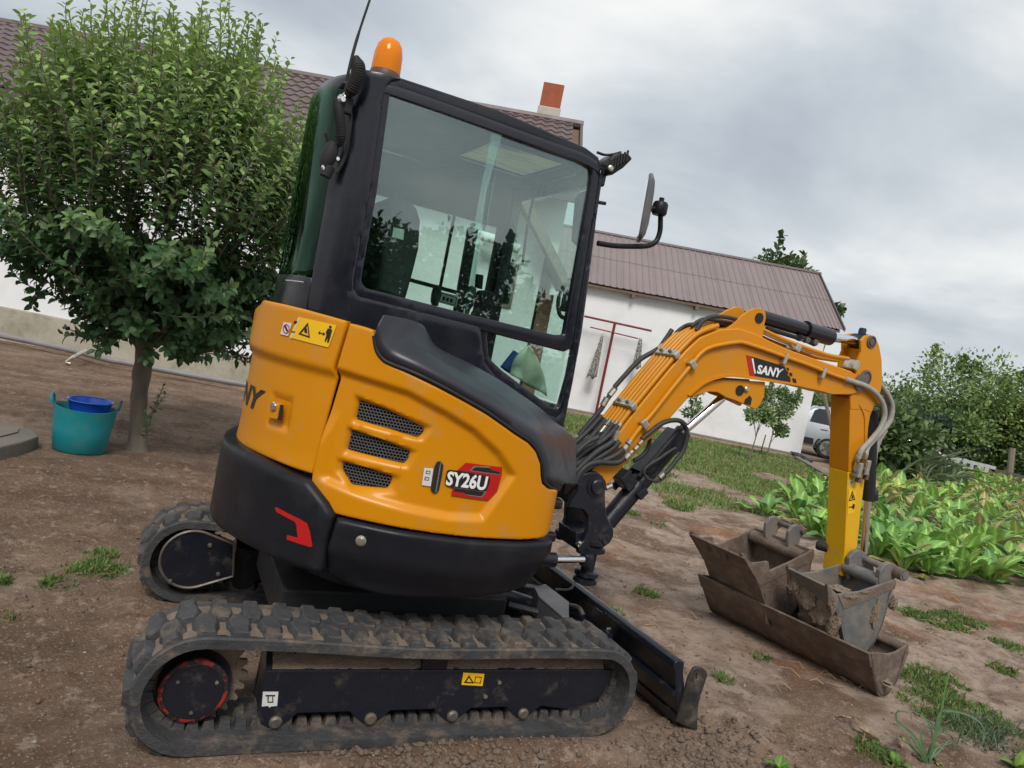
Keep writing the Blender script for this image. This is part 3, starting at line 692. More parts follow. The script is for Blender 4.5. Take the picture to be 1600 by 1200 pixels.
# ---------------------------------------------------------------- running gear
RC, RR, FC, FR = (-.74, .215), .19, (.757, .198), .175
def belt_path(n=26):
    """closed loop of outer belt surface (x,z,nx,nz), top run first"""
    P = []
    for i in range(n+1):                       # top run, rear -> front with a little sag
        t = i/n; x = RC[0]+(FC[0]-RC[0])*t; z = RC[1]+RR+(FC[1]+FR-RC[1]-RR)*t-.012*math.sin(math.pi*t)+.004*math.sin(3*math.pi*t); P.append((x, z))
    for i in range(1, 16): a = math.pi/2-math.pi*i/16; P.append((FC[0]+FR*math.cos(a), FC[1]+FR*math.sin(a)))
    for i in range(n+1): t = i/n; P.append((FC[0]+(RC[0]-FC[0])*t, FC[1]-FR+(RC[1]-RR-FC[1]+FR)*t))
    for i in range(1, 16): a = -math.pi/2-math.pi*i/16; P.append((RC[0]+RR*math.cos(a), RC[1]+RR*math.sin(a)))
    P = np.array(P); d = np.roll(P, -1, 0)-np.roll(P, 1, 0); d /= np.linalg.norm(d, axis=1)[:, None]
    Nn = np.stack([-d[:, 1], d[:, 0]], 1); return P, Nn
BP, BN = belt_path(); BL = np.concatenate([[0], np.cumsum(np.linalg.norm(np.roll(BP, -1, 0)-BP, axis=1))]); BT = BL[-1]
def bpt(s_):
    s_ = s_ % BT; i = int(np.searchsorted(BL, s_, 'right')-1) % len(BP); j = (i+1) % len(BP); t_ = (s_-BL[i])/(BL[i+1]-BL[i])
    p = BP[i]*(1-t_)+BP[j]*t_; n = BN[i]*(1-t_)+BN[j]*t_; n /= np.linalg.norm(n); return p, n
def make_track(yc, label):
    w_ = .15
    mb = MB(); prof = [(-w_, -.030), (-w_, .001), (-w_+.006, .006), (-w_+.022, .005), (-w_+.034, -.003), (w_-.034, -.003), (w_-.022, .005), (w_-.006, .006), (w_, .001), (w_, -.030), (.03, -.034), (-.03, -.034)]
    n = len(prof); K = len(BP); vs = []
    for p, nn in zip(BP, BN):
        for y, h in prof: vs.append((p[0]+nn[0]*h, yc+y, p[1]+nn[1]*h))
    fs = [(i*n+j, i*n+(j+1) % n, ((i+1) % K)*n+(j+1) % n, ((i+1) % K)*n+j) for i in range(K) for j in range(n)]
    mb.add(vs, fs)
    tr = mb.build('rubber_track', rub, EX, smooth=35, bevel=0, label=label)
    bm = bmesh.new(); bm.from_mesh(tr.data); bmesh.ops.recalc_face_normals(bm, faces=bm.faces); bm.to_mesh(tr.data); bm.free(); tr.data.set_sharp_from_angle(angle=R(35))
    mb = MB(); ys_ = [-.118+.236*j/9 for j in range(10)]; sub_ = []
    for i in range(K*3):
        p, nn = bpt(BT*i/(K*3)); 
        for y in ys_: h = -.0005+.004*noise.noise(Vector((p[0]*30+p[1]*20, y*35, yc)))+.002*noise.noise(Vector((p[0]*90, y*90, p[1]*90))); sub_.append((p[0]+nn[0]*h, yc+y, p[1]+nn[1]*h))
    kk_ = K*3; mb.add(sub_, [(i*10+j, i*10+j+1, ((i+1) % kk_)*10+j+1, ((i+1) % kk_)*10+j) for i in range(kk_) for j in range(9)]); pd = mb.build('packed_dirt', dustm, tr, smooth=60)
    # inner drive teeth
    NP = 41; pitch = BT/NP
    mb = MB()
    for k in range(NP*2):
        p, nn = bpt(k*pitch/2); d = Vector((nn[1], 0, -nn[0])); nv = Vector((nn[0], 0, nn[1])); b = Vector((p[0], yc, p[1]))
        for sy in (-.042, .042):
            c = b+Vector((0, sy, 0)); q = [c+d*a+Vector((0, y, 0))-nv*.03 for a, y in ((-.021, -.02), (.021, -.02), (.021, .02), (-.021, .02))]
            q2 = [c+d*a*.7+Vector((0, y*.8, 0))-nv*.062 for a, y in ((-.021, -.02), (.021, -.02), (.021, .02), (-.021, .02))]
            mb.add(q+q2, [(0, 1, 5, 4), (1, 2, 6, 5), (2, 3, 7, 6), (3, 0, 4, 7), (4, 5, 6, 7)])
    gt = mb.build('guide_teeth', rub, tr, smooth=0); gt['kind'] = 'stuff'
    return tr, NP, pitch
# tread lug: two mesh variants (outer half, inner half)
def lugmesh(side):
    y0, y1 = (-.138, .012) if side < 0 else (-.012, .138)
    wi = .030; wo = .022
    # plan outline (x along track, y across): wide at the middle, narrower neck toward the belt edge
    if side < 0: pl = [(-wo, y0+.004), (wo, y0+.004), (wo, y0+.05), (wi, y0+.075), (wi, y1-.03), (.018, y1), (-.018, y1), (-wi, y1-.03), (-wi, y0+.075), (-wo, y0+.05)]
    else: pl = [(-.018, y0), (.018, y0), (wi, y0+.03), (wi, y1-.075), (wo, y1-.05), (wo, y1-.004), (-wo, y1-.004), (-wo, y1-.05), (-wi, y1-.075), (-wi, y0+.03)]
    cy = (y0+y1)/2; n = len(pl)
    vs = [(x*1.42, cy+(y-cy)*1.0, -.004) for x, y in pl]+[(x*1.06, cy+(y-cy)*.975, .018) for x, y in pl]+[(x*.90, cy+(y-cy)*.94, .0225) for x, y in pl]
    fs = [(i, (i+1) % n, n+(i+1) % n, n+i) for i in range(n)]+[(n+i, n+(i+1) % n, 2*n+(i+1) % n, 2*n+i) for i in range(n)]+[tuple(range(2*n, 3*n))]
    me = bpy.data.meshes.new('tread_lug'); me.from_pydata(vs, [], fs); me.materials.append(rub); me.update(); return me
LM = {-1: lugmesh(-1), 1: lugmesh(1)}
for yc, lab in ((-.625, 'near dusty rubber track'), (.625, 'far dusty rubber track')):
    tr, NP, pitch = make_track(yc, lab)
    for k in range(NP):
        for sd in (-1, 1):
            p, nn = bpt(k*pitch+(0 if sd < 0 else pitch/2))
            o = bpy.data.objects.new('tread_lug', LM[sd]); COL.objects.link(o); o.parent = tr
            m = Matrix.Identity(4); X = Vector((nn[1], 0, -nn[0])); Z = Vector((nn[0], 0, nn[1])); Y = Z.cross(X)
            for i in range(3): m[i][0], m[i][1], m[i][2], m[i][3] = X[i], Y[i], Z[i], (p[0], yc, p[1])[i]
            if Y.y < 0:
                o.data = LM[-sd]
            m[0][3] += random.uniform(-.001, .001); o.matrix_local = m
# near side track frame
yo = -.70
FRp = [(-.530, .268), (.60, .262), (.86, .262), (.855, .21), (.83, .15), (.74, .112), (.66, .10), (.55, .115), (.515, .085), (.49, .068), (.455, .068), (.43, .085), (.40, .115), (.25, .115), (.215, .085), (.19, .068), (.155, .068), (.13, .085), (.10, .115), (-.07, .115), (-.10, .085), (-.125, .068), (-.16, .068), (-.185, .085), (-.22, .115), (-.40, .115), (-.43, .085), (-.455, .066), (-.49, .066), (-.515, .08), (-.535, .12)]
def track_side(sign):
    yy = sign*.70; lab = 'near' if sign < 0 else 'far'
    mb = MB(); mb.prism([Vector((x, yy, z)) for x, z in FRp], (0, -sign*.012, 0))
    mb.prism([Vector((x, yy-sign*.15, z)) for x, z in FRp], (0, sign*.012, 0))
    mb.prism([Vector((-.53, yy-sign*.012, .264)), Vector((-.53, yy-sign*.075, .325)), Vector((-.53, yy-sign*.14, .264)), Vector((-.53, yy-sign*.14, .12)), Vector((-.53, yy-sign*.012, .12))], (1.36, 0, 0))
    fr = mb.build('track_frame', fblk, EX, smooth=0, bevel=.003, label='blue-black side frame of the %s track' % lab)
    mb = MB(); nn_ = 90
    for i in range(nn_+1):
        x = -.51+1.33*i/nn_
        for j in range(7):
            q = j/6; y = yy-sign*(.008+.070*q); z = .262+.064*q+.007+.010*noise.noise(Vector((x*22, y*22, sign)))+.006*noise.noise(Vector((x*60, y*60, 3))); mb.v.append((x, y, z-(.014 if j == 0 else 0)))
    for i in range(nn_):
        for j in range(6): a = i*7+j; mb.f.append((a, a+7, a+8, a+1)[::sign]); mb.m.append(0)
    mb.build('caked_mud', mudm, fr, smooth=60)
    for x in (-.47, -.14, .175, .475):
        MB().lathe((x, sign*.625, .088), [(.045, -.07), (.058, -.065), (.058, -.03), (.04, -.028), (.04, .028), (.058, .03), (.058, .065), (.045, .07)], 20, (0, 1, 0)).build('track_roller', steel, fr)
        MB().lathe((x, yy+sign*.000, .088), [(.022, 0), (.022, .008), (.015, .014), (0, .014)], 16, (0, sign, 0)).build('roller_bolt', steel, fr)
    MB().lathe((FC[0], sign*.625, FC[1]), [(.10, -.05), (.143, -.045), (.143, -.02), (.125, -.015), (.125, .015), (.143, .02), (.143, .045), (.10, .05)], 36, (0, 1, 0)).build('idler_wheel', steel, fr)
    mb = MB(); mb.box((.07, yy-sign*.02, .315), (.10, .03, .115)); mb.build('carrier_bracket', fblk, fr, smooth=0, bevel=.004)
    MB().lathe((.08, yy-sign*.004, .335), [(.014, 0), (.014, .01), (0, .012)], 12, (0, sign, 0)).build('bracket_bolt', zinc, fr)
    MB().lathe((.07, sign*.60, .335), [(.03, -.06), (.03, .06)], 20, (0, 1, 0)).build('carrier_roller', steel, fr)
    # sprocket
    mb = MB(); nt_ = 23; pr = []
    for i in range(nt_*4):
        a = 2*math.pi*i/(nt_*4); r_ = .165 if i % 4 in (0, 1) else .142; pr.append(Vector((RC[0]+r_*math.cos(a), sign*.61, RC[1]+r_*math.sin(a))))
    mb.prism(pr, (0, sign*.022, 0)); sp_ = mb.build('drive_sprocket', mudm, EX, smooth=0, bevel=.002)
    MB().lathe((RC[0]+.0, sign*.632, RC[1]-.018), [(.115, -.12), (.115, .02), (.108, .05), (.104, .062), (.092, .066)], 40, (0, sign, 0)).build('motor_hub', fblk, sp_)
    MB().lathe((RC[0]-.005, sign*.632, RC[1]-.018), [(.105, .05), (.1075, .056), (.105, .0635), (.099, .0665), (.090, .0668)], 40, (0, sign, 0)).build('red_rim', redrub, sp_)
    MB().lathe((RC[0]-.005, sign*.632, RC[1]-.018), [(.093, .066), (.090, .069), (0, .070)], 40, (0, sign, 0)).build('motor_cover', fblk, sp_)
    for a in range(3):
        MB().lathe((RC[0]+.068*math.cos(a*2.094-1.6), sign*.632+sign*.07, RC[1]-.018+.068*math.sin(a*2.094-1.6)), [(.006, -.001), (.006, .004), (0, .005)], 8, (0, sign, 0)).build('cover_bolt', zinc if a % 3 == 1 else steel, sp_)
    return fr
frn = track_side(-1); frf = track_side(1)
sf = PlaneY(-.70)
st_ = decal('warning_sticker', sf, [(724, 1051), (757, 1053), (754, 1072), (721, 1070)], stky, frn, off=.002)
decal('warning_triangle', sf, [(733, 1055), (741, 1068), (725, 1067)], ink, frn, off=.0034, holes=[[(733, 1058.5), (737.5, 1066), (728.5, 1065.5)]])
decal('sticker_box', sf, [(743, 1057), (753, 1058), (751, 1068), (741, 1067)], ink, frn, off=.0034, holes=[[(744, 1058), (752, 1059), (750, 1067), (742, 1066)]])
decal('lift_point_sticker', sf, [(411, 1081), (435, 1081), (433, 1103), (423, 1104), (421, 1106), (419, 1103), (409, 1104)], paper, frn, off=.002)
decal('lift_mark', sf, [(415, 1086), (430, 1086), (430, 1088), (427, 1088), (427, 1098), (418, 1098), (418, 1088), (415, 1088)], ink, frn, off=.0034, holes=[[(420, 1088), (425.5, 1088), (425.5, 1096.5), (419.5, 1096.5)]])
for u, v in ((780, 1066), (758, 1088)):
    p = atY(u, v, -.701); MB().lathe(p, [(.008, 0), (.008, .006), (0, .007)], 10, (0, -1, 0)).build('frame_bolt', zinc, frn)
# far track inner drive cover (seen between the tracks)
sfi = PlaneY(.468)
cc = sfi.hit(300, 874); rr_ = .135
poly = [(cc[0]+rr_*math.cos(a), cc[1]+rr_*math.sin(a)) for a in np.linspace(R(75), R(290), 22)]+[sfi.hit(364, 900), sfi.hit(366, 850)]
panel('drive_cover', sfi, poly, fblk, frf, th=.05, edge=.004, grid=.03)
mb = MB(); mb.tube([sfi.pt(x, z, .002) for x, z in poly], .007, 6, closed=True); mb.build('cover_rim', steel, frf)
for u, v in ((328, 852), (341, 897), (266, 908)):
    MB().lathe(sfi.pt(*sfi.hit(u, v), .0), [(.011, 0), (.011, .007), (.007, .012), (0, .012)], 10, (0, -1, 0)).build('cover_bolt', steel, frf)
# centre frame and slew ring
mb = MB(); mb.box((.02, 0, .335), (.95, .72, .17)); mb.box((-.30, -.42, .25), (.16, .30, .14)); mb.box((-.30, .42, .25), (.16, .30, .14)); mb.box((.33, -.42, .25), (.18, .30, .14)); mb.box((.33, .42, .25), (.18, .30, .14))
cf = mb.build('centre_frame', mblk, EX, smooth=0, bevel=.012)
MB().lathe((0, 0, .42), [(.36, 0), (.36, .05), (.34, .055), (.34, .10), (.38, .105), (.38, .16)], 48).build('slew_ring', mblk, cf)
# ---------------------------------------------------------------- dozer blade
mb = MB(); pr = [(1.115, .325), (1.135, .332), (1.165, .325), (1.17, .28), (1.20, .20), (1.235, .12), (1.28, .03), (1.27, .015), (1.235, .015), (1.185, .11), (1.15, .20), (1.13, .27), (1.112, .30)]
dxb = .0
mb.prism([Vector((x+dxb, -.762, z)) for x, z in pr], (0, 1.524, 0)); bl = mb.build('dozer_blade', fblk, EX, smooth=30, bevel=.004)
mb = MB(); mb.tube([(1.148, -.76, .185), (1.148, .76, .185)], .014, 8); mb.box((1.205, 0, .065), (.016, 1.5, .05), ry=-.35); mb.build('stiffener_rib', fblk, bl)
sb_ = PlaneY(-.762)
for yy in (-.762, .762):
    sg = -1 if yy < 0 else 1
    E_ = H(PlaneY(-.775), [(1084, 1045), (1090, 1042), (1098, 1043), (1104, 1049), (1105, 1056), (1097, 1080), (1092, 1097), (1090, 1115), (1089, 1141), (1074, 1136), (1058, 1128), (1062, 1112), (1068, 1092), (1076, 1060)])
    hl = [(1087, 1053), (1090, 1052), (1089, 1062), (1085, 1064)]
    panel('end_plate', PlaneY(-.777) if sg < 0 else PlaneY(.762), E_, mat('worn_end_plate', (.022, .023, .026), .45, metal=.2, c2=(.07, .06, .052), scale=9, amt=.3, dirt=(.20, .16, .12), dscale=9, damt=.55, dlo=.50, dhi=.66) if sg < 0 else fblk, bl, [H(PlaneY(-.775), hl)], th=.014, edge=.003, grid=.03)
mb = MB()
for sy in (-1, 1): mb.prism([Vector((.40, sy*.30-.03, .20)), Vector((.40, sy*.30-.03, .30)), Vector((1.12, sy*.27-.03, .24)), Vector((1.16, sy*.27-.03, .12)), Vector((1.12, sy*.27-.03, .10))], (0, .06, 0))
mb.box((.78, 0, .19), (.06, .55, .08)); mb.build('push_arm', fblk, bl, smooth=0, bevel=.006)
cyl = MB().tube([(.42, -.02, .36), (.86, -.02, .25)], .038, 20).build('blade_cylinder', fblk, bl); MB().tube([(.86, -.02, .25), (1.10, -.02, .19)], .018, 16).build('cylinder_rod', chrome, cyl)
G = [atZ(u, v, .37) for u, v in ((835, 917), (852, 912), (889, 940), (889, 965), (878, 962), (842, 932))]
MB().prism([p-Vector((0, 0, .012)) for p in G], (0, 0, .012)).build('cylinder_guard', greyd, bl, smooth=0, bevel=.003)
MB().prism([G[0]-Vector((0, 0, .09)), G[5]-Vector((0, 0, .09)), G[4]-Vector((0, 0, .09)), G[3]-Vector((0, 0, .09)), G[3]-Vector((0, 0, .012)), G[4]-Vector((0, 0, .012)), G[5]-Vector((0, 0, .012)), G[0]-Vector((0, 0, .012))][:4], (0, 0, .075)).build('guard_bracket', greyd, bl, smooth=0)
MB().tube(spline([atZ(u, v, .30) for u, v in ((795, 945), (815, 950), (850, 958), (880, 962))], 6), .016, 8).build('blade_hose', hose, bl)
MB().tube(spline([atZ(868, 921, .3), atZ(890, 921, .315), atZ(899, 910, .33)], 6), .007, 6).build('grease_line', hose, bl)
MB().tube(spline([atZ(890, 946, .33), atZ(904, 950, .36), atZ(911, 962, .34)], 6), .012, 8).build('blade_hose', hose, bl)
MB().tube(spline([atZ(948, 983, .24), atZ(965, 980, .26), atZ(978, 972, .30)], 6), .008, 8).build('grease_line', greyd, bl)
# ---------------------------------------------------------------- upper body
def cpl(r, a0, a1, n): return [(r*math.cos(R(a)), r*math.sin(R(a))) for a in np.linspace(a0, a1, n)]
body_pts = [(.56, .55), (.50, .66), (.30, .69)]+cpl(.695, 90, 245, 16)+[(-.16, -.682), (-.02, -.70), (.14, -.708), (.28, -.70), (.38, -.685), (.445, -.655), (.485, -.60), (.505, -.50), (.51, -.30), (.51, .0)]
BC = Curve(body_pts)
rear_s = [s_ for s_, p in zip(BC.s, BC.P) if abs(p[1]) < .02 and p[0] < 0][0]
def mirror_rear(P): return [(2*rear_s-s_, z) for s_, z in P[::-1]]
seam = [(542, 503), (539, 515), (520, 575), (522, 590), (483, 740)]
# counterweight skirt (rear) -------------------------------------------------
off_k = .035
top = H(BC, [(366, 697), (392, 712), (420, 727), (452, 742), (480, 753), (494, 770), (508, 787), (519, 803)], off_k)
sA = BC.hit(519, 806, off_k); sB = BC.hit(508, 850, off_k); sC = BC.hit(500, 897, off_k)
bot = H(BC, [(492, 897), (462, 889), (428, 876), (395, 860), (368, 845)], off_k)
zt = top[0][1]; zb = bot[-1][1]
left = [(rear_s-.25, zb-.01), (rear_s-.6, .62), (rear_s-.62, .95), (rear_s-.25, zt)]
cw = panel('counterweight', BC, [sA, sB, sC]+bot+left+top[:-1], plas, EX, th=.06, grid=.025, edge=.022, off=off_k)
decal('red_mark', BC, [(429, 793), (433, 793), (470, 812), (480, 818), (484, 830), (488, 853), (485, 855), (448, 843), (448, 836), (465, 840), (463, 820), (460, 815), (432, 800)], red, cw, off=off_k+.002, r=.002)
# far/left closing skirt (plain) and floor
mb = MB(); q = [BC.pt(s_, .60, -.05) for s_ in np.linspace(0, BC.s[-1], 60)]; mb.prism(q, (0, 0, .20)); mb.build('revolving_frame', fblk, EX, smooth=40)
mb = MB(); q = [BC.pt(s_, .78, -.06) for s_ in np.linspace(0, BC.s[-1], 60)]; mb.prism(q, (0, 0, .24)); q = [p_+Vector((0, 0, .245)) for p_ in q if p_.x < -.30]; mb.prism(q, (0, 0, .38)); mb.box((.1, .1, 1.08), (.8, .9, .12)); mb.build('engine_bay', mblk, EX, smooth=40)
# side skirt -----------------------------------------------------------------
tp_ = H(BC, [(524, 810), (560, 818), (635, 833), (735, 846), (810, 850), (872, 842), (878, 838)], .022)
bt_ = H(BC, [(872, 884), (866, 899), (838, 924), (800, 936), (740, 943), (660, 944), (590, 938), (545, 924), (503, 903)], .022)
def sk_disp(v):
    zz = np.interp(v[:, 0], [bt_[-1][0], bt_[4][0], bt_[0][0]], [bt_[-1][1]+.10, bt_[4][1]+.10, bt_[0][1]+.05]); return -.05*np.clip((zz-v[:, 1])/.10, 0, 1)
sk = panel('side_skirt', BC, bt_+[BC.hit(510, 855, .022)]+tp_, plas, EX, th=.06, grid=.022, edge=.014, off=.022, disp=sk_disp)
p = BC.pt(*BC.hit(564, 845, .022), .02); n_ = (p-Vector((0, 0, p.z))).normalized()
MB().lathe(p, [(.019, 0), (.019, .004), (.012, .006), (.012, .012), (0, .013)], 16, n_).build('skirt_bolt', zinc, sk)
# rear hood --------------------------------------------------------------------
rt = H(BC, [(437, 474), (470, 482), (510, 493), (542, 502)]); rb = H(BC, [(484, 742), (452, 732), (420, 719), (392, 706), (366, 690)])
zc = BC.hit(410, 552)[1]; zc2 = BC.hit(522, 585)[1]
ledge_top = rt[0][1]
outl = H(BC, [(539, 515), (523, 566), (520, 577), (523, 590), (505, 655)])+rb+[(rear_s-.3, rb[-1][1]), (rear_s-.55, rb[-1][1]+.05), (rear_s-.55, ledge_top), (rear_s, ledge_top)]+rt
def hood_disp(v):
    zr = np.interp(v[:, 0], [rear_s, BC.hit(522, 580)[0]], [zc, zc2])+.02
    d = -.020*sstep(zr-v[:, 1], 0, .04)+.010*sstep(zr-.30-v[:, 1], 0, .2)-.05*sstep(v[:, 1], ledge_top-.05, ledge_top+.01)*sstep(-v[:, 0], -rear_s-.15, -rear_s+.1)
    lc = np.array(BC.hit(429, 643)); dd = np.maximum(np.abs(v[:, 0]-lc[0])/.075, np.abs(v[:, 1]-lc[1])/.072); d -= .012*(1-sstep(dd, .5, 1.0)); return d
hood = panel('rear_hood', BC, outl, yel, EX, th=.03, grid=.011, edge=.008, disp=hood_disp)
# latch
lc = BC.hit(429, 642); 
def bquad(px, off): return H(BC, px, off)
decal('latch_recess', BC, [(422, 626), (442, 630), (439, 659), (418, 655)], yel, hood, off=-.008, th=.004, r=.006)
decal('latch_shadow_gap', BC, [(437, 632), (442, 633), (439, 657), (433, 656)], mblk, hood, off=-.002, th=.004)
decal('latch_handle', BC, [(424, 628), (437, 631), (433, 655), (420, 652)], yel, hood, off=.001, th=.01, r=.006)
p = BC.pt(*BC.hit(429, 635), .001); n_ = Vector((p.x, p.y, 0)).normalized(); MB().lathe(p, [(.017, 0), (.017, .005), (.013, .009), (0, .010)], 18, n_).build('lock_cylinder', chrome, hood)
HO = .0035
decal('warning_sticker', BC, [(466, 495), (526, 508), (513, 543), (452, 527)], stky, hood, off=HO, r=.004)
decal('sticker_rule', BC, [(467.5, 495.5), (468.8, 496), (455, 529), (453.6, 528.5)], paper, hood, off=HO+.0012)
decal('no_entry_sticker', BC, [(443, 503), (456, 505), (450, 525), (438, 522)], paper, hood, off=HO+.001)
c0 = np.array((447, 514)); ring_ = [tuple(c0+np.array((5.2*math.cos(a), 7.6*math.sin(a)))) for a in np.linspace(0, 6.283, 21)[:-1]]; ring2 = [tuple(c0+(np.array(q_)-c0)*.78) for q_ in ring_]
decal('no_entry_ring', BC, ring_, red, hood, off=HO+.002, holes=[ring2])
decal('pictogram', BC, [(444, 510), (446, 508), (450, 517), (448, 519)], ink, hood, off=HO+.002)
decal('warning_triangle', BC, [(481, 504), (484, 528), (466, 522)], ink, hood, off=HO+.0014, holes=[[(480.3, 509), (482, 524.8), (470, 521)]])
decal('triangle_mark', BC, [(476, 514), (479, 512), (480, 521), (475, 519)], ink, hood, off=HO+.0014)
decal('pictogram_body', BC, [(512, 513), (519, 515), (516, 527), (513, 536), (511, 535), (512, 527), (509, 534), (507, 533), (510, 523), (509, 519)], ink, hood, off=HO+.0014)
c0 = np.array((516, 511)); decal('pictogram_head', BC, [tuple(c0+np.array((2.2*math.cos(a), 2.4*math.sin(a)))) for a in np.linspace(0, 6.283, 11)[:-1]], ink, hood, off=HO+.0014)
decal('distance_arrow', BC, [(497, 520), (500, 517), (500, 519.4), (505, 520.7), (505.5, 518.5), (508, 522.5), (504, 524.5), (504.4, 522.3), (500, 521.2), (499.5, 523)], ink, hood, off=HO+.0014)
for q_ in ([(460, 501), (465, 502), (463, 506), (458, 505)], [(455, 517), (461, 518), (460, 520), (455, 519)]): decal('small_pictogram', BC, q_, ink, hood, off=HO+.0014)
# SANY on the rear: letters run round the tail, only the last two can be seen
yr = BC.hit(409, 608); yl_ = 2*rear_s-yr[0]
zt_ = BC.hit(400, 607)[1]; zb_ = BC.hit(392, 641)[1]
v, f = textmesh('SANY', .03, .2)
a0, a1 = yl_, yr[0]
def lm(o_, m_, nm):
    pts = [BC.pt(a0+(a1-a0)*x, zb_+(zt_-zb_)*y, o_) for x, y in v]; ce = sum(pts, Vector())/len(pts)
    return MB().add(pts, [x[::-1] for x in f] if False else f).build(nm, m_, hood, smooth=0)
def lm2(extra, m_, nm, sc=1.0):
    P_ = [(a0+(a1-a0)*x, zb_+(zt_-zb_)*y) for x, y in v]; dd_ = hood_disp(np.array(P_)); pts = [BC.pt(x, z, float(k_)+extra) for (x, z), k_ in zip(P_, dd_)]
    return MB().add(pts, f).build(nm, m_, hood, smooth=0)
lm2(.003, ink, 'rear_lettering')
# side cover ---------------------------------------------------------------------
so = [(546, 505), (565, 510), (583, 516), (587, 528), (590, 543), (596, 556), (606, 568), (640, 584), (691, 609), (727, 628), (760, 647), (804, 678), (826, 692), (838, 706), (845, 725), (846, 744), (848, 756), (857, 763), (874, 765), (890, 766), (887, 790), (882, 812), (877, 833), (850, 840), (810, 844), (735, 840), (680, 834), (635, 827), (560, 812), (522, 803), (503, 779), (486, 755), (487, 742), (505, 665), (527, 592), (525, 576), (528, 565), (543, 515)]
SO = H(BC, so)
SO = rounded(SO[::-1], .004)
g1 = [(556, 626), (600, 641), (664, 671), (663, 678), (654, 686), (600, 670), (551, 656)]
g2 = [(544, 674), (590, 688), (640, 708), (637, 720), (630, 727), (585, 716), (537, 704)]
g3 = [(531, 724), (570, 734), (611, 748), (608, 758), (602, 766), (570, 763), (545, 760), (528, 735)]
GR = [rounded(H(BC, g_)[::-1], .008) for g_ in (g1, g2, g3)]
reg = H(BC, [(484, 600), (527, 572), (590, 592), (640, 608), (700, 640), (745, 668), (785, 705), (810, 743), (757, 817), (700, 815), (640, 803), (560, 780), (470, 740)])
ledge = [H(BC, q_) for q_ in ([(548, 615), (680, 668), (663, 692), (545, 662)], [(536, 666), (655, 706), (640, 736), (530, 712)], [(520, 716), (628, 746), (622, 778), (548, 768), (518, 738)])]
def side_disp(v):
    k = pin(v, reg); d = pdist(v, reg); s0 = BC.hit(500, 700)[0]
    fade = sstep(v[:, 0], s0, s0+.05)
    o = -.022*np.where(k, sstep(d, 0, .032), 0)*np.maximum(fade, sstep(v[:, 1], 1.0, 1.15))
    # belt line along the top band
    for g_, lg in zip(GR, ledge):
        kk = pin(v, lg); dd = pdist(v, lg); dg = pdist(v, g_); o -= .018*np.where(kk, np.clip(dd/(dd+dg+1e-6), 0, 1), 0)
    return o
side = panel('side_cover', BC, SO, yel, EX, GR, th=.046, grid=.0075, edge=.007, disp=side_disp, smooth=45)
# honeycomb grilles
def honey(g_, parent):
    P = np.array(g_); lo = P.min(0); hi = P.max(0); r = .0073; mb = MB(); j = 0; z = lo[1]
    while z < hi[1]+r:
        x = lo[0]+(r*.866 if j % 2 else 0)
        while x < hi[0]+r:
            if pin(np.array([(x, z)]), g_)[0] or pdist(np.array([(x, z)]), g_)[0] < r*.6:
                b = len(mb.v); A = [math.pi/6+k*math.pi/3 for k in range(6)]
                vs = [BC.pt(x+r*1.0*math.cos(a), z+r*1.0*math.sin(a), -.042) for a in A]+[BC.pt(x+r*.74*math.cos(a), z+r*.74*math.sin(a), -.0415) for a in A]+[BC.pt(x+r*.74*math.cos(a), z+r*.74*math.sin(a), -.048) for a in A]
                mb.add(vs, [(k, (k+1) % 6, 6+(k+1) % 6, 6+k) for k in range(6)]+[(6+k, 6+(k+1) % 6, 12+(k+1) % 6, 12+k) for k in range(6)])
            x += r*1.732
        z += r*1.5; j += 1
    gr = mb.build('grille', meshm, parent, smooth=0)
    panel('grille_backing', BC, g_, mblk, gr, th=.004, grid=.03, edge=0, off=-.060)
for g_ in GR: honey(g_, side)
DO = -.0195
def sdec(nm, px, m, o=0., **k): return decal(nm, BC, px, m, side, off=DO+.003+o, th=.0008, **k)
sdec('small_sticker', [(663, 731), (677, 732), (673, 760), (659, 758)], paper)
sdec('sticker_print', [(666, 735), (673, 736), (672, 741), (665, 740)], greyd, .001, holes=[[(667.5, 736.3), (671.8, 737), (671, 740), (666.5, 739)]])
sdec('sticker_print', [(664, 745), (671, 746), (670, 751), (663, 750)], greyd, .001, holes=[[(665.5, 746.3), (669.8, 747), (669, 750), (664.5, 749)]])
sdec('level_window', [(683, 721), (689, 721), (693, 727), (691, 742), (686, 766), (682, 771), (676, 770), (673, 764), (675, 752), (679, 729)], mblk, .0005, r=.004)
sdec('level_gauge', [(688, 723), (689.5, 723), (682, 769), (680, 769)], zinc, .0015)
sdec('red_badge', [(728, 723), (785, 730), (784, 742), (777, 768), (763, 782), (705, 774), (707, 765), (715, 735)], red, .0005)
sdec('badge_panel', [(741, 729), (763, 729), (768, 734), (781, 738), (780, 741), (735, 735)], ink, .0012)
sdec('badge_panel', [(709, 762), (759, 769), (752, 776), (728, 773), (726, 770), (710, 768)], ink, .0012)
sdec('badge_line', [(741, 728), (764, 728.5), (767, 732), (764, 731), (742, 730), (736.5, 735), (780, 741), (780, 742), (734, 736)], zinc, .0016)
sdec('badge_line', [(709, 761), (760, 768), (753, 777), (727, 773.5), (727, 772.5), (752, 775.6), (757.5, 769), (709, 762)], zinc, .0016)
sdec('badge_backing', [(701, 734), (722, 736), (766, 744), (766, 752), (760, 768), (752, 768), (706, 761), (698, 759), (695, 754), (698, 737)], ink, .0019, r=.008)
lettering('model_lettering', 'SY26U', BC, [(700, 735.5), (763.5, 744), (759, 767), (696, 758)], white, side, off=DO+.0062, bold=.034, shear=.03)
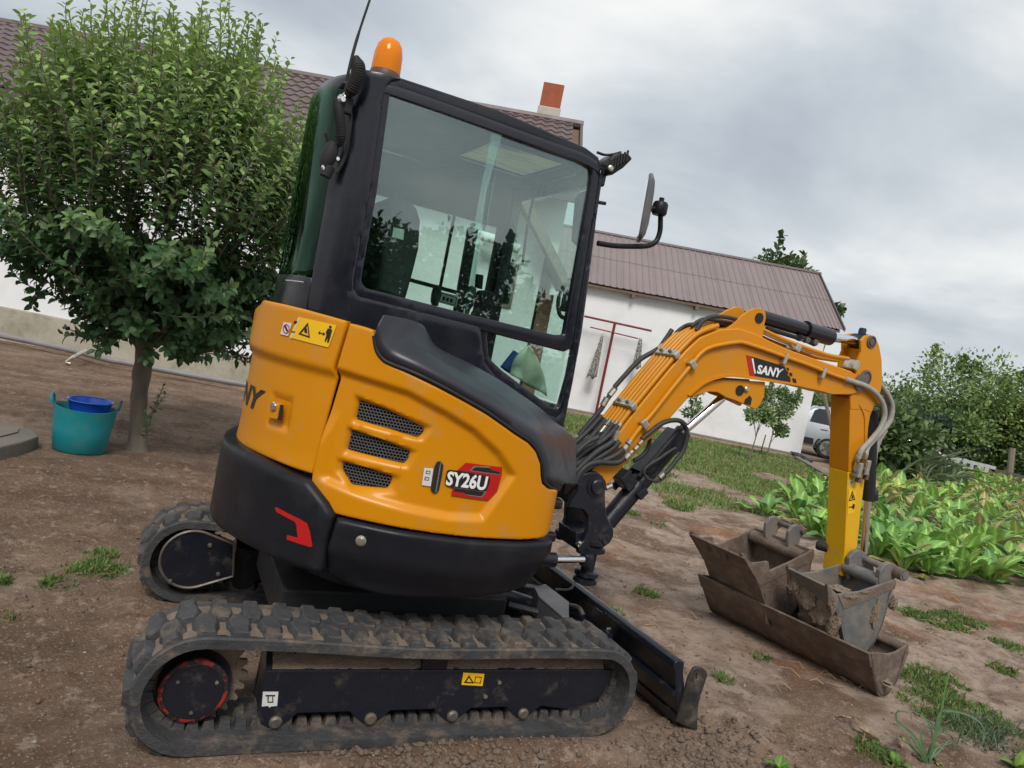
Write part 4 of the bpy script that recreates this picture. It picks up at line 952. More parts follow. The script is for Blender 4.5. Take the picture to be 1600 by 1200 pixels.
# ---------------------------------------------------------------- black arc cover over the tank
OC = [(586, 522), (590, 544), (599, 558), (612, 566), (650, 581), (693, 602), (727, 621), (762, 641), (806, 672), (830, 688), (843, 706), (850, 728), (852, 748), (860, 758), (876, 764), (893, 766)]
IC = [(596, 503), (615, 504), (640, 508), (660, 516), (673, 534), (690, 548), (728, 566), (762, 584), (800, 608), (840, 636), (868, 660), (886, 674), (900, 692), (900, 712), (899, 740), (896, 766)]
offc = .006; yi = -.30
A_ = [BC.pt(*BC.hit(u, v, offc), offc) for u, v in OC]
yi_l = [-.58, -.55, -.52, -.46, -.42, -.38, -.36, -.34, -.33, -.32, -.32, -.33, -.36, -.42, -.47, -.50]
B_ = [atY(u, v, y) for (u, v), y in zip(IC, yi_l)]
A2 = spline(A_, 6); B2 = spline(B_, 6); n = len(A2); mb = MB(); K = 25; vs = []
for i_, (a, b) in enumerate(zip(A2, B2)):
    dv = (b-a)
    for j in range(K):
        t_ = j/(K-1); p = a.lerp(b, t_)
        fi = i_/(n-1); hd_ = 1-sstep(fi, .20, .30); rt_ = sstep(fi, .80, .97)
        hi_ = .030*min(1, t_/.10)**.5*min(1, (1-t_)/.08)**.5 if 0 < t_ < 1 else 0
        st_p = float(sstep(t_, .42, .56)); body_ = hi_*(1-.72*st_p)
        bul = hi_*hd_+(1-hd_)*(body_*(1-rt_)+rt_*.8*hi_)
        p = p+Vector((0, -.35, .9)).normalized()*float(bul)
        if j == 0: p = a.lerp(b, .02)
        vs.append(p)
    vs.append(b+Vector((0, .06, -.05)))
K += 1
for i in range(n-1):
    for j in range(K-1): q_ = i*K+j; fs_ = (q_, q_+K, q_+K+1, q_+1); mb.add([], []) ; mb.f.append(fs_); mb.m.append(0)
mb.v = [tuple(x) for x in vs]
low = [a+Vector((0, .05, -.012)) for a in A2]; b0_ = len(mb.v); mb.v += [tuple(x) for x in low]
for i in range(n-1): mb.f.append((i*K, b0_+i, b0_+i+1, (i+1)*K)); mb.m.append(0)
arc = mb.build('tank_cover', covm, EX, smooth=75, solid=.004)
# dark rubber seal under the cover edge
MB().tube([a+Vector((0, .008, -.006)) for a in A2], .008, 6).build('cover_seal', mblk, arc)
# raised flat head of the cover
hd = [(600, 507), (640, 510), (656, 517), (664, 530), (668, 548), (675, 562), (700, 580), (735, 600), (790, 632), (760, 630), (700, 602), (640, 574), (612, 560), (602, 550), (597, 530)]
# ---------------------------------------------------------------- cab
cab_pts = [(.585, .70), (.30, .70), (.0, .70), (-.25, .695), (-.42, .66), (-.53, .57), (-.585, .42), (-.605, .25), (-.605, .08), (-.59, -.05), (-.555, -.15), (-.50, -.215), (-.42, -.245), (-.30, -.25), (-.1, -.25), (.2, -.25), (.5, -.25), (.62, -.25), (.66, -.25)]
CC = Curve(cab_pts)
CS = PlaneY(-.25)
s_off = CC.hit(770, 400)[0]-CS.hit(770, 400)[0]      # s = x + s_off on the straight side
ZR = 2.37
def X2S(P): return [(x+s_off, z) for x, z in P]
gl_edge = [(545, 128), (528, 205), (512, 285), (495, 380), (480, 470)]
Lg = H(CC, gl_edge)
out_ = Lg+H(CC, [(478, 492), (545, 520)])+H(CC, [(600, 545), (700, 590), (760, 625), (820, 665), (868, 690), (884, 668), (887, 655), (900, 590), (910, 520), (922, 430), (932, 350), (940, 295), (943, 272), (938, 256), (925, 243), (905, 232), (860, 209), (800, 186), (740, 163), (680, 142), (625, 122), (600, 112), (570, 108)])
win = [(610, 148), (624, 139), (774, 192), (905, 243), (922, 254), (927, 268), (925, 290), (908, 390), (884, 524), (870, 524), (721, 488), (572, 450), (565, 440), (567, 425), (590, 300)]
lwin = [(763, 521), (830, 531), (899, 543), (890, 590), (878, 633), (872, 640), (862, 636), (820, 605), (787, 580), (766, 560)]
wfo = [(601, 140), (612, 127), (626, 124), (780, 176), (915, 234), (933, 248), (938, 264), (936, 290), (918, 400), (896, 540), (882, 545), (720, 503), (562, 463), (553, 452), (553, 436), (578, 300)]
lfo = [(751, 509), (830, 519), (896, 536), (898, 560), (888, 600), (878, 645), (871, 653), (858, 648), (810, 612), (775, 588), (758, 566)]
HS = lambda px: H(CC, px)
pil = panel('cab_side_frame', CC, out_, pblk, EX, [HS(wfo), HS(lfo)], th=.045, grid=.03, edge=.008)
wfr = panel('window_frame', CC, HS([(598, 139), (610, 123), (626, 120), (782, 172), (917, 230), (937, 245), (942, 263), (940, 291), (922, 401), (900, 542), (883, 550), (719, 508), (560, 468), (549, 455), (549, 435), (574, 299)]), pblk, EX, [rounded(HS(win), .012)], th=.035, grid=.03, edge=.005, off=-.009, label='black surround of the large right cab window')
lfr = panel('lower_window_frame', CC, HS([(747, 505), (830, 515), (900, 532), (902, 560), (892, 602), (883, 648), (872, 658), (855, 653), (807, 617), (771, 592), (754, 569)]), pblk, EX, [rounded(HS(lwin), .01)], th=.035, grid=.03, edge=.005, off=-.013)
# two sliding panes and a fixed lower pane
def flatglass(name, px, y, parent, m=glz):
    q_ = [atY(u, v, y) for u, v in px]; return MB().prism(q_, (0, .004, 0)).build(name, m, parent, smooth=0)
flatglass('rear_sliding_pane', [(606, 135), (622, 130), (790, 190), (760, 300), (733, 498), (560, 452), (560, 430)], -.232, wfr)
flatglass('front_sliding_pane', [(772, 186), (905, 236), (928, 250), (932, 270), (888, 530), (720, 494), (745, 330)], -.222, wfr)
MB().tube([atY(786, 196, -.228), atY(760, 350, -.228)], .0035, 6).build('pane_edge_strip', glc, wfr)
mb = MB(); mb.prism([atY(u, v, -.226) for u, v in ((772, 191), (780, 194), (757, 310), (736, 380), (733, 380), (748, 310))], (0, .003, 0)); 
flatglass('lower_pane', [(758, 516), (900, 540), (880, 645), (865, 642), (762, 565)], -.228, lfr)
# roof
rp = [CC.pt(s_, ZR, -.004) for s_ in np.linspace(0, CC.s[-1]-.03, 70)]
def ringat(o_, z): return [CC.pt(s_, z, o_) for s_ in np.linspace(0, CC.s[-1]-.05, 70)]
mb = MB(); prf = [(-.03, 2.335), (-.004, 2.34), (-.003, 2.365), (-.012, 2.385), (-.04, 2.402), (-.10, 2.414)]; n = 70; vs = []
for o_, z in prf:
    for j, s_ in enumerate(np.linspace(0, CC.s[-1]-.055, n)):
        p_ = CC.pt(s_, z, o_); p_.z -= max(0, p_.x-.46)**2*1.6+.012*sstep(p_.x, -.3, .5); vs.append(p_)
fs_ = [(i*n+j, i*n+(j+1) % n, (i+1)*n+(j+1) % n, (i+1)*n+j) for i in range(len(prf)-1) for j in range(n)]; mb.add(vs, fs_)
rim = vs[-n:]; bq = len(mb.v); HH = [Vector((.12, -.10, 2.408)), Vector((.50, -.10, 2.404)), Vector((.50, .38, 2.404)), Vector((.12, .38, 2.408))]
cdt = delaunay_2d_cdt([Vector((p.x, p.y)) for p in rim]+[Vector((p.x, p.y)) for p in HH], [(i, (i+1) % n) for i in range(n)]+[(n+i, n+(i+1) % 4) for i in range(4)], [], 0, 1e-6)
cv = cdt[0]; src_ = {(round(p.x, 4), round(p.y, 4)): p.z for p in list(rim)+HH}
outr = [(p.x, p.y) for p in rim]; hol = [(p.x, p.y) for p in HH]
for tri in cdt[2]:
    c0 = np.array([[sum(cv[i][0] for i in tri)/3, sum(cv[i][1] for i in tri)/3]])
    if pin(c0, outr)[0] and not pin(c0, hol)[0]: mb.f.append(tuple(bq+i for i in tri)); mb.m.append(0)
mb.v += [(p[0], p[1], src_.get((round(p[0], 4), round(p[1], 4)), 2.405)) for p in cv]; roof = mb.build('cab_roof', pblk, EX, smooth=55)
bm = bmesh.new(); bm.from_mesh(roof.data); bmesh.ops.remove_doubles(bm, verts=bm.verts, dist=.0005); bmesh.ops.recalc_face_normals(bm, faces=bm.faces); bm.to_mesh(roof.data); bm.free()
mb = MB(); mb.box((-.22, .22, 2.335), (.68, .88, .012)); mb.box((.535, .22, 2.335), (.07, .88, .012)); mb.box((.31, -.16, 2.336), (.378, .12, .012)); mb.box((.31, .52, 2.336), (.378, .28, .012)); rl = mb.build('roof_lining', mat('roof_lining_grey', (.05, .053, .058), .8), roof, smooth=0, bevel=.01)
mb = MB(); q_ = [Vector((.13, -.09, 2.345)), Vector((.49, -.09, 2.345)), Vector((.49, .36, 2.345)), Vector((.13, .36, 2.345))]; mb.prism(q_, (0, 0, .003))
mb.build('roof_hatch_blind', mat('blind_fabric', (.78, .72, .58), .8, c2=(.50, .45, .38), scale=7, amt=.3, stretch=(1, 5, 1), transl=.5), roof, smooth=0)
MB().tube([(.52, -.15, 2.30), (.54, .32, 2.30)], .008, 8).build('blind_rail', chrome, roof)
mb = MB(); mb.box((.15, -.10, 2.425), (.18, .12, .02)); mb.build('roof_fitting', pblk, roof, smooth=0, bevel=.008)
MB().box((.31, .14, 2.416), (.40, .50, .006)).build('roof_window', glc, roof, smooth=0)
# rear curved glass, rear trims
z0 = H(CC, [(480, 470)])[0][1]; s1 = Lg[0][0]
gs0 = .75
panel('rear_glass', CC, [(gs0, 1.60), (Lg[-1][0]-.0, 1.60), (Lg[-2][0], Lg[-2][1]), (Lg[1][0], Lg[1][1]), (Lg[0][0], 2.345), (gs0, 2.345)], glr, EX, th=.005, grid=.04, edge=.002, off=-.004)
panel('rear_panel', CC, [(gs0, 1.36), (Lg[-1][0]+.005, 1.36), (Lg[-1][0]+.002, 1.595), (gs0, 1.595)], pblk, EX, th=.03, grid=.04, edge=.004)
decal('glass_marking', CC, [(446, 437), (474, 440), (474, 441.2), (446, 438.2)], paper, EX, off=.001)
# cab shell below windows on the left, rear-left pillar, front
mb = MB(); LY = .67
def bar(mb, a, b, w_, d_=.04, y=LY):
    """a,b photo px on plane y ; w_ width in m"""
    A = atY(*a, y); B = atY(*b, y); t_ = (B-A).normalized(); s__ = Vector((t_.z, 0, -t_.x))*w_/2
    mb.prism([A-s__, A+s__, B+s__, B-s__], (0, d_, 0))
bar(mb, (528, 215), (478, 480), .05); bar(mb, (806, 300), (750, 590), .10, .06); bar(mb, (741, 356), (716, 500), .055)
mb.build('left_door_frame', iblk, EX, smooth=0, bevel=.006)
mb = MB(); bar(mb, (711, 336), (683, 478), .012, .02); bar(mb, (640, 437), (722, 459), .02, .02); mb.build('left_window_bar', mblk, EX, smooth=0)
mb = MB(); mb.box((.07, .68, 1.15), (1.05, .03, .62)); mb.build('left_door_panel', pblk, EX, smooth=0, bevel=.01)
mb = MB(); mb.box((.03, .68, 2.22), (1.12, .04, .22)); mb.build('left_roof_rail', iblk, EX, smooth=0, bevel=.01)
mb = MB(); mb.box((-.03, .655, 1.40), (1.0, .03, .09)); mb.build('left_sill', iblk, EX, smooth=0, bevel=.01)
fb = MB(); q_ = [Vector((x, .695, z)) for x, z in ((-.42, 1.46), (.56, 1.46), (.56, 2.29), (-.42, 2.29))]; fb.prism(q_, (0, .004, 0)); fb.build('left_door_glass', glc, EX, smooth=0)
MB().prism([atY(u, v, .655) for u, v in ((746, 428), (756, 430), (754, 452), (744, 449))], (0, .03, 0)).build('door_catch', mblk, EX, smooth=0, bevel=.003)
decal('door_notice', PlaneY(.64), [(688, 455), (717, 463), (713, 480), (684, 472)], paper, EX)
decal('notice_border', PlaneY(.64), [(689.5, 457.5), (714.5, 464.5), (711.5, 478), (686, 470.5)], ink, EX, off=.003, holes=[[(690.5, 459), (713.3, 465.5), (710.7, 476.5), (687.2, 469.8)]])
for i in range(3): decal('notice_line', PlaneY(.64), [(692+i*6, 463+i*1.6), (696+i*6, 464+i*1.6), (694.5+i*6, 470+i*1.6), (690.5+i*6, 469+i*1.6)], ink, EX, off=.003)
# front: windscreen frame
mb = MB(); xf = .60
mb.box((xf, .665, 1.78), (.05, .05, 1.12)); mb.box((xf+.005, .22, 2.30), (.05, .9, .085)); mb.box((xf, .22, 1.12), (.05, .88, .30)); mb.build('front_frame', pblk, EX, smooth=0, bevel=.01)
MB().prism([Vector((xf+.01, y, z)) for y, z in ((-.21, 1.28), (.64, 1.28), (.64, 2.30), (-.21, 2.30))], (.005, 0, 0)).build('windscreen', glc, EX, smooth=0)
mb = MB(); mb.tube(spline([(xf-.04, .35, 2.28), (xf-.05, .33, 2.1), (xf-.05, .30, 1.9)], 5), .007, 6); mb.build('wiper_arm', mblk, EX)
# inner visor on the near front pillar
MB().prism([atY(u, v, -.17) for u, v in ((904, 310), (914, 298), (926, 296), (918, 382), (906, 384), (898, 376))], (0, .04, 0)).build('pillar_trim', mblk, EX, smooth=0, bevel=.008)
# floor, console, seat, levers
mb = MB(); mb.box((.05, .22, 1.02), (1.1, .85, .04)); mb.build('cab_floor', iblk, EX, smooth=0)
seat = MB().box((-.12, .25, 1.36), (.50, .46, .14)).build('seat', iblk, EX, smooth=0, bevel=.04, seg=4)
mb = MB(); mb.box((-.12, .25, 1.16), (.42, .42, .28)); mb.build('seat_base', iblk, seat, smooth=0, bevel=.02)
SB = [atY(u, v, .06) for u, v in ((588, 455), (600, 380), (612, 310), (622, 303), (636, 308), (652, 325), (658, 345), (655, 390), (645, 430), (634, 470))]
MB().prism(SB, (0, .40, 0)).build('backrest', iblk, seat, smooth=40, bevel=.02, seg=3)
MB().prism([atY(u, v, .056) for u, v in ((615, 355), (632, 359), (630, 375), (613, 370))], (0, .003, 0)).build('seat_label', paper, seat, smooth=0)
mb = MB()
for y in (.02, .50): mb.box((.02, y, 1.42), (.34, .09, .08))
con = mb.build('armrest_console', iblk, EX, smooth=0, bevel=.02)
for (x, y) in ((.20, .02), (.20, .50)):
    MB().lathe((x, y, 1.46), [(.03, 0), (.028, .02), (.012, .05), (.011, .15), (.022, .17), (.026, .21), (.022, .25), (0, .26)], 14).build('control_lever', iblk, con)
mb = MB(); mb.box((.44, .45, 1.36), (.07, .14, .55)); mb.box((.50, .58, 1.5), (.09, .10, .5)); mb.build('front_console', iblk, EX, smooth=0, bevel=.02)
mb = MB()
for y, x in ((.15, .42), (.30, .42)): mb.tube(spline([(x, y, 1.04), (x+.02, y, 1.25), (x-.02, y, 1.45)], 5), .010, 8); mb.lathe((x-.02, y, 1.45), [(.014, 0), (.018, .03), (0, .05)], 10)
mb.build('travel_lever', mblk, EX)
MB().lathe(atY(803, 407, .60), [(.012, 0), (.012, .01), (0, .014)], 12, (0, -1, 0)).build('dome_bolt', chrome, EX)
mb = MB(); q_ = [(877, 462), (884, 455), (892, 458), (893, 480), (890, 498), (880, 500), (874, 490)]
MB().tube(spline([atY(u, v, -.12) for u, v in ((884, 445), (876, 456), (872, 475), (875, 492), (884, 498))], 5), .010, 8).build('grab_handle', mblk, EX)
MB().box(atY(884, 470, -.12), (.03, .04, .10)).build('handle_grip', iblk, EX, smooth=0, bevel=.008)
# pale cloth and blue roll behind the lower pane : loose things in the cab
def drape(px_top, px_l, px_r, y, m, name, label, cat):
    T = atY(*px_top, y); L_ = atY(*px_l, y-.05); R_ = atY(*px_r, y+.03); mb = MB(); vs = []; n = 10; fs = []
    for i in range(n+1):
        t_ = i/n
        for j in range(13):
            q = j/12; b = L_.lerp(R_, q); p = T.lerp(b, t_)+Vector((.05*(q-.5)*math.sin(math.pi*t_), -.03*math.sin(q*9)*t_, .04*math.sin(math.pi*q)*math.sin(math.pi*min(1, t_*1.3)))); vs.append(p)
    for i in range(n):
        for j in range(12): k = i*13+j; fs.append((k, k+1, k+14, k+13))
    mb.add(vs, fs); return finish(mb.build(name, m, None, loc=T, solid=.006, smooth=70), label, cat)
drape((826, 540), (797, 585), (852, 618), -.06, cloth, 'draped_cloth', 'pale green cloth draped behind the lower right cab window', 'cloth')
bo = MB().tube([atY(790, 578, .02), atY(808, 552, .02)], [.03, .024], 14).build('rolled_cloth', mat('blue_cloth', (.02, .05, .22), .8), None, loc=atY(790, 578, .02)); finish(bo, 'dark blue roll beside the pale cloth in the cab', 'rolled cloth')
# ---------------------------------------------------------------- beacon, aerial, cables, lamp, mirror
bx = -.36; byy = .02
p0 = Vector((bx, byy, 2.418)); ax = Vector((.0, 0, 1))
bcn = MB().lathe(p0, [(.068, 0), (.068, .035), (.064, .05), (.060, .055)], 32, ax).build('beacon_base', mblk, EX)
MB().lathe(p0+ax*.055, [(.063, 0), (.063, .018), (.060, .022)], 32, ax).build('beacon_collar', mat('beacon_collar_brown', (.10, .05, .04), .5), bcn)
MB().lathe(p0+ax*.077, [(.061, 0), (.060, .03), (.058, .075), (.050, .110), (.036, .130), (.016, .140), (0, .142)], 32, ax).build('beacon_lens', amber, bcn)
MB().lathe(p0+ax*.072, [(.052, 0), (.051, .07), (.044, .10), (.02, .125), (0, .13)], 24, ax).build('beacon_core', ambc, bcn)
an = [atY(u, v, -.20) for u, v in ((537, 155), (545, 110), (558, 60), (577, 2))]; an.append(an[-1]+(an[-1]-an[-2])*.8)
aer = MB().tube(spline(an, 4), [.006]*9+[.0045]*(len(spline(an, 4))-9), 8).build('aerial', mblk, EX)
MB().lathe(atY(537, 158, -.2), [(.018, -.02), (.022, 0), (.016, .02), (.008, .04)], 14, (0.2, 0, 1)).build('aerial_base', zinc, aer)
def coil(name, px, y, rad, turns, wr=.004, m=mblk):
    pts = spline([atY(u, v, yy) for (u, v), yy in zip(px, y)], 10); pts = [Vector(p) for p in pts]; L = [0]
    for a, b in zip(pts, pts[1:]): L.append(L[-1]+(b-a).length)
    n = turns*10; o_ = []
    for i in range(n+1):
        d = L[-1]*i/n; k = min(max(int(np.searchsorted(L, d))-1, 0), len(pts)-2); t_ = (d-L[k])/max(L[k+1]-L[k], 1e-9); c = pts[k].lerp(pts[k+1], t_); tn = (pts[k+1]-pts[k]).normalized(); e1 = tn.cross(Vector((0, 1, 0))).normalized(); e2 = tn.cross(e1); a = 2*math.pi*turns*i/n
        rr = rad*(min(1, .35+3*min(i, n-i)/n)); o_.append(c+(e1*math.cos(a)+e2*math.sin(a))*rr)
    mb = MB(); mb.tube(o_, wr, 6, cap=True); mb.tube(pts, rad*.5, 6); return mb.build(name, m, EX)
coil('coiled_cable', [(556, 90), (560, 112), (553, 133), (543, 150)], [-.27, -.29, -.28, -.25], .023, 22, .0055)
coil('coiled_cable', [(526, 155), (531, 185), (533, 215), (530, 228)], [-.24, -.27, -.27, -.25], .016, 26, .0045)
mb = MB(); mb.tube(spline([atY(u, v, -.235) for u, v in ((545, 160), (548, 185), (543, 225), (537, 250), (526, 270))], 6), .007, 6); mb.tube(spline([atY(u, v, -.23) for u, v in ((508, 208), (513, 220), (521, 228))], 6), .006, 6)
mb.lathe(atY(514, 243, -.24), [(.018, -.05), (.026, -.03), (.030, 0), (.026, .03), (.02, .05)], 14, (.2, 0, 1)); mb.lathe(atY(511, 268, -.24), [(.022, -.02), (.024, .02), (.01, .03)], 14, (.2, 0, 1)); mb.build('cable_plug', mblk, EX)
mb = MB(); mb.lathe(atY(508, 262, -.25), [(.012, -.005), (.016, 0), (.012, .006)], 12, (.3, -1, 0)); mb.lathe(atY(527, 248, -.25), [(.007, -.005), (.009, 0), (.007, .006)], 10, (.3, -1, 0)); mb.lathe(atY(534, 155, -.26), [(.016, -.006), (.018, 0), (.01, .012)], 12, (.3, -1, 0)); mb.build('cable_screw', chrome, EX)
MB().box(atY(540, 165, -.24), (.05, .03, .06)).build('aerial_bracket', mblk, EX, smooth=0, bevel=.006)
# work lamp at the front of the roof
wl = MB().prism([atY(u, v, -.28) for u, v in ((949, 265), (955, 247), (968, 239), (983, 240), (989, 248), (975, 262), (958, 273), (951, 272))], (0, .14, 0)).build('work_lamp', plas, EX, smooth=0, bevel=.008)
for i in range(6):
    a = np.array((955+i*4.6, 267-i*2.6)); b = a+np.array((3.5, -19)); a += (b-a)*.12
    MB().tube([atY(*a, -.285), atY(*b, -.285)], .005, 6).build('cooling_fin', mblk, wl)
MB().prism([atY(u, v, -.25) for u, v in ((942, 262), (956, 260), (956, 270), (942, 272))], (0, .05, 0)).build('lamp_bracket', mblk, wl, smooth=0)
MB().lathe(atY(954, 263, -.285), [(.014, 0), (.014, .005), (.008, .01), (0, .01)], 12, (0, -1, 0)).build('lamp_bolt', zinc, wl)
MB().tube(spline([atY(u, v, -.22) for u, v in ((933, 238), (945, 242), (958, 241), (970, 238), (962, 243))], 5), .006, 6).build('lamp_cable', mblk, wl)
MB().tube([atY(934, 316, -.24), atY(946, 318, -.24)], .008, 8).build('hinge_stub', mblk, EX)
# mirror
ma = MB().tube(spline([atY(u, v, -.20) for u, v in ((934, 380), (960, 384), (990, 385), (1012, 384), (1025, 377), (1031, 362), (1032, 345), (1032, 330))], 6), .0125, 10).build('mirror_arm', plas, EX)
MB().lathe(atY(1031, 326, -.20), [(.030, -.030), (.036, -.02), (.036, .02), (.030, .03), (.012, .032), (.012, .05), (0, .052)], 18, (0, 0, 1)).build('mirror_joint', plas, ma)
MB().tube([atY(1029, 326, -.20), atY(1014, 326, -.20)], .014, 8).build('mirror_stub', plas, ma)
mc = atY(1008, 326, -.20); hh = .155; vs = []; mp_ = MB()
Mz = Matrix.Rotation(R(-2), 3, 'Y')@Matrix.Rotation(R(-30), 3, 'Z')
sh = rounded([(-.085, -.15), (.085, -.15), (.085, .15), (-.085, .15)], .035)
def mv(x, y, z): return mc+Mz@Vector((x, y, z))
k = len(sh); lay = [(-.012, .97), (-.008, 1), (.004, 1), (.02, .8), (.026, .5)]
vs = [mv(d_, y*s__, z*s__) for d_, s__ in lay for y, z in sh]; fs_ = [(i*k+j, i*k+(j+1) % k, (i+1)*k+(j+1) % k, (i+1)*k+j) for i in range(len(lay)-1) for j in range(k)]+[tuple(range(k))[::-1], tuple((len(lay)-1)*k+j for j in range(k))]
mh = MB().add(vs, fs_).build('mirror_housing', greyd, ma, smooth=40)
MB().add([mv(-.0125, y*.93, z*.93) for y, z in sh], [tuple(range(k))[::-1]]).build('mirror_face', mat('mirror_glass', (.75, .78, .8), .03, metal=1, rvar=.01), mh, smooth=0)
# ================================================================ swing post, boom, arm
YB = -.085; W = .17
def py(px, y): return [atY(u, v, y) for u, v in px]
swp = [(903, 748), (912, 741), (921, 738), (934, 738), (943, 745), (946, 756), (946, 780), (948, 805), (953, 816), (959, 827), (959, 838), (953, 849), (940, 858), (928, 866), (905, 866), (903, 852), (912, 846), (918, 830), (919, 806), (912, 797), (888, 793), (895, 780), (903, 766)]
mb = MB(); mb.prism(py(swp, -.125), (0, .035, 0)); mb.prism([Vector((p.x, .09, p.z)) for p in py(swp, -.125)], (0, .035, 0))
sp = mb.build('swing_post', fblk, EX, smooth=30, bevel=.006)
mb = MB(); pz = atY(918, 880, -.05)
mb.prism([Vector((p.x, -.09, p.z)) for p in py([(905, 835), (945, 835), (945, 855), (928, 866), (905, 862)], -.125)], (0, .18, 0)); mb.build('post_web', fblk, sp, smooth=0, bevel=.005)
for (u, v, r_) in ((932, 760, .052), (944, 843, .03)):
    c_0 = atY(u, v, -.125); MB().lathe(c_0, [(r_, -.0), (r_, .006), (r_*.7, .008), (r_*.7, .016), (r_*.62, .02), (0, .02)], 24, (0, -1, 0)).build('pivot_pin', fblk, sp)
c_0 = atY(921, 872, -.09); mb = MB()
for dz_, r_ in ((.085, .055), (.05, .068), (-.075, .06), (-.11, .06)): mb.lathe(c_0+Vector((0, 0, dz_)), [(r_*.8, -.016), (r_, -.01), (r_, .01), (r_*.8, .016)], 28)
mb.lathe(c_0, [(.034, -.13), (.034, .11)], 20); mb.build('swing_pivot', fblk, EX)
MB().lathe(atY(905, 850, -.16), [(.010, -.01), (.012, 0), (.009, .012), (0, .016)], 12, (0, -.5, 1)).build('grease_nipple', zinc, sp)
sc_ = MB().tube([atY(838, 872, -.20), atY(866, 875, -.20)], .035, 20).build('swing_cylinder', fblk, EX); MB().tube([atY(860, 874.5, -.20), atY(911, 874, -.165)], .0165, 20).build('cylinder_rod', chrome, sc_)
MB().lathe(atY(916, 874, -.15), [(.03, -.03), (.034, -.02), (.034, .02), (.03, .03)], 18).build('rod_eye', fblk, sc_)
mb = MB(); mb.box((.62, 0, .80), (.36, .30, .05)); mb.box((.62, 0, .64), (.36, .30, .05)); mb.box((.52, .0, .72), (.2, .26, .16)); mb.build('swing_bracket', fblk, EX, smooth=0, bevel=.015)
# boom
bmp = [(917, 772), (915, 752), (925, 735), (950, 700), (995, 640), (1044, 580), (1072, 548), (1095, 527), (1125, 515), (1155, 513), (1180, 521), (1205, 534), (1240, 549), (1295, 568), (1330, 580), (1344, 590), (1349, 602), (1344, 613), (1330, 617), (1300, 617), (1262, 607), (1225, 600), (1190, 595), (1160, 590), (1140, 589), (1118, 593), (1098, 602), (1074, 624), (1040, 662), (1012, 690), (975, 728), (950, 756), (944, 770), (930, 778)]
Bp = py(bmp, YB)
boom = MB().prism(Bp, (0, W, 0)).build('boom', yel, EX, smooth=30, bevel=.006)
# raised weld flanges along belly and back
def strip(px, y0, hw, t_, name, parent, m=yel, n=4):
    pts = spline(py(px, y0), n); mb = MB(); vs = []
    for i, p in enumerate(pts):
        a = pts[max(i-1, 0)]; b = pts[min(i+1, len(pts)-1)]; d = (b-a).normalized(); s__ = Vector((-d.z, 0, d.x))*hw
        vs += [p-s__, p-s__+Vector((0, -t_, 0)), p+s__+Vector((0, -t_, 0)), p+s__]
    for i in range(len(pts)-1):
        for j in range(3): k = i*4+j; mb.f.append((k, k+1, k+5, k+4)); mb.m.append(0)
    mb.v = [tuple(v) for v in vs]; o = mb.build(name, m, parent, smooth=30)
    bm = bmesh.new(); bm.from_mesh(o.data); bmesh.ops.recalc_face_normals(bm, faces=bm.faces); bm.to_mesh(o.data); bm.free(); return o
strip([(1075, 618), (1098, 599), (1120, 590), (1145, 587), (1190, 593), (1240, 600), (1290, 611)], YB, .006, .010, 'belly_flange', boom)
lug = py([(1083, 610), (1110, 596), (1130, 593), (1196, 597), (1194, 620), (1188, 632), (1181, 640), (1166, 633), (1150, 626), (1135, 621), (1122, 613), (1108, 612), (1093, 616), (1080, 622)], YB+.012)
mb = MB(); mb.prism(lug, (0, .02, 0)); mb.prism([v+Vector((0, .12, 0)) for v in lug], (0, .02, 0)); lugo = mb.build('cylinder_lug', yel, boom, smooth=0, bevel=.003)
MB().lathe(atY(1156, 610, YB+.010), [(.028, 0), (.028, .003), (0, .0031)], 24, (0, -1, 0)).build('pin_hole', mblk, lugo)
MB().lathe(atY(1166, 608, YB+.010), [(.016, 0), (.016, .006), (.010, .012), (0, .012)], 14, (0, -1, 0)).build('lug_bolt', zinc, lugo)
MB().prism(py([(1163, 630), (1165, 624), (1172, 618), (1175, 623), (1173, 633)], YB+.008), (0, .003, 0)).build('lug_opening', mblk, lugo, smooth=0)
nb1 = py([(1135, 514), (1146, 507), (1159, 494), (1170, 486), (1182, 481), (1190, 482), (1196, 487), (1197, 497), (1194, 510), (1192, 528), (1160, 520)], -.070)
fb1 = py([(1105, 512), (1120, 494), (1140, 483), (1152, 479), (1160, 481), (1165, 490), (1165, 512), (1150, 520)], .070)
br = MB().prism(nb1, (0, .016, 0)).build('arm_cylinder_bracket', yel, boom, smooth=0, bevel=.003); MB().prism([p-Vector((0, 0, 0)) for p in fb1], (0, .016, 0)).build('arm_cylinder_bracket', yel, boom, smooth=0, bevel=.003)
MB().lathe(atY(1186, 497, -.0705), [(.028, 0), (.028, .004), (0, .0041)], 24, (0, -1, 0)).build('pin_hole', mblk, br)
MB().lathe(atY(1262, 522, .0), [(.0, 0)], 4) if False else None
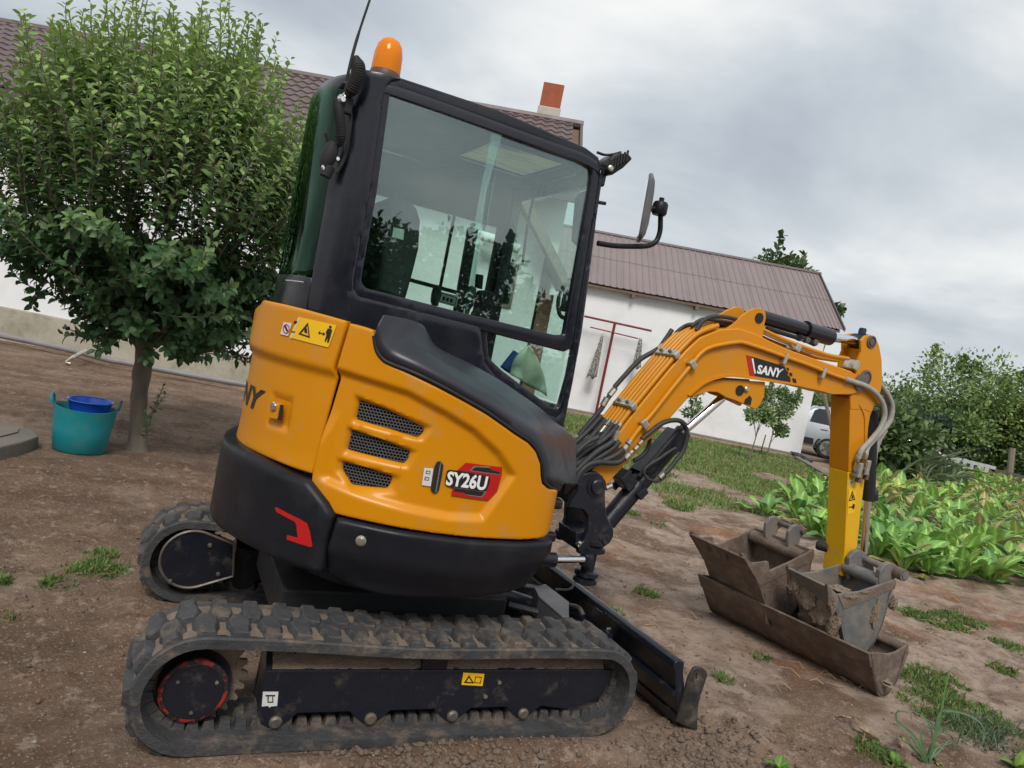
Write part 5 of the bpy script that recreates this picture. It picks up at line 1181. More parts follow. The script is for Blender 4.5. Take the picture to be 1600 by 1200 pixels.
# arm cylinder
a0 = atY(1186, 497, 0); a1 = atY(1297, 527, 0); a2 = atY(1344, 533, 0)
a0 = atY(1178, 492, 0); 
ac = MB().tube([a0, a0.lerp(a1, .08)], .03, 16).tube([a0.lerp(a1, .05), a0.lerp(a1, .68)], .040, 24).tube([a0.lerp(a1, .66), a1], .048, 24).tube([a0.lerp(a1, .655), a0.lerp(a1, .675)], .052, 24).build('arm_cylinder', pblk, EX)
MB().tube([a1, a2], .025, 20).build('cylinder_rod', chrome, ac)
MB().tube([a0.lerp(a1, .15)+Vector((0, -.02, -.055)), a0.lerp(a1, .6)+Vector((0, -.02, -.058))], .012, 8).tube([a0.lerp(a1, .55)+Vector((0, -.03, -.05)), a0.lerp(a1, .8)+Vector((0, -.01, -.062))], .016, 8).build('cylinder_line', mblk, ac)
for t_ in (.58, .66, .77): MB().box(a0.lerp(a1, t_)+Vector((0, -.02, -.055)), (.03, .04, .03), ry=.25).build('line_fitting', steel, ac, smooth=0, bevel=.004)
MB().lathe(a2, [(.038, -.05), (.044, -.045), (.044, .045), (.038, .05)], 22, (0, 1, 0)).build('rod_eye', fblk, ac)
MB().lathe(a2+Vector((0, 0, .02)), [(.024, 0), (.024, .05), (.018, .058), (0, .06)], 6).build('grease_plug', mat('blue_black_plug', (.01, .015, .05), .5), ac)
# arm
YA = -.072; WA = .144
armp = [(1327, 745), (1329, 622), (1336, 600), (1340, 575), (1344, 555), (1349, 545), (1350, 530), (1357, 524), (1366, 525), (1373, 535), (1378, 560), (1379, 592), (1377, 610), (1373, 617), (1377, 625), (1374, 631), (1366, 634), (1360, 650), (1357, 668), (1355, 700), (1350, 760), (1345, 800), (1340, 850), (1336, 870), (1329, 884), (1320, 903), (1316, 901), (1321, 860)]
arm_low = [(1329, 622), (1334, 612), (1352, 604), (1370, 612), (1374, 620), (1374, 631), (1366, 634), (1360, 650), (1357, 668), (1355, 700), (1350, 760), (1345, 800), (1340, 850), (1336, 870), (1329, 884), (1320, 903), (1316, 901), (1321, 860), (1326, 745)]
lowA = py([(1329, 622), (1357, 622), (1366, 634), (1360, 650), (1357, 668), (1355, 700), (1352, 738), (1325.5, 738)], YA)
lowB = py([(1325.5, 738), (1352, 738), (1350, 760), (1345, 800), (1340, 850), (1336, 870), (1329, 884), (1320, 902), (1315, 900), (1320, 860)], YA)
arm = MB().prism(lowA, (0, WA, 0)).build('arm', yel, EX, smooth=30, bevel=.004)
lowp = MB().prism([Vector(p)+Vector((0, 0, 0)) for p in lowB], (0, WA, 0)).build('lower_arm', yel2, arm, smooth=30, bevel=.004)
chk = py([(1329, 640), (1329, 620), (1336, 600), (1340, 575), (1342, 560), (1346, 550), (1346, 532), (1352, 525), (1361, 523), (1369, 528), (1374, 540), (1378, 562), (1379, 592), (1377, 610), (1372, 618), (1377, 626), (1374, 631), (1366, 634), (1362, 645), (1350, 640)], YA-.002)
MB().prism(chk, (0, .018, 0)).build('cheek_plate', yel, arm, smooth=30, bevel=.004); MB().prism([p+Vector((0, WA-.014, 0)) for p in chk], (0, .018, 0)).build('cheek_plate', yel, arm, smooth=30, bevel=.004)
mb = MB(); mb.prism([Vector((p.x, -.06, p.z)) for p in py([(1338, 545), (1345, 543), (1343, 556), (1336, 558)], 0)], (0, .12, 0)); mb.prism([Vector((p.x, -.06, p.z)) for p in py([(1337, 565), (1345, 563), (1350, 600), (1342, 600)], 0)], (0, .12, 0)); mb.build('cheek_web', yel, arm, smooth=0, bevel=.003)
for (u, v, r_) in ((1361, 534, .036), (1352, 590, .045)):
    MB().lathe(atY(u, v, YA-.002), [(r_, 0), (r_, .008), (r_*.75, .010), (r_*.75, .004), (r_*.55, .004), (r_*.55, .010), (0, .010)], 22, (0, -1, 0)).build('pivot_pin', steel, arm)
MB().lathe(atY(1345, 598, YB-.004), [(.05, 0), (.05, .006), (.034, .010), (0, .010)], 24, (0, -1, 0)).build('boom_end_pin', steel, boom)
strip([(1342, 632), (1347, 640), (1351, 655), (1351, 690), (1350, 735)], YA, .004, .006, 'weld_edge', arm)
ap = PlaneY(YA)
decal('white_sticker', ap, [(1328, 750), (1333.5, 751), (1333, 758), (1327, 757)], paper, arm, off=.003)
decal('sticker_print', ap, [(1329, 752), (1332.3, 752.5), (1332, 756.5), (1328.6, 756)], ink, arm, off=.0045, holes=[[(1329.7, 753), (1331.6, 753.3), (1331.4, 755.7), (1329.4, 755.3)]])
decal('warning_sticker', ap, [(1326, 764), (1338, 762), (1335, 801), (1324, 805)], stky, arm, off=.003)
decal('warning_triangle', ap, [(1332, 767), (1336.6, 781), (1326.3, 783)], ink, arm, off=.0045, holes=[[(1331.9, 770.5), (1335, 779.8), (1328, 781.2)]])
decal('triangle_mark', ap, [(1331, 773), (1333, 774), (1333.4, 779), (1330, 779.6), (1331.5, 776)], ink, arm, off=.0045)
decal('pictogram', ap, [(1333, 787), (1335.5, 788), (1335.5, 792), (1334, 796), (1333, 796), (1331.5, 793), (1326, 793), (1326, 792), (1332, 791)], ink, arm, off=.0045)
# bucket cylinder on the front of the arm, link and tip pins
mb = MB(); bc0 = atY(1361, 640, 0); bc1 = atY(1356, 780, 0); bcy = mb.tube([bc0, bc1], .042, 22).build('bucket_cylinder', mblk, EX); MB().tube([bc1, atY(1349, 870, 0)], .022, 18).build('cylinder_rod', chrome, bcy)
MB().tube([atY(1360, 770, 0.0), atY(1360, 780, 0.0)], .046, 22).build('gland', mblk, bcy)
lk = py([(1330, 866), (1336, 860), (1347, 862), (1357, 868), (1364, 878), (1366, 892), (1360, 900), (1345, 896), (1338, 900), (1332, 892), (1328, 880)], YA-.02)
MB().prism(lk, (0, .02, 0)).build('bucket_link', mblk, EX, smooth=0, bevel=.003); 
MB().lathe(atY(1333, 872, YA-.02), [(.03, 0), (.03, .012), (.012, .014), (.012, .02), (0, .02)], 18, (0, -1, 0)).build('link_pin', steel, arm)
c_0 = atY(1291, 855, YA+WA); MB().lathe(c_0, [(.028, -.01), (.03, .0), (.03, .05), (.02, .06), (0, .06)], 16, (-.6, .8, 0)).build('link_pin', mblk, arm)
# grey valve blocks on the arm
for (u, v) in ((1340, 734), (1352, 730)):
    vb = MB().box(atY(u, v, YA-.03), (.035, .045, .09)).build('hose_coupling', zinc, arm, smooth=0, bevel=.006)
    MB().box(atY(u+1, v+14, YA-.03), (.022, .03, .045)).build('coupling_nut', steel, vb, smooth=0, bevel=.005); MB().tube([atY(u-7, v+2, YA-.03), atY(u, v+2, YA-.03)], .011, 8).build('coupling_screw', steel, vb)
    MB().lathe(atY(u, v-18, YA-.03), [(.014, -.02), (.016, -.01), (.016, .012), (.013, .02)], 6).build('coupling_nut', zinc, vb)
# grey sleeved hoses round the elbow
def hosepx(name, px, y, r_, m, parent=EX, n=8): 
    if not isinstance(y, (list, tuple)): y = [y]*len(px)
    return MB().tube(spline([atY(u, v, yy) for (u, v), yy in zip(px, y)], n), r_, 10).build(name, m, parent)
hosepx('grey_hose', [(1320, 592), (1335, 597), (1352, 603), (1368, 614), (1379, 630), (1382, 648), (1376, 668), (1360, 688), (1347, 702), (1341, 716)], [-.10]*8+[-.11, -.105], .0155, hoseg)
hosepx('grey_hose', [(1334, 573), (1348, 577), (1362, 586), (1376, 601), (1388, 618), (1394, 636), (1391, 656), (1380, 672), (1363, 690), (1355, 700), (1352, 714)], [-.05]*9+[-.08, -.10], .0155, hoseg)
hosepx('grey_hose', [(1334, 571), (1352, 577), (1366, 590), (1378, 606), (1386, 622), (1388, 640), (1384, 660), (1376, 678), (1366, 700), (1362, 722), (1362, 760)], -.02, .0145, hoseg)
hosepx('grey_hose', [(1384, 672), (1374, 688), (1368, 706), (1366, 724)], .0, .0145, hoseg)
for (u, v) in ((1389, 630), (1381, 665)): MB().tube([atY(u-6, v-1, -.07), atY(u+6, v+2, -.03)], .006, 6).tube([atY(u-6, v+1, -.07), atY(u-10, v-1, -.075)], .004, 5).build('cable_tie', mblk, EX)
# steel pipes: five over the back of the boom, one on the side
back = [(955, 693), (975, 666), (995, 640), (1020, 609), (1044, 580), (1072, 548), (1095, 527), (1125, 515)]
def offs(px, y, o_):
    P = py(px, YB); out = []
    for i, p in enumerate(P):
        a = P[max(i-1, 0)]; b = P[min(i+1, len(P)-1)]; d = (b-a).normalized(); nn = Vector((-d.z, 0, d.x)); q = p+nn*o_; q.y = y; out.append(q)
    return out
for k, (y, st) in enumerate(((-.075, 0), (-.042, 0), (-.012, 0), (.018, 0), (.050, 0), (.078, 0))):
    P = offs(back, y, .022); P = P[1:]; 
    MB().tube(spline(P, 5), .0095 if k in (1, 4) else .0125, 10).build('steel_pipe', yel, boom)
    # crimped fitting then rubber hose to the cab
    a = P[0]; d = (P[0]-P[1]).normalized()
    ft = MB().tube([a, a+d*.035], .016, 8).tube([a+d*.04, a+d*.085], .0145, 10).build('hose_fitting', zinc, boom)
    e_ = a+d*.08
    tgt = Vector((.56, -.20+.07*k, 1.02-.015*k))
    MB().tube(spline([e_, e_+d*.10+Vector((0, 0, -.01)), (e_+d*.2+tgt)/2+Vector((0, 0, -.03)), tgt, tgt+Vector((-.12, 0, -.02))], 8), .0165, 10).build('hydraulic_hose', hose, boom)
top2 = [(1125, 515), (1155, 513), (1180, 521), (1205, 534), (1240, 549), (1295, 568), (1330, 580)]
for y, o_ in ((.06, .03), (.03, .03), (-.01, .045), (-.045, .05)):
    P = offs(top2, y, o_)[(0 if y > 0 else 2):]; P[-1] += Vector((0, 0, .02))
    MB().tube(spline(P, 5), .0105, 8).build('steel_pipe', zinc if abs(y+.01) < .001 else yel, boom)
MB().tube(spline(py([(985, 688), (1004, 663), (1020, 645), (1045, 613), (1080, 570), (1095, 552), (1112, 542), (1150, 535), (1170, 538), (1225, 557), (1262, 570), (1300, 585), (1320, 592)], YB-.014), 5), .0115, 10).build('steel_pipe', yel, boom)
for px in (((1005, 663)), ((1080, 570))):
    MB().box(atY(px[0]+1.5, px[1]-.5, YB-.018), (.035, .03, .05), ry=-.85).build('pipe_clamp', zinc, boom, smooth=0, bevel=.006)
for (u, v) in ((1226, 561), (1286, 583)):
    MB().box(atY(u, v, YB-.02), (.022, .03, .065), ry=.25).build('pipe_clamp', zinc, boom, smooth=0, bevel=.005)
for (u, v, uu, vv) in ((982, 640, 955, 624), (1058, 553, 1028, 543), (1066, 557, 1044, 548)):
    A = atY(u, v, -.08); B = atY(uu, vv, .09)
for i, (t_, bk) in enumerate((((995, 640), 0), ((1062, 560), 1))):
    P = offs([t_, (t_[0]+20, t_[1]-25)], 0, .034)[0]
    for y in (-.045, .03): MB().box((P.x, y, P.z), (.040, .075, .020), ry=-.88+.0*i).build('pipe_clamp', zinc, boom, smooth=0, bevel=.004); MB().lathe((P.x-.008, y, P.z+.006), [(.009, 0), (.009, .01), (0, .011)], 6, (-.6, 0, .8)).build('clamp_bolt', steel, boom)
    MB().box((P.x, -.088, P.z-.006), (.035, .028, .032), ry=-.88).build('pipe_clamp', zinc, boom, smooth=0, bevel=.006)
MB().box(atY(1240, 543, -.03), (.04, .08, .04), ry=.3).build('pipe_clamp', zinc, boom, smooth=0, bevel=.006); MB().box(atY(1330, 570, -.03), (.035, .09, .06), ry=.3).build('pipe_clamp', zinc, boom, smooth=0, bevel=.006)
# side hoses near the foot
def ff(px, y=YB-.018, r_=.0165):
    P = py(px, y); return MB().tube(P, r_, 8).build('hose_fitting', zinc, boom)
ff([(985, 687), (981, 693)]); ff([(979, 696), (973, 703)], r_=.0175); ff([(965, 672), (959, 688)], r_=.0155)
ff([(1003, 688), (998, 694)], r_=.012); ff([(996, 697), (991, 702)], r_=.014); ff([(988, 704), (984, 708)], r_=.013); ff([(983, 709), (976, 716)], r_=.0165)
hosepx('hydraulic_hose', [(974, 701), (962, 711), (945, 719), (928, 726), (912, 736), (900, 750)], YB-.03, .0145, hose, boom)
hosepx('hydraulic_hose', [(976, 715), (966, 722), (952, 723), (935, 722), (918, 727), (905, 740), (898, 755)], YB-.035, .0145, hose, boom)
hosepx('hydraulic_hose', [(959, 688), (950, 695), (938, 702), (925, 712), (912, 724), (898, 738)], YB-.03, .0145, hose, boom)
hosepx('hydraulic_hose', [(965, 664), (955, 677), (940, 690), (922, 700), (908, 710), (896, 722)], YB-.01, .013, hose, boom)
hosepx('hydraulic_hose', [(958, 662), (942, 682), (925, 700), (910, 718), (898, 735)], YB+.02, .013, hose, boom)
hosepx('hydraulic_hose', [(935, 683), (920, 690), (908, 700), (895, 712)], YB-.04, .013, hose, boom)
hosepx('hydraulic_hose', [(1003, 686), (1015, 676), (1032, 663), (1048, 657), (1063, 658), (1072, 668), (1073, 685), (1067, 705), (1056, 720), (1044, 735), (1037, 740)], -.10, .0125, hose, boom)
hosepx('hydraulic_hose', [(1016, 685), (1012, 700), (1003, 712), (990, 720)], -.02, .011, hose, boom)
hosepx('thin_hose', [(1040, 744), (1028, 752), (1012, 748), (1006, 738), (1012, 728), (1028, 718), (1048, 704), (1056, 700)], -.09, .008, hose, boom)
MB().tube(py([(1038, 738), (1030, 746)], -.095), .015, 8).build('hose_fitting', zinc, boom)
hosepx('aux_hose', [(1043, 540), (1055, 522), (1068, 511), (1080, 507), (1100, 508), (1130, 508)], [.08, .08, .07, .05, .04, .03], .011, hose, boom)
hosepx('aux_hose', [(1088, 516), (1098, 502), (1112, 495), (1130, 495), (1150, 499), (1165, 505), (1176, 509)], -.05, .0115, hose, boom)
hosepx('aux_hose', [(1080, 510), (1095, 500), (1110, 499), (1135, 503), (1160, 507)], 0., .0105, hose, boom)
hosepx('aux_hose', [(960, 605), (975, 588), (1000, 562), (1028, 545), (1040, 530), (1050, 515)], .105, .013, hose, boom)
hosepx('aux_hose', [(905, 680), (922, 660), (940, 638), (950, 622), (962, 606)], .10, .013, hose, boom)
for px in ([(941, 634), (948, 622)], [(952, 618), (960, 608)], [(1028, 546), (1036, 540)]): ff(px, .10, .0165)
hosepx('hydraulic_hose', [(946, 655), (930, 676), (915, 690), (903, 700), (893, 706)], .03, .0145, hose, boom)
hosepx('hydraulic_hose', [(952, 668), (938, 686), (922, 697), (906, 705), (892, 712)], .0, .0145, hose, boom)
hosepx('hydraulic_hose', [(940, 650), (924, 668), (910, 682), (896, 694)], .07, .0145, hose, boom)
hosepx('hydraulic_hose', [(968, 690), (955, 702), (938, 713), (922, 722), (905, 735), (896, 752)], YB-.02, .0145, hose, boom)
# boom cylinder with guard
b0_ = atY(948, 815, .0); b1_ = atY(1068, 674, .0); b2_ = atY(1136, 621, 0)
bcy = MB().tube([b0_, b0_.lerp(b1_, .5)], .050, 24).tube([b0_.lerp(b1_, .48), b1_], .045, 24).build('boom_cylinder', fblk, EX)
d_ = (b1_-b0_).normalized()
MB().tube([b1_, atY(1128, 622, .0)], .0225, 20).build('cylinder_rod', chrome, bcy)
MB().tube([b0_.lerp(b1_, .40)+Vector((-.04, -.05, .05)), b1_+Vector((-.04, -.05, .05))], .013, 10).build('cylinder_pipe', mblk, bcy)
MB().prism(py([(1003, 738), (1062, 672), (1073, 680), (1075, 694), (1062, 706), (1018, 742)], -.055), (0, .11, 0)).build('cylinder_guard', fblk, bcy, smooth=0, bevel=.004)
MB().box(atY(1001, 770, -.05), (.06, .05, .04), ry=-.85).build('guard_bracket', fblk, bcy, smooth=0, bevel=.005)
MB().box(atY(975, 748, -.02), (.07, .10, .09), ry=-.85).build('valve_block', fblk, bcy, smooth=0, bevel=.006)
MB().tube([atY(946, 762, -.06), atY(955, 758, -.06)], .016, 8).build('hose_fitting', zinc, bcy)
hosepx('thin_hose', [(958, 762), (972, 748), (985, 738), (1000, 724), (1012, 714)], .06, .02, fblk, bcy)
# SANY decal on the boom
bp_ = PlaneY(YB)
decal('decal_red', bp_, [(1166, 554.5), (1177, 557.5), (1181, 587.5), (1171.5, 587)], red, boom, off=.002)
decal('decal_black', bp_, [(1175, 557), (1226, 572.5), (1229, 579), (1232, 581), (1231, 586), (1235, 590), (1235.5, 597), (1183, 588), (1179.5, 587.5)], ink, boom, off=.0025)
decal('decal_white_bar', bp_, [(1174.5, 561), (1177, 559.5), (1181, 583.5), (1179, 583.8)], white, boom, off=.0042)
for q_ in ([(1229, 574), (1233, 575.5), (1233, 579), (1230, 578)], [(1233.5, 582), (1238, 583), (1238, 588), (1234, 587)], [(1238, 591), (1243.5, 592), (1245, 599), (1239.5, 598)]): decal('decal_square', bp_, q_, ink, boom, off=.0025)
lettering('brand_lettering', 'SANY', bp_, [(1185, 569.5), (1225, 576.5), (1219, 590.5), (1182, 583.5)], white, boom, off=.0045, bold=.04, shear=.0)

# ================================================================ buckets
def vplane(p0, ax_): return lambda u, v: atP(u, v, p0, ax_)
def shell(prof, ax_, L, t_, closed=False):
    """thin bent plate: open profile of 3D points, extruded along ax by L, thickness t"""
    n = len(prof); vs = []; up = ax_.normalized()
    nr_ = []
    for i in range(n):
        a = prof[max(i-1, 0)]; b = prof[min(i+1, n-1)]; nr_.append((b-a).cross(up).normalized())
    for off in (0, L):
        for p, q in zip(prof, nr_): vs += [p+up*off, p+up*off+q*t_]
    mb = MB(); m2 = 2*n
    for i in range(n-1):
        a = 2*i; mb.f += [(a, a+2, m2+a+2, m2+a), (a+1, m2+a+1, m2+a+3, a+3)]; mb.m += [0, 0]
    mb.f += [(0, m2, m2+1, 1), (m2-2, m2-1, 2*m2-1, 2*m2-2)]; mb.m += [0, 0]
    for i in range(n-1):
        a = 2*i; mb.f += [(a, a+1, a+3, a+2), (m2+a, m2+a+2, m2+a+3, m2+a+1)]; mb.m += [0, 0]
    mb.v = [tuple(v) for v in vs]; return mb
def mkobj(mb, name, m, parent, **k):
    o = mb.build(name, m, parent, **k); bm = bmesh.new(); bm.from_mesh(o.data); bmesh.ops.recalc_face_normals(bm, faces=bm.faces); bm.to_mesh(o.data); bm.free(); return o
def rough(o, amp, sc=9, lv=0):
    if lv:
        bm = bmesh.new(); bm.from_mesh(o.data); bmesh.ops.triangulate(bm, faces=bm.faces); bmesh.ops.subdivide_edges(bm, edges=bm.edges, cuts=lv, use_grid_fill=True); bm.to_mesh(o.data); bm.free()
    for v in o.data.vertices: v.co += Vector(noise.noise_vector(v.co*sc))*amp
def lump(c, r_, sq=(1, 1, 1), seed=0):
    bm = bmesh.new(); bmesh.ops.create_icosphere(bm, subdivisions=4, radius=1)
    vs = []
    for v in bm.verts:
        d = v.co.normalized(); k = 1+.40*noise.noise(d*1.7+Vector((seed, 0, 0)))+.32*noise.noise(d*4.5+Vector((0, seed, 0)))+.20*noise.noise(d*10+Vector((0, seed, 5)))+.10*noise.noise(d*22+Vector((0, 5, seed))); vs.append(Vector(c)+Vector((d.x*sq[0], d.y*sq[1], d.z*sq[2]))*r_*k)
    fs = [tuple(v.index for v in f.verts) for f in bm.faces]; bm.free(); return vs, fs
# long ditching bucket
G0 = atZ(1377, 1089, 0); G1 = atZ(1118, 958, 0); axd = (G1-G0); axd.z = 0; axd.normalize(); n0 = axd
pv = lambda u, v: atP(u, v, G0, axd)
LD = (atZ(1118, 958, 0)-G0).length+.02
ditch = thing('ditching_bucket', 'long low rusty ditching bucket lying under the two smaller buckets', 'bucket', G0)
ep = [pv(u, v) for u, v in ((1360, 1022), (1366, 1020), (1376, 1021), (1390, 1022), (1401, 1019), (1412, 1012), (1420, 1005), (1420, 1020), (1411, 1045), (1402, 1066), (1388, 1086), (1378, 1091), (1372, 1086), (1366, 1062))]
e1 = MB().prism(ep, axd*.014).build('end_plate', bkt, ditch, smooth=0, bevel=.003)
MB().prism([p+axd*(LD-.014) for p in ep], axd*.014).build('end_plate', bkt, ditch, smooth=0, bevel=.003)
front = [pv(u, v) for u, v in ((1360, 1023), (1363, 1045), (1367, 1064), (1371, 1080), (1378, 1090), (1390, 1082), (1400, 1066), (1407, 1046), (1412, 1028), (1416, 1012))]
sh_ = mkobj(shell(front, axd, LD, .012), 'bucket_shell', bkt, ditch, smooth=35)
lipo = [pv(u, v)-Vector((.006, 0, 0)) for u, v in ((1358.5, 1022), (1362, 1044))]
mkobj(shell(lipo, axd, LD, .014), 'cutting_edge', bkt, ditch, smooth=0, bevel=.002)
MB().tube([pv(1413, 1012)+axd*.01, pv(1413, 1012)+axd*(LD-.02)], .028, 12).build('back_tube', bkt, ditch)
vs, fs = lump(pv(1392, 1060)+axd*.3, .10, (1.0, 3.0, .5), 3); MB().add(vs, fs).build('mud_fill', mudm, ditch)
for a_, s__ in ((.1, 11), (.55, 12), (.9, 13)):
    vs, fs = lump(pv(1388, 1066)+axd*(a_*LD), .055, (1.3, 1.6, .5), s__); MB().add(vs, fs).build('mud_clump', mudm, ditch)
# generic digging bucket
def digger_bucket(name, lab, pl0, axb, Wd, side_px, shell_px, m, lip, ears, tube, mud, labelgroup=None):
    root = thing(name, lab, 'bucket', pl0); pv = lambda u, v: atP(u, v, pl0, axb)
    S_ = [pv(u, v) for u, v in side_px]
    MB().prism(S_, axb*.014).build('side_plate', m, root, smooth=0, bevel=.003); MB().prism([p+axb*(Wd-.014) for p in S_], axb*.014).build('side_plate', m, root, smooth=0, bevel=.003)
    mkobj(shell([pv(u, v) for u, v in shell_px], axb, Wd, .012), 'bucket_shell', m, root, smooth=35)
    return root, pv
ax2 = (atZ(1087, 842, .42)-atZ(1166, 878, .42)); ax2.z = 0; ax2.normalize()
mid_ = (pv(1366, 1060)+pv(1404, 1060))/2; mn_ = axd.cross(Vector((0, 0, 1)))
pA = atP(1237, 957, mid_+mn_*0, mn_); print('pA', pA)
sideA = [(1163, 873), (1176, 880), (1200, 877), (1203, 892), (1235, 878), (1262, 864), (1271, 858), (1273, 866), (1268, 882), (1265, 900), (1262, 918), (1254, 934), (1246, 948), (1238, 962), (1228, 978), (1212, 985), (1198, 975), (1196, 932), (1186, 915), (1174, 893)]
shA = [(1163, 873), (1176, 897), (1188, 920), (1196, 945), (1200, 972), (1212, 983), (1228, 976), (1238, 961), (1247, 947), (1256, 932), (1263, 914), (1266, 896), (1268, 876), (1271, 860)]
rA, pvA = digger_bucket('digging_bucket', 'brown mud-caked bucket with grey hooks in the left half of the long bucket', pA, ax2, .47, sideA, shA, bkt, None, None, None, None)
MB().prism([pvA(u, v)-ax2*.004 for u, v in ((1202, 893), (1262, 864), (1271, 858), (1272, 868), (1262, 880), (1206, 907))], ax2*.003).build('wear_strip', bkt, rA, smooth=0, bevel=.002)
MB().prism([pvA(u, v)-ax2*.004 for u, v in ((1163, 874), (1178, 882), (1200, 877), (1202, 893), (1206, 907), (1196, 912), (1186, 914))], ax2*.003).build('side_cutter', bkt, rA, smooth=0, bevel=.002)
tb = MB().tube([pvA(1262, 872)+ax2*.03, pvA(1262, 872)+ax2*.44], .038, 14).build('cross_tube', bkt, rA); rough(tb, .008, 20, 1)
vs, fs = lump(pvA(1236, 915)-ax2*.005, .035, (.9, .5, 1.3), 5); MB().add(vs, fs).build('mud_clump', mudm, rA)
vs, fs = lump(pvA(1222, 930)+ax2*.22, .13, (.9, 1.3, .5), 7); MB().add(vs, fs).build('mud_fill', mudm, rA)
def ear(c, w_, parent, m, axb, th=.022, s_=1.0):
    """hook ear: plate in the plane normal to axb; c = base centre; opens to +X side"""
    d = Vector((axb.y, -axb.x, 0)).normalized(); 
    if d.x < 0: d = -d
    pr = [(-.02, -.03), (-.045, .035), (-.05, .075), (-.03, .105), (.005, .118), (.04, .108), (.062, .085), (.068, .062), (.05, .048), (.045, .02), (.04, -.03)]
    return MB().prism([c+d*(x*s_)+Vector((0, 0, z*s_)) for x, z in pr], axb*th).build('hook_ear', m, parent, smooth=30, bevel=.004)
def pin_(a, b, r_, parent, m=steel): return MB().tube([a, b], r_, 14).build('hook_pin', m, parent)
eA1 = atZ(1240, 852, .44); eA2 = atZ(1211, 838, .44)
cA = pvA(1266, 868)
for k in (.13, .31):
    ear(cA+ax2*k+Vector((-.01, 0, .01)), .02, rA, bktg, ax2, .024, 1.25)
pin_(cA+ax2*.11+Vector((.045, 0, .115)), cA+ax2*.36+Vector((.045, 0, .115)), .017, rA)
for k, s__ in ((.02, 0), (.17, 1), (.32, 2), (.44, 3)):
    p = pvA(1166, 876)+ax2*k; d = Vector((-.05, 0, .03))
    if k in (.02, .44): MB().prism([p, p+Vector((-.03, 0, .035)), p+Vector((.0, 0, .03)), p+Vector((.09, 0, -.045)), p+Vector((.06, 0, -.07))], ax2*.016).build('lip_tooth', bkt, rA, smooth=0, bevel=.003)
    else: MB().prism([p+Vector((-.005, 0, .0)), p+Vector((.02, 0, .02)), p+Vector((.06, 0, -.04)), p+Vector((.03, 0, -.06))], ax2*.03).build('lip_tooth', bkt, rA, smooth=0, bevel=.003)
# front bucket, grey blue paint under mud
ax3 = (atZ(1248, 899, .46)-atZ(1295, 922, .46)); ax3.z = 0; ax3.normalize()
pB = atP(1353, 1016, mid_, mn_); print('pB', pB)
sideB = [(1293, 918), (1300, 921), (1309, 929), (1332, 926), (1345, 924), (1372, 915), (1398, 906), (1401, 912), (1396, 922), (1388, 946), (1384, 962), (1376, 985), (1366, 1004), (1356, 1022), (1346, 1036), (1334, 1038), (1323, 1022), (1316, 975), (1305, 948)]
shB = [(1293, 918), (1303, 945), (1314, 975), (1319, 1000), (1324, 1020), (1334, 1036), (1346, 1034), (1356, 1020), (1367, 1003), (1378, 980), (1385, 955), (1390, 930), (1399, 907)]
rB, pvB = digger_bucket('digging_bucket', 'muddy grey-blue bucket in the right half of the long bucket below the arm', pB, ax3, .33, sideB, shB, bktg, None, None, None, None)
MB().prism([pvB(u, v)-ax3*.004 for u, v in ((1309, 930), (1345, 925), (1372, 916), (1399, 907), (1398, 920), (1385, 924), (1360, 936), (1318, 952))], ax3*.003).build('wear_strip', bkt, rB, smooth=0, bevel=.002)
vs, fs = lump(pvB(1342, 950)+ax3*.16, .13, (1.0, 1.0, .35), 9); mf = MB().add(vs, fs).build('soil_fill', mudm, rB)
for i, (u, v, k, r_, sq) in enumerate(((1303, 945, .0, .035, (.5, .4, 1.3)), (1309, 972, .03, .045, (.45, 1.0, 1.6)), (1306, 962, .11, .05, (.4, 1.4, 1.5)), (1302, 950, .2, .05, (.4, 1.4, 1.5)), (1300, 940, .28, .045, (.5, 1.1, 1.3)), (1314, 990, .10, .05, (.4, 1.6, 1.0)), (1314, 990, .22, .05, (.4, 1.6, 1.0)), (1368, 960, -.004, .045, (.7, .25, 1.7)), (1330, 932, -.003, .02, (2.4, .4, .6)), (1352, 925, -.003, .016, (2.4, .4, .6)), (1397, 943, .01, .028, (.8, .8, 1.2)), (1340, 935, .12, .05, (1.3, 1.2, .4)))):
    vs, fs = lump(pvB(u, v)+ax3*k, r_, sq, 20+i); MB().add(vs, fs).build('mud_clump', mudm, rB)
cB = pvB(1392, 910)
MB().tube([cB+ax3*.04+Vector((-.03, 0, -.015)), cB+ax3*.30+Vector((-.03, 0, -.015))], .036, 16).build('cross_tube', bktg, rB)
for k in (.03, .25): ear(cB+ax3*k+Vector((.0, 0, -.045)), .02, rB, bktg, ax3, .032, 1.28)
pin_(cB-ax3*.04+Vector((.055, 0, .055)), cB+ax3*.30+Vector((.055, 0, .055)), .021, rB, bktg); MB().tube([cB-ax3*.035+Vector((.055, 0, .055)), cB+ax3*.02+Vector((.055, 0, .055))], .034, 14).build('pin_boss', bkt, rB)
for k in (.0, .30):
    p = pvB(1294, 919)+ax3*k; MB().prism([p+Vector((-.012, 0, .02)), p+Vector((.03, 0, .0)), p+Vector((.07, 0, -.08)), p+Vector((.035, 0, -.10))], ax3*.02).build('lip_tooth', bkt, rB, smooth=0, bevel=.003)
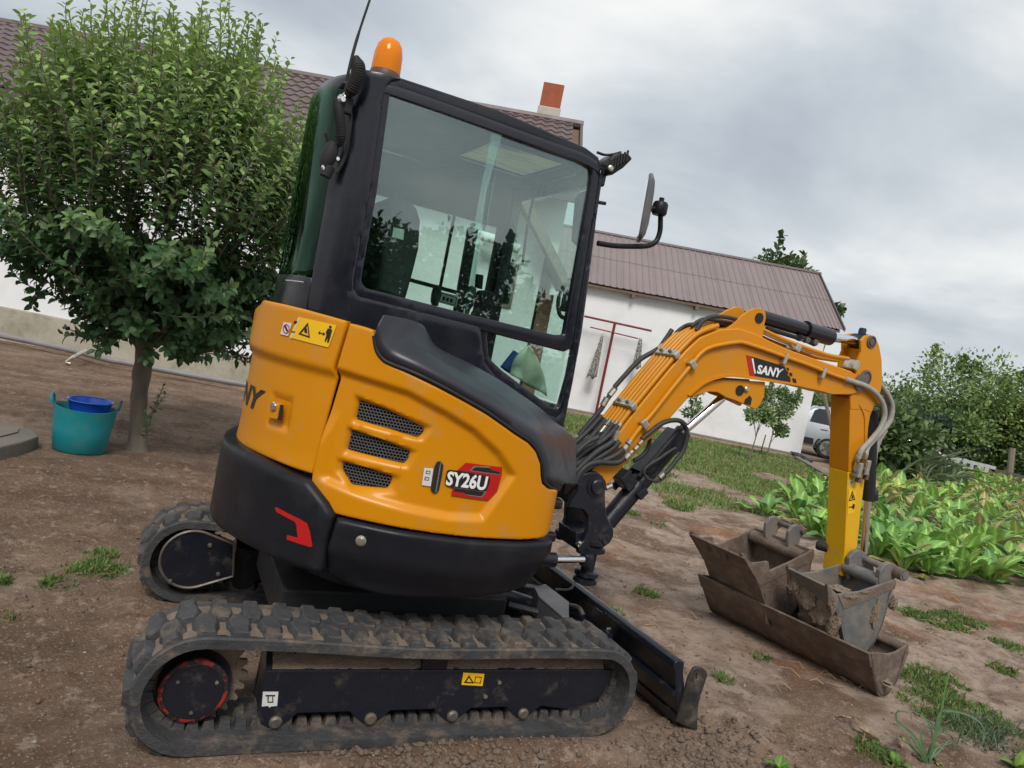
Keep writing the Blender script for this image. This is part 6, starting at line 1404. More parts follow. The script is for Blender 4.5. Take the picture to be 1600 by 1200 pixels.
# ================================================================ foliage helpers
def leafset(name, base, dirs, nrm, L, Wd, col, m, parent=None, fold=.25, curl=.15):
    """numpy batch of folded leaves; base,dirs,nrm (n,3); L,Wd (n,); col (n,3)"""
    n = len(base); d = dirs/np.linalg.norm(dirs, axis=1)[:, None]
    s_ = np.cross(d, nrm); s_ /= np.maximum(np.linalg.norm(s_, axis=1), 1e-6)[:, None]; u = np.cross(s_, d)
    L = L[:, None]; Wd = Wd[:, None]
    def P(t, w_, h): return base+d*L*t+s_*Wd*w_+u*(L*h)
    cv = (curl/.15*rng.uniform(.4, 1.9, n))[:, None]
    def P2(t, w_, h): return base+d*L*t+s_*Wd*w_+u*(L*h)
    V = np.stack([P(0, 0, 0), P(.35, .5, .06+fold*.12), P(.35, 0, -.0), P(.35, -.5, .06+fold*.12), P2(.75, .36, -.06*cv+.05), P2(.72, 0, -.07*cv), P2(.75, -.36, -.06*cv+.05), P2(.97, 0, -.20*cv)], 1)
    F = np.array([[0, 2, 1], [0, 3, 2], [1, 2, 5], [1, 5, 4], [3, 5, 2], [3, 6, 5], [4, 5, 7], [5, 6, 7]])
    idx = (np.arange(n)[:, None, None]*8+F[None]).reshape(-1, 3)
    me = bpy.data.meshes.new(name); me.vertices.add(n*8); me.vertices.foreach_set('co', V.reshape(-1)); me.loops.add(idx.size); me.loops.foreach_set('vertex_index', idx.ravel().astype(np.int32))
    me.polygons.add(len(idx)); me.polygons.foreach_set('loop_start', np.arange(0, idx.size, 3)); me.polygons.foreach_set('use_smooth', np.ones(len(idx), bool)); me.update()
    c = me.color_attributes.new('tint', 'FLOAT_COLOR', 'POINT'); cc = np.concatenate([np.repeat(col, 8, 0), np.ones((n*8, 1))], 1)
    rib = np.tile(np.array([1.1, 1, 1.12, 1, 1, 1.1, 1, 1.0]), n)[:, None]; cc[:, :3] *= rib
    c.data.foreach_set('color', cc.ravel()); me.materials.append(m)
    o = bpy.data.objects.new(name, me); COL.objects.link(o)
    if parent: par(o, parent)
    return o
def rn(n, k=3): return rng.normal(size=(n, k))
def unit(a): return a/np.maximum(np.linalg.norm(a, axis=1), 1e-9)[:, None]
# ================================================================ fruit tree by the house
T0 = atZ(211, 703, 0); T0.z = 0
tree = thing('fruit_tree', 'bushy young fruit tree with upright leafy shoots standing beside the teal tub', 'tree', T0)
tp = spline([T0+Vector((.02, 0, -.05)), T0+Vector((-.0, 0, .12)), T0+Vector((-.03, 0, .35)), T0+Vector((-.05, 0, .62)), T0+Vector((-.06, 0, .85)), T0+Vector((-.08, 0, 1.1))], 5)
tb = MB().tube(tp, [.12, .098, .086, .082, .078]+[.068]*(len(tp)-5), 14).build('trunk', bark, tree)
for v in tb.data.vertices: v.co += Vector(noise.noise_vector(v.co*9))*.012
limbs = []; mb = MB(); Ct = np.array(T0)+np.array([-.30, 0, 0])
for i in range(15):
    a = i*2.399+.4; el = random.uniform(.5, 1.25); L_ = random.uniform(.8, 1.5)
    p = Vector(T0)+Vector((-.06, 0, random.uniform(.75, 1.1))); d = Vector((math.cos(a)*math.cos(el), math.sin(a)*math.cos(el), math.sin(el))); pts = [p]
    for k in range(6): d = (d+Vector((random.gauss(0, .12), random.gauss(0, .12), .16))).normalized(); p = p+d*L_/6; pts.append(p)
    limbs.append(pts); mb.tube(spline(pts, 3), [max(.008, .036*(1-k/19)) for k in range(19)], 7)
mb.build('limb', bark, tree); 
# shoots : origin inside crown, grow up and outwards
B_, D_, N_, Ls, Ws, Cs = [], [], [], [], [], []; mb = MB()
cx, cy, cz = T0.x-.12, T0.y, 1.95
def shoot(p, d, L_, dens=.024, lo=.062, young=0):
    p = Vector(p); d = Vector(d).normalized(); n = int(L_/dens); pts = [p.copy()]; ph = random.uniform(0, 6.28)
    for k in range(n):
        d = (d+Vector((random.gauss(0, .035), random.gauss(0, .035), .02))).normalized(); p = p+d*dens; pts.append(p.copy())
        t_ = k/n; ph += 2.4; e1 = d.orthogonal().normalized(); e2 = d.cross(e1); o_ = e1*math.cos(ph)+e2*math.sin(ph)
        ld = (o_*1.0+d*(.45+.55*t_)+Vector((0, 0, -.12))).normalized(); B_.append(tuple(p+o_*.006)); D_.append(tuple(ld)); N_.append(tuple(d+Vector((random.gauss(0, .25), random.gauss(0, .25), .3))))
        l_ = lo*random.uniform(.75, 1.25)*(1-.35*t_**3); Ls.append(l_); Ws.append(l_*random.uniform(.48, .62))
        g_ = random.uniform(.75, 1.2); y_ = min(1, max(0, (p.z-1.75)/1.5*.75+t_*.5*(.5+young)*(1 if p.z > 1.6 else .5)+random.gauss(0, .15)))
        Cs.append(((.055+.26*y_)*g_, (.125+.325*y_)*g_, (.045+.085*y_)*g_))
    mb.tube(pts[::3], .0045, 4, cap=False)
ns = 0
while ns < 830:
    q = rn(1)[0]; q /= np.linalg.norm(q); rr = random.uniform(.35, 1)**.6
    hx, hz_up, hz_dn = 1.22, .95, 1.02
    x = cx+q[0]*hx*rr; y = cy+q[1]*hx*rr; z = cz+(q[2]*hz_up if q[2] > 0 else q[2]*hz_dn)*rr
    if z < .86+.42*math.hypot(x-T0.x, y-T0.y): continue
    o_ = Vector((x-cx, y-cy, z-cz)); h = math.hypot(o_.x, o_.y)/hx
    low = z < 1.7
    d = Vector((o_.x*.55, o_.y*.55, .9 if not low else .25))+Vector((random.gauss(0, .18), random.gauss(0, .18), 0))
    if low: d = Vector((o_.x, o_.y, .2+random.gauss(0, .3)))+Vector((random.gauss(0, .5), random.gauss(0, .5), 0))
    L_ = random.uniform(.35, .7) if low else random.uniform(.4, .85)
    shoot((x, y, z), d, L_, .024, .098 if low else .088); ns += 1
# extra leaders
for _ in range(60):
    u = random.uniform(20, 440); v = random.uniform(-20, 80)+max(0, abs(u-240)-110)*.55; yy = random.uniform(-.5, .5); a = atY(u*.75+60, v+190, T0.y+yy); b = atY(u, v, T0.y+yy); shoot(a, b-a, (b-a).length, .024, .085, .8)
# tall leaders that stand against roof and sky: (px of tip, px of foot)
for (u, v, ub, vb, yy) in ((160, -25, 165, 230, 0), (185, -30, 190, 200, .1), (210, -10, 215, 230, -.1), (222, -20, 225, 200, .15), (300, -20, 285, 220, 0), (290, 10, 270, 200, .2), (355, 5, 330, 220, -.1), (345, 20, 315, 240, .1), (262, 25, 252, 150, .1), (330, 20, 300, 180, .3), (385, 60, 355, 230, .0), (412, 65, 375, 240, .1), (430, 90, 395, 250, .1),
    (40, 12, 62, 260, .0), (85, 22, 100, 250, .1), (75, 25, 80, 240, -.15), (35, 60, 45, 250, .2), (150, 10, 150, 200, .25), (235, 40, 240, 230, 0), (460, 200, 400, 340, .0), (470, 225, 410, 380, -.1), (10, 145, 40, 330, -.2), (130, 15, 140, 220, -.2), (180, 0, 175, 180, -.25), (370, 30, 345, 200, .2), (20, 250, 50, 400, -.3), (455, 270, 400, 420, .1), (466, 320, 405, 470, 0)):
    a = atY(ub, vb, T0.y+yy); b = atY(u, v, T0.y+yy); shoot(a, b-a, (b-a).length, .024, .078, 1)
for _ in range(230):      # low skirt of foliage round the trunk head
    a = random.uniform(0, 6.28); q = random.uniform(.1, 1)**.6; x = T0.x+.16+math.cos(a)*.62*q; y = T0.y+math.sin(a)*.55*q; z = 1.22+random.uniform(-.38, .45)*(1.1-q*.5)
    shoot((x, y, z), (math.cos(a)+random.gauss(0, .4), math.sin(a)+random.gauss(0, .4), random.uniform(-.5, .5)), random.uniform(.25, .45), .026, .090)
B_, D_, N_, Ls, Ws, Cs = map(np.array, (B_, D_, N_, Ls, Ws, Cs))
near = np.argsort(np.linalg.norm(B_-CP, axis=1)); k = np.ones(len(B_), bool); pick = near[:260]; k[pick] = False
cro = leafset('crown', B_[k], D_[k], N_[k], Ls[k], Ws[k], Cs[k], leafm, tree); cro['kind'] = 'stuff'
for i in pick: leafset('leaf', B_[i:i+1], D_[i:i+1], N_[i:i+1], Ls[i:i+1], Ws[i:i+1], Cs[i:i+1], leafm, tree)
o = mb.build('twigs', bark, tree); o['kind'] = 'stuff'
# sucker shoots at the trunk foot
B_, D_, N_, Ls, Ws, Cs = [], [], [], [], [], []; mb = MB()
for (u, v, ub, vb) in ((235, 640, 228, 690), (255, 600, 232, 655), (248, 625, 230, 670), (262, 615, 236, 650)): a = atY(ub, vb, T0.y-.05); b = atY(u, v, T0.y-.15); shoot(a, b-a, (b-a).length, .022, .05, 2)
B_, D_, N_, Ls, Ws, Cs = map(np.array, (B_, D_, N_, Ls, Ws, Cs)); Cs = Cs*1.8
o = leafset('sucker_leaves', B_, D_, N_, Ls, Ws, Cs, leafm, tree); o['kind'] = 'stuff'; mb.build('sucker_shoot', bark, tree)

# ================================================================ generic trees
def crown_tree(name, label, cat, base, H_, Rd, zc, col, n=5000, lf=.10, tr=.12, group=None, spiky=0, squash=1.0, seed=0, col2=None, lean=(0, 0)):
    r2 = random.Random(seed); g2 = np.random.default_rng(seed)
    base = Vector(base); root = thing(name, label, cat, base, group)
    mb = MB(); pts = [base+Vector((0, 0, -.1)), base+Vector((lean[0]*.3, lean[1]*.3, H_*.25)), base+Vector((lean[0]*.6, lean[1]*.6, H_*.5)), base+Vector((lean[0], lean[1], H_*.8))]
    mb.tube(spline(pts, 4), [tr*(1-.07*i) for i in range(13)], 8); trk = mb.build('trunk', bark, root)
    blobs = []
    for i in range(16 if Rd > .6 else 6):
        a = i*2.4; q = r2.uniform(.15, .8); zz = r2.uniform(zc, H_*.9); sh = 1-abs((zz-(zc+H_)/2)/((H_-zc)*.62))**2*.7
        c = base+Vector((math.cos(a)*Rd*q*sh+lean[0]*.7, math.sin(a)*Rd*q*sh+lean[1]*.7, zz)); blobs.append((c, Rd*r2.uniform(.28, .5)))
    mb = MB()
    for c, r_ in blobs: s0 = base+Vector((lean[0]*.4, lean[1]*.4, max(.3, (c.z-base.z)*.55))); mb.tube(spline([s0, (s0+c)/2+Vector((0, 0, r_*.2)), c], 3), [tr*.4, tr*.35, tr*.3, tr*.25, tr*.2, tr*.15, tr*.1][:7], 5)
    mb.build('limb', bark, root)
    P = []; Dd = []; per = n//len(blobs)
    for c, r_ in blobs:
        q = unit(g2.normal(size=(per, 3))); rad = r_*(g2.random((per, 1))**.45)*(1+.25*np.sin(q[:, :1]*7+q[:, 2:]*5)); p = np.array(c)+q*rad*np.array([1, 1, .85*squash])
        P.append(p); Dd.append(q+g2.normal(size=(per, 3))*.5+np.array([0, 0, .2]))
    if spiky:
        for i in range(spiky):
            c = base+Vector((lean[0]+r2.uniform(-.7, .7)*Rd, lean[1]+r2.uniform(-.7, .7)*Rd, H_*r2.uniform(.70, .85))); L_ = H_*r2.uniform(.12, .28); kk = int(per*.35); t_ = g2.random((kk, 1))
            p = np.array(c)+np.array([0, 0, 1])*t_*L_+g2.normal(size=(kk, 3))*np.array([.09, .09, .05])*Rd*(1.15-t_); P.append(p); Dd.append(g2.normal(size=(kk, 3))*.6+np.array([0, 0, .7]))
    P = np.concatenate(P); Dd = np.concatenate(Dd); m_ = len(P); cc = np.array(col)[None]*(g2.uniform(.65, 1.3, (m_, 1)))
    if col2 is not None: kq = (vnoise(P[:, 0]*1.2/Rd*2, P[:, 2]*1.2/Rd*2, seed) > .55)[:, None]; cc = np.where(kq, np.array(col2)[None]*g2.uniform(.7, 1.3, (m_, 1)), cc)
    L_ = lf*g2.uniform(.7, 1.3, m_); o = leafset('crown', P, Dd, g2.normal(size=(m_, 3))+np.array([0, 0, 1.2]), L_, L_*.6, cc, leafm, root); o['kind'] = 'stuff'
    return root
def onz(u, v, d):      # ground point below photo column at range d
    r_ = ray(u, v); k = d/math.hypot(r_[0], r_[1]); return Vector((CP[0]+r_[0]*k, CP[1]+r_[1]*k, 0))
def topz(u, v, d): r_ = ray(u, v); k = d/math.hypot(r_[0], r_[1]); return CP[2]+r_[2]*k
DG = (.12, .185, .068); MG = (.18, .265, .085); LG = (.26, .33, .10); BG_ = (.07, .115, .075)
# saplings before the barn
def sap(u, v, ut, vt, Rd, lab, seed, zc, n, yo_=0):
    b = atZ(u, v, 0); b.z = 0; d = math.hypot(b.x-CP[0], b.y-CP[1]); H_ = topz(ut, vt, d); crown_tree('sapling', lab, 'sapling', b, H_, Rd*.85, zc, (.17, .25, .10), int(n*1.0), .075, .022, 'young saplings before the barn', seed=seed, lean=(.12, 0), col2=(.23, .31, .13), spiky=3)
sap(1170, 720, 1180, 628, .50, 'left one of the two thin saplings standing before the right end of the white barn', 3, .85, 1100)
sap(1197, 716, 1228, 596, .62, 'fuller right sapling of the pair standing before the right end of the white barn', 5, .75, 2600)
sap(1068, 692, 1085, 596, .40, 'thin sapling before the barn, partly hidden behind the boom', 8, .7, 700)
MB_ = MB().tube([atZ(1187, 712, -.1), atZ(1187, 712, 0)+Vector((.05, 0, .55))], .014, 6); finish(MB_.build('garden_stake', wood, None, loc=atZ(1187, 712, 0)), 'short thin stake between the two saplings', 'stake')
# big tree behind the barn
d_ = 46
crown_tree('tall_tree', 'tall dark tree rising behind the barn ridge, right of centre', 'tree', onz(1186, 600, d_), topz(1222, 400, d_)*1.02, 2.1, topz(1222, 452, d_), (.07, .11, .04), 2300, .34, .25, seed=11, col2=(.11, .16, .055), spiky=4)
d_ = 44
crown_tree('tall_tree', 'small clump of foliage showing beyond the right end of the barn roof', 'tree', onz(1272, 600, d_), topz(1300, 462, d_), .85, topz(1300, 492, d_), (.07, .11, .04), 700, .28, .10, seed=13, col2=(.11, .16, .055))
# orchard behind the garden
bt = [(1398, 592, 50, 3.3, DG, 'dark green tree just right of the digger arm'), (1446, 590, 56, 3.8, MG, 'round mid-green tree left of the tallest orchard tree'), (1532, 545, 50, 4.0, MG, 'tallest orchard tree with spiky top and leaning pale trunk'), (1484, 624, 48, 2.8, BG_, 'blue-green bushy tree in front of the orchard row'), (1594, 612, 54, 3.0, MG, 'orchard tree cut by the right edge of the picture'), (1280, 618, 48, 3.4, DG, 'dark tree behind the silver car'), (1338, 612, 54, 3.4, DG, 'dark tree hidden behind the digger arm'), (1650, 590, 50, 4.0, MG, 'orchard tree just outside the right picture edge')]
for i, (u, v, d_, Rd, c, lab) in enumerate(bt):
    crown_tree('orchard_tree', lab, 'tree', onz(u-24, 700, d_), topz(u, v, d_)*(.90 if i == 2 else .74), Rd, 1.2 if i != 2 else 2.0, c, 9000, .23, .15, 'trees of the orchard behind the garden', seed=30+i, col2=LG if i in (1, 2, 4, 7) else MG, spiky=7 if i in (0, 2, 4) else 3, lean=(1.3, -.5) if i == 2 else (0, 0))
for i, (u, v, d_, Rd, c) in enumerate(((1424, 700, 46, 1.8, DG), (1455, 704, 47, 1.5, BG_), (1556, 722, 62, 2.4, LG), (1500, 715, 66, 2.4, LG), (1604, 722, 60, 2.2, MG), (1384, 668, 23, 1.3, DG), (1640, 715, 48, 2.0, DG), (1300, 668, 46, 2.5, DG))):
    H_ = topz(u, v-28, d_); crown_tree('orchard_bush', ['dark bush behind the tall grass clump', 'blue-green bush behind the leaning stake', 'pale yellow-green bush under the tallest orchard tree', 'pale bush far behind the white fence', 'mid-green bush behind the fence post', 'dark bush behind the hoses of the digger arm', 'dark bush at the right picture edge', 'dark bush behind the silver car'][i], 'bush', onz(u, 705, d_), max(1.6, H_), Rd, .1, c, 2600, .22, .05, 'bushes under the orchard trees', seed=60+i)
# trees behind the photographer, mirrored in the cab glass
for i in range(13):
    x = -14+i*1.9; crown_tree('garden_tree', 'dark fruit tree of the row behind the photographer, seen mirrored in the cab glass', 'tree', (x, -13.5-(i % 3)*.8, 0), 3.5+.4*math.sin(i*2.1)+(.6 if i in (4, 6) else 0), 1.75, .2, (.025, .05, .018), 5200, .17, .09, 'tree row mirrored in the cab glass', seed=90+i, spiky=6)

# ================================================================ tub and basin
tc_ = atZ(128, 712, 0); tc_.z = .0; tc_.y += .18; tc_.x -= .04
tub = thing('garden_tub', 'teal flexible garden tub with two handles standing left of the tree', 'tub', tc_)
n = 40; prof = [(.0, .0), (.185, .0), (.2, .012), (.222, .18), (.238, .33), (.243, .345), (.236, .347), (.228, .33), (.212, .18), (.19, .02), (0, .018)]; vs = []; fs = []
for r_, z in prof:
    for j in range(n): a = 2*math.pi*j/n; sq = 1+.03*math.cos(2*a+1); vs.append(tc_+Vector((.93*r_*math.cos(a)*sq, .93*r_*math.sin(a)*sq, z*(1+(.05*abs(math.cos(a))**3 if z > .1 else 0)))))
fs = [(i*n+j, i*n+(j+1) % n, (i+1)*n+(j+1) % n, (i+1)*n+j) for i in range(len(prof)-1) for j in range(n)]
MB().add(vs, fs).build('tub_body', teal, tub, smooth=50)
for sg, m in ((-1, teal), (1, mat('dark_teal_handle', (.01, .07, .085), .5))):
    c = tc_+Vector((sg*.228, 0, .36)); dd = Vector((0, 1, 0)); MB().tube(spline([c+dd*.07, c+dd*.06+Vector((sg*.01, 0, .05)), c+Vector((sg*.012, 0, .075)), c-dd*.06+Vector((sg*.01, 0, .05)), c-dd*.07], 5), .011, 8).build('handle', m, tub)
bc_ = tc_+Vector((.025, .0, .225)); basin = MB().lathe(bc_, [(.11, -.02), (.135, .10), (.158, .175), (.168, .182), (.166, .19), (.152, .182), (.128, .10), (.105, .0), (0, -.005)], 40).build('basin', blue, None, loc=bc_)
finish(basin, 'round blue plastic basin sitting inside the teal tub', 'basin')

# ================================================================ silver car
ca_ = atZ(1289, 717, 0); hd = Vector((.72, -.69, 0)).normalized(); sd = Vector((hd.y, -hd.x, 0))    # sd points to camera side
if sd.dot(Vector(CP)-ca_) < 0: sd = -sd
car = thing('parked_car', 'silver estate car parked beyond the right end of the white barn', 'car', ca_)
def cp(x, o_, z): return Vector((ca_.x, ca_.y, 0))+hd*x+sd*(o_-.0)+Vector((0, 0, z))
# x=0 rear wheel centre; body from -0.85 to 3.45 ; near side at o=0, far side o=-1.75
sec = [(-.86, .42, .72, .80, .80), (-.83, .36, 1.0, 1.02, 1.04), (-.76, .30, 1.02, 1.36, 1.40), (-.60, .28, 1.02, 1.50, 1.55), (-.35, .28, 1.02, 1.545, 1.59), (.3, .28, 1.02, 1.57, 1.61), (1.2, .28, 1.01, 1.56, 1.60), (1.75, .28, 1.0, 1.44, 1.48), (2.35, .28, .98, 1.04, 1.06), (3.0, .30, .90, .94, .96), (3.40, .40, .70, .74, .76)]
vs = []
for x, zb, zs, zr, zt2 in sec:
    ti = max(0, (zr-zs))*.30
    ring_ = [(0.0-.05, zb), (.0, zb+.12), (.02, (zb+zs)/2+.05), (-.02, zs), (-.03-ti, zr-.03), (-.12-ti, zt2), (-.88, zt2+.015), (-1.64+ti, zt2), (-1.73+ti, zr-.03), (-1.74, zs), (-1.77, (zb+zs)/2+.05), (-1.75, zb+.12), (-1.70, zb)]
    vs += [cp(x, o_-.0, z) for o_, z in ring_]
k = 13; fs = [(i*k+j, i*k+(j+1) % k, (i+1)*k+(j+1) % k, (i+1)*k+j) for i in range(len(sec)-1) for j in range(k)]+[tuple(range(k)), tuple(range((len(sec)-1)*k, len(sec)*k))[::-1]]
bd_ = mkobj(MB().add(vs, fs), 'body', carp, car, smooth=24)
winm = mat('car_window', (.015, .02, .025), .08, rvar=.02)
def csd(name, P, m, parent=car, o_=.0):
    """quad list on the near flank, tilted with the glasshouse"""
    pts = []
    for x, z in P: ti = max(0, z-1.03)/.58*.19; pts.append(cp(x, -.015-ti+.018+o_, z))
    return MB().prism(pts, -sd*.02).build(name, m, parent, smooth=0, bevel=.006)
csd('rear_quarter_window', [(-.66, 1.06), (-.58, 1.42), (-.46, 1.50), (-.14, 1.52), (-.04, 1.05)], winm)
csd('rear_door_window', [(.10, 1.05), (.0, 1.53), (1.1, 1.56), (1.18, 1.05)], winm); csd('front_door_window', [(1.26, 1.05), (1.2, 1.57), (1.6, 1.45), (2.15, 1.05)], winm)
csd('fuel_flap', [(-.30, .86), (-.10, .86), (-.10, .885), (-.30, .885)], mblk, o_=.012)
csd('sill_trim', [(-.80, .36), (-.82, .55), (-.45, .55), (-.42, .36)], mblk, o_=.02); csd('sill_trim', [(.45, .30), (.42, .42), (2.2, .42), (2.2, .30)], mblk, o_=.02)
mb = MB(); mb.tube([cp(-.50, -.28, 1.57), cp(-.3, -.27, 1.64), cp(1.2, -.27, 1.65), cp(1.5, -.28, 1.56)], .02, 6); mb.build('roof_rail', mblk, car)
MB().prism([cp(-.875, -.2, .95), cp(-.875, -.02, .95), cp(-.80, .012, .70), cp(-.88, -.2, .68)], -hd*.01).build('tail_lamp', red, car, smooth=0)
for x in (0, 2.6):
    for o_ in (-.10, -1.65):
        wh = MB().lathe(cp(x, o_+.02, .335), [(.19, -.1), (.30, -.1), (.335, -.07), (.335, .07), (.30, .1), (.235, .1), (.225, .085)], 32, sd).build('tyre', tyre, car)
        MB().lathe(cp(x, o_+.02, .335), [(.225, .07), (.225, .09), (.20, .095), (.19, .06), (.06, .05), (.05, .09), (0, .095)], 32, sd).build('rim_back', mblk, wh)
        mb = MB()
        for a in range(5):
            c_1 = cp(x, o_+.11, .335); e1 = hd*math.cos(a*1.2566)+Vector((0, 0, math.sin(a*1.2566))); e2 = hd*-math.sin(a*1.2566)+Vector((0, 0, math.cos(a*1.2566))); mb.prism([c_1+e2*.04, c_1+e1*.21+e2*.05, c_1+e1*.21-e2*.05, c_1-e2*.04], sd*.02)
        mb.lathe(c_1, [(.205, 0), (.225, .0), (.225, .02), (.205, .02)], 32, sd); mb.build('spoked_rim', alloy, wh, smooth=0)
    mb = MB(); pr = [cp(x+.40*math.cos(a), .012, .335+.40*math.sin(a)) for a in np.linspace(-.1, 3.24, 16)]+[cp(x+.335*math.cos(a), .012, .335+.335*math.sin(a)) for a in np.linspace(3.24, -.1, 16)]; mb.prism(pr, -sd*.03); mb.build('wheel_arch', mblk, car, smooth=0)
# boards and rubble near the car
for i, (a, b, w_, m, lab) in enumerate((((1246, 716), (1290, 742), .10, wood, 'pale plank lying on the soil before the barn corner'), ((1252, 716), (1300, 722), .08, conc, 'broken concrete strip lying below the silver car'), ((1240, 708), (1262, 722), .12, mblk, 'dark board lying at the barn corner'))):
    A = atZ(*a, .03); B = atZ(*b, .03); d = (B-A).normalized(); s__ = Vector((d.y, -d.x, 0))*w_
    finish(MB().prism([A-s__, B-s__, B+s__, A+s__], (0, 0, .05)).build('plank', m, None, smooth=0, loc=A), lab, 'plank')
# metal pole seen beside the arm
pt = atP(1284, 600, ca_+sd*2.2, sd); pb = atP(1310, 718, ca_+sd*2.2, sd); finish(MB().tube([pb, pt], .05, 8).build('leaning_pole', wood, None, loc=pb), 'pale wooden pole leaning before the silver car, left of the digger arm', 'pole')
# ================================================================ low white fence, stakes
fA = atZ(1470, 727, 0); fB = atZ(1552, 748, 0); fC = atZ(1606, 762, 0)
fe = thing('picket_fence', 'low weathered white picket fence between garden and orchard', 'fence', fA)
for (P, Q, m, hh_) in ((fA, fB, wall_w, .55), (fB, fC+(fC-fB), wood, .45)):
    L_ = (Q-P).length; d = (Q-P).normalized(); n = int(L_/.42)
    MB().prism([P+Vector((0, 0, hh_*.72)), Q+Vector((0, 0, hh_*.72)), Q+Vector((0, 0, hh_*.98)), P+Vector((0, 0, hh_*.98))], (.04, .04, 0)).build('rail', m, fe, smooth=0)
    for i in range(n):
        c = P+d*(i*.42); hq = hh_*random.uniform(.85, 1.05); MB().prism([c, c+d*.20, c+d*.20+Vector((0, 0, hq)), c+Vector((0, 0, hq))], (-.03, -.03, 0)).build('picket', m, fe, smooth=0)
def stake(a, b, r_, lab, m=wood, off=0):
    A = atZ(*a, 0); n_ = np.array([A.x-CP[0], A.y-CP[1], 0]); B = atP(*b, A, n_); finish(MB().tube([A-Vector((0, 0, .1)), B], r_, 7).build('wooden_stake', m, None, loc=A), lab, 'stake')
stake((1460, 722), (1474, 682), .09, 'leaning pale stake behind the horseradish bed, left of the white fence')
stake((1577, 752), (1582, 700), .13, 'upright grey post behind the bed at the right end of the white fence')
# tall grass clump
gb_ = onz(1416, 700, 24); B_ = np.array([[gb_.x+random.gauss(0, .6), gb_.y+random.gauss(0, .5), 0] for _ in range(700)]); D_ = rn(700)*.28+np.array([0, 0, 1]); L_ = rng.uniform(.5, 1.15, 700)
o = leafset('tall_grass_clump', B_, D_, rn(700), L_, L_*.05, np.array([.26, .34, .20])[None]*rng.uniform(.7, 1.3, (700, 1)), grassm, curl=.5); finish(o, 'feathery grey-green grass clump behind the horseradish bed', 'grass clump', None, 'stuff')

# ================================================================ horseradish bed
def bigleaf(L_, Wd, bend, wav, seed):
    r2 = random.Random(seed); nu, nv = 9, 6; V = []; F = []; cols = []
    for i in range(nu):
        t_ = i/(nu-1); wdt = Wd*(math.sin(math.pi*min(1, (t_*.93+.05)))**.75)*(1 if t_ > .0 else .1)*(.35 if t_ < .12 else 1)
        for j in range(nv+1):
            q = j/nv*2-1; ang = bend*t_*t_; x = L_*(t_*math.cos(ang*.6)); z = L_*t_*math.sin(.0)-L_*math.sin(ang)*t_*.55
            wv = wav*L_*math.sin(q*3+t_*11+seed)*abs(q)**1.5+.05*L_*abs(q)
            V.append((x, q*wdt/2, z+wv)); g_ = 1.0 if abs(q) > .05 else 1.9
            cols.append(g_*(1+.12*math.sin(t_*30+abs(q)*6)))
    for i in range(nu-1):
        for j in range(nv): a = i*(nv+1)+j; F.append((a, a+nv+1, a+nv+2, a+1))
    return V, F, cols
LVM = []
GC = [(.22, .38, .085), (.28, .47, .12), (.15, .30, .09), (.34, .52, .12), (.42, .50, .13), (.42, .34, .15)]
for s_ in range(6):
    for ci, c in enumerate(GC):
        V, F, cols = bigleaf(1.0, random.uniform(.36, .52), random.uniform(.3, 1.1), random.uniform(.03, .075), s_*1.7)
        me = bpy.data.meshes.new('leaf'); me.from_pydata(V, [], F); me.polygons.foreach_set('use_smooth', [True]*len(F)); at = me.color_attributes.new('tint', 'FLOAT_COLOR', 'POINT')
        at.data.foreach_set('color', np.array([(c[0]*k_, c[1]*k_, c[2]*k_, 1) for k_ in cols]).ravel()); me.materials.append(kalem); me.update(); LVM.append((ci, me))
def pick_leaf(yel_p, rnd):
    if rnd.random() < yel_p: cs = (4, 5)
    else: cs = (0, 1, 2, 3)
    return rnd.choice([m for ci, m in LVM if ci in cs])
rnd = random.Random(5)
def kale(x, y, size, yp, label, group, nleaf=9):
    root = thing('horseradish_plant', label, 'plant', (x, y, gz(x, y)), group)
    for i in range(nleaf):
        a = i*2.4+rnd.uniform(-.4, .4); el = rnd.uniform(.65, 1.45) if i > 1 else rnd.uniform(.1, .6); L_ = size*rnd.uniform(.7, 1.15)
        o = bpy.data.objects.new('leaf', pick_leaf(yp if i > 1 else yp+.12, rnd)); COL.objects.link(o); o.parent = root
        X = Vector((math.cos(a)*math.cos(el), math.sin(a)*math.cos(el), math.sin(el))); Y = Vector((-math.sin(a), math.cos(a), 0)); Z = X.cross(Y)
        m = Matrix.Identity(4)
        for k in range(3): m[k][0], m[k][1], m[k][2], m[k][3] = X[k]*L_, Y[k]*L_, Z[k]*L_, (math.cos(a)*.03, math.sin(a)*.03, .02)[k]
        o.matrix_local = m
    return root
pts = []
for _ in range(16000):
    tt = rnd.random()**1.7; x = 5.9+tt*30; y = rnd.uniform(1.2, 20); 
    dd = math.hypot(x-CP[0], y-CP[1])
    if not pin(np.array([(x, y)]), KP)[0]: continue
    # only what the camera can see
    q = np.array([x, y, .2])-CP; zc_ = q@CF; u = 800+FP*(q@CR)/zc_
    if u > 1720 or u < 1180: continue
    md = .20+.016*dd
    if all((x-a)**2+(y-b)**2 > md*md for a, b in pts): pts.append((x, y))
pts.sort(key=lambda p: math.hypot(p[0]-CP[0], p[1]-CP[1]))
print('plants', len(pts))
special = [((1410, 893), 'front-row horseradish plant with two broad pale leaves, right behind the grey bucket', .36), ((1545, 915), 'big front-row horseradish plant with torn leaves spreading over the soil', .46), ((1590, 900), 'front-row horseradish plant at the right picture edge with drooping leaves', .42), ((1270, 838), 'horseradish plant just left of the yellow arm', .34), ((1480, 880), 'low front-row horseradish plant with blue-green leaves between its two bigger neighbours', .36)]
for (px, lab, sz) in special:
    p = atZ(*px, 0); kale(p.x, p.y, sz, .08, lab, None, 11)
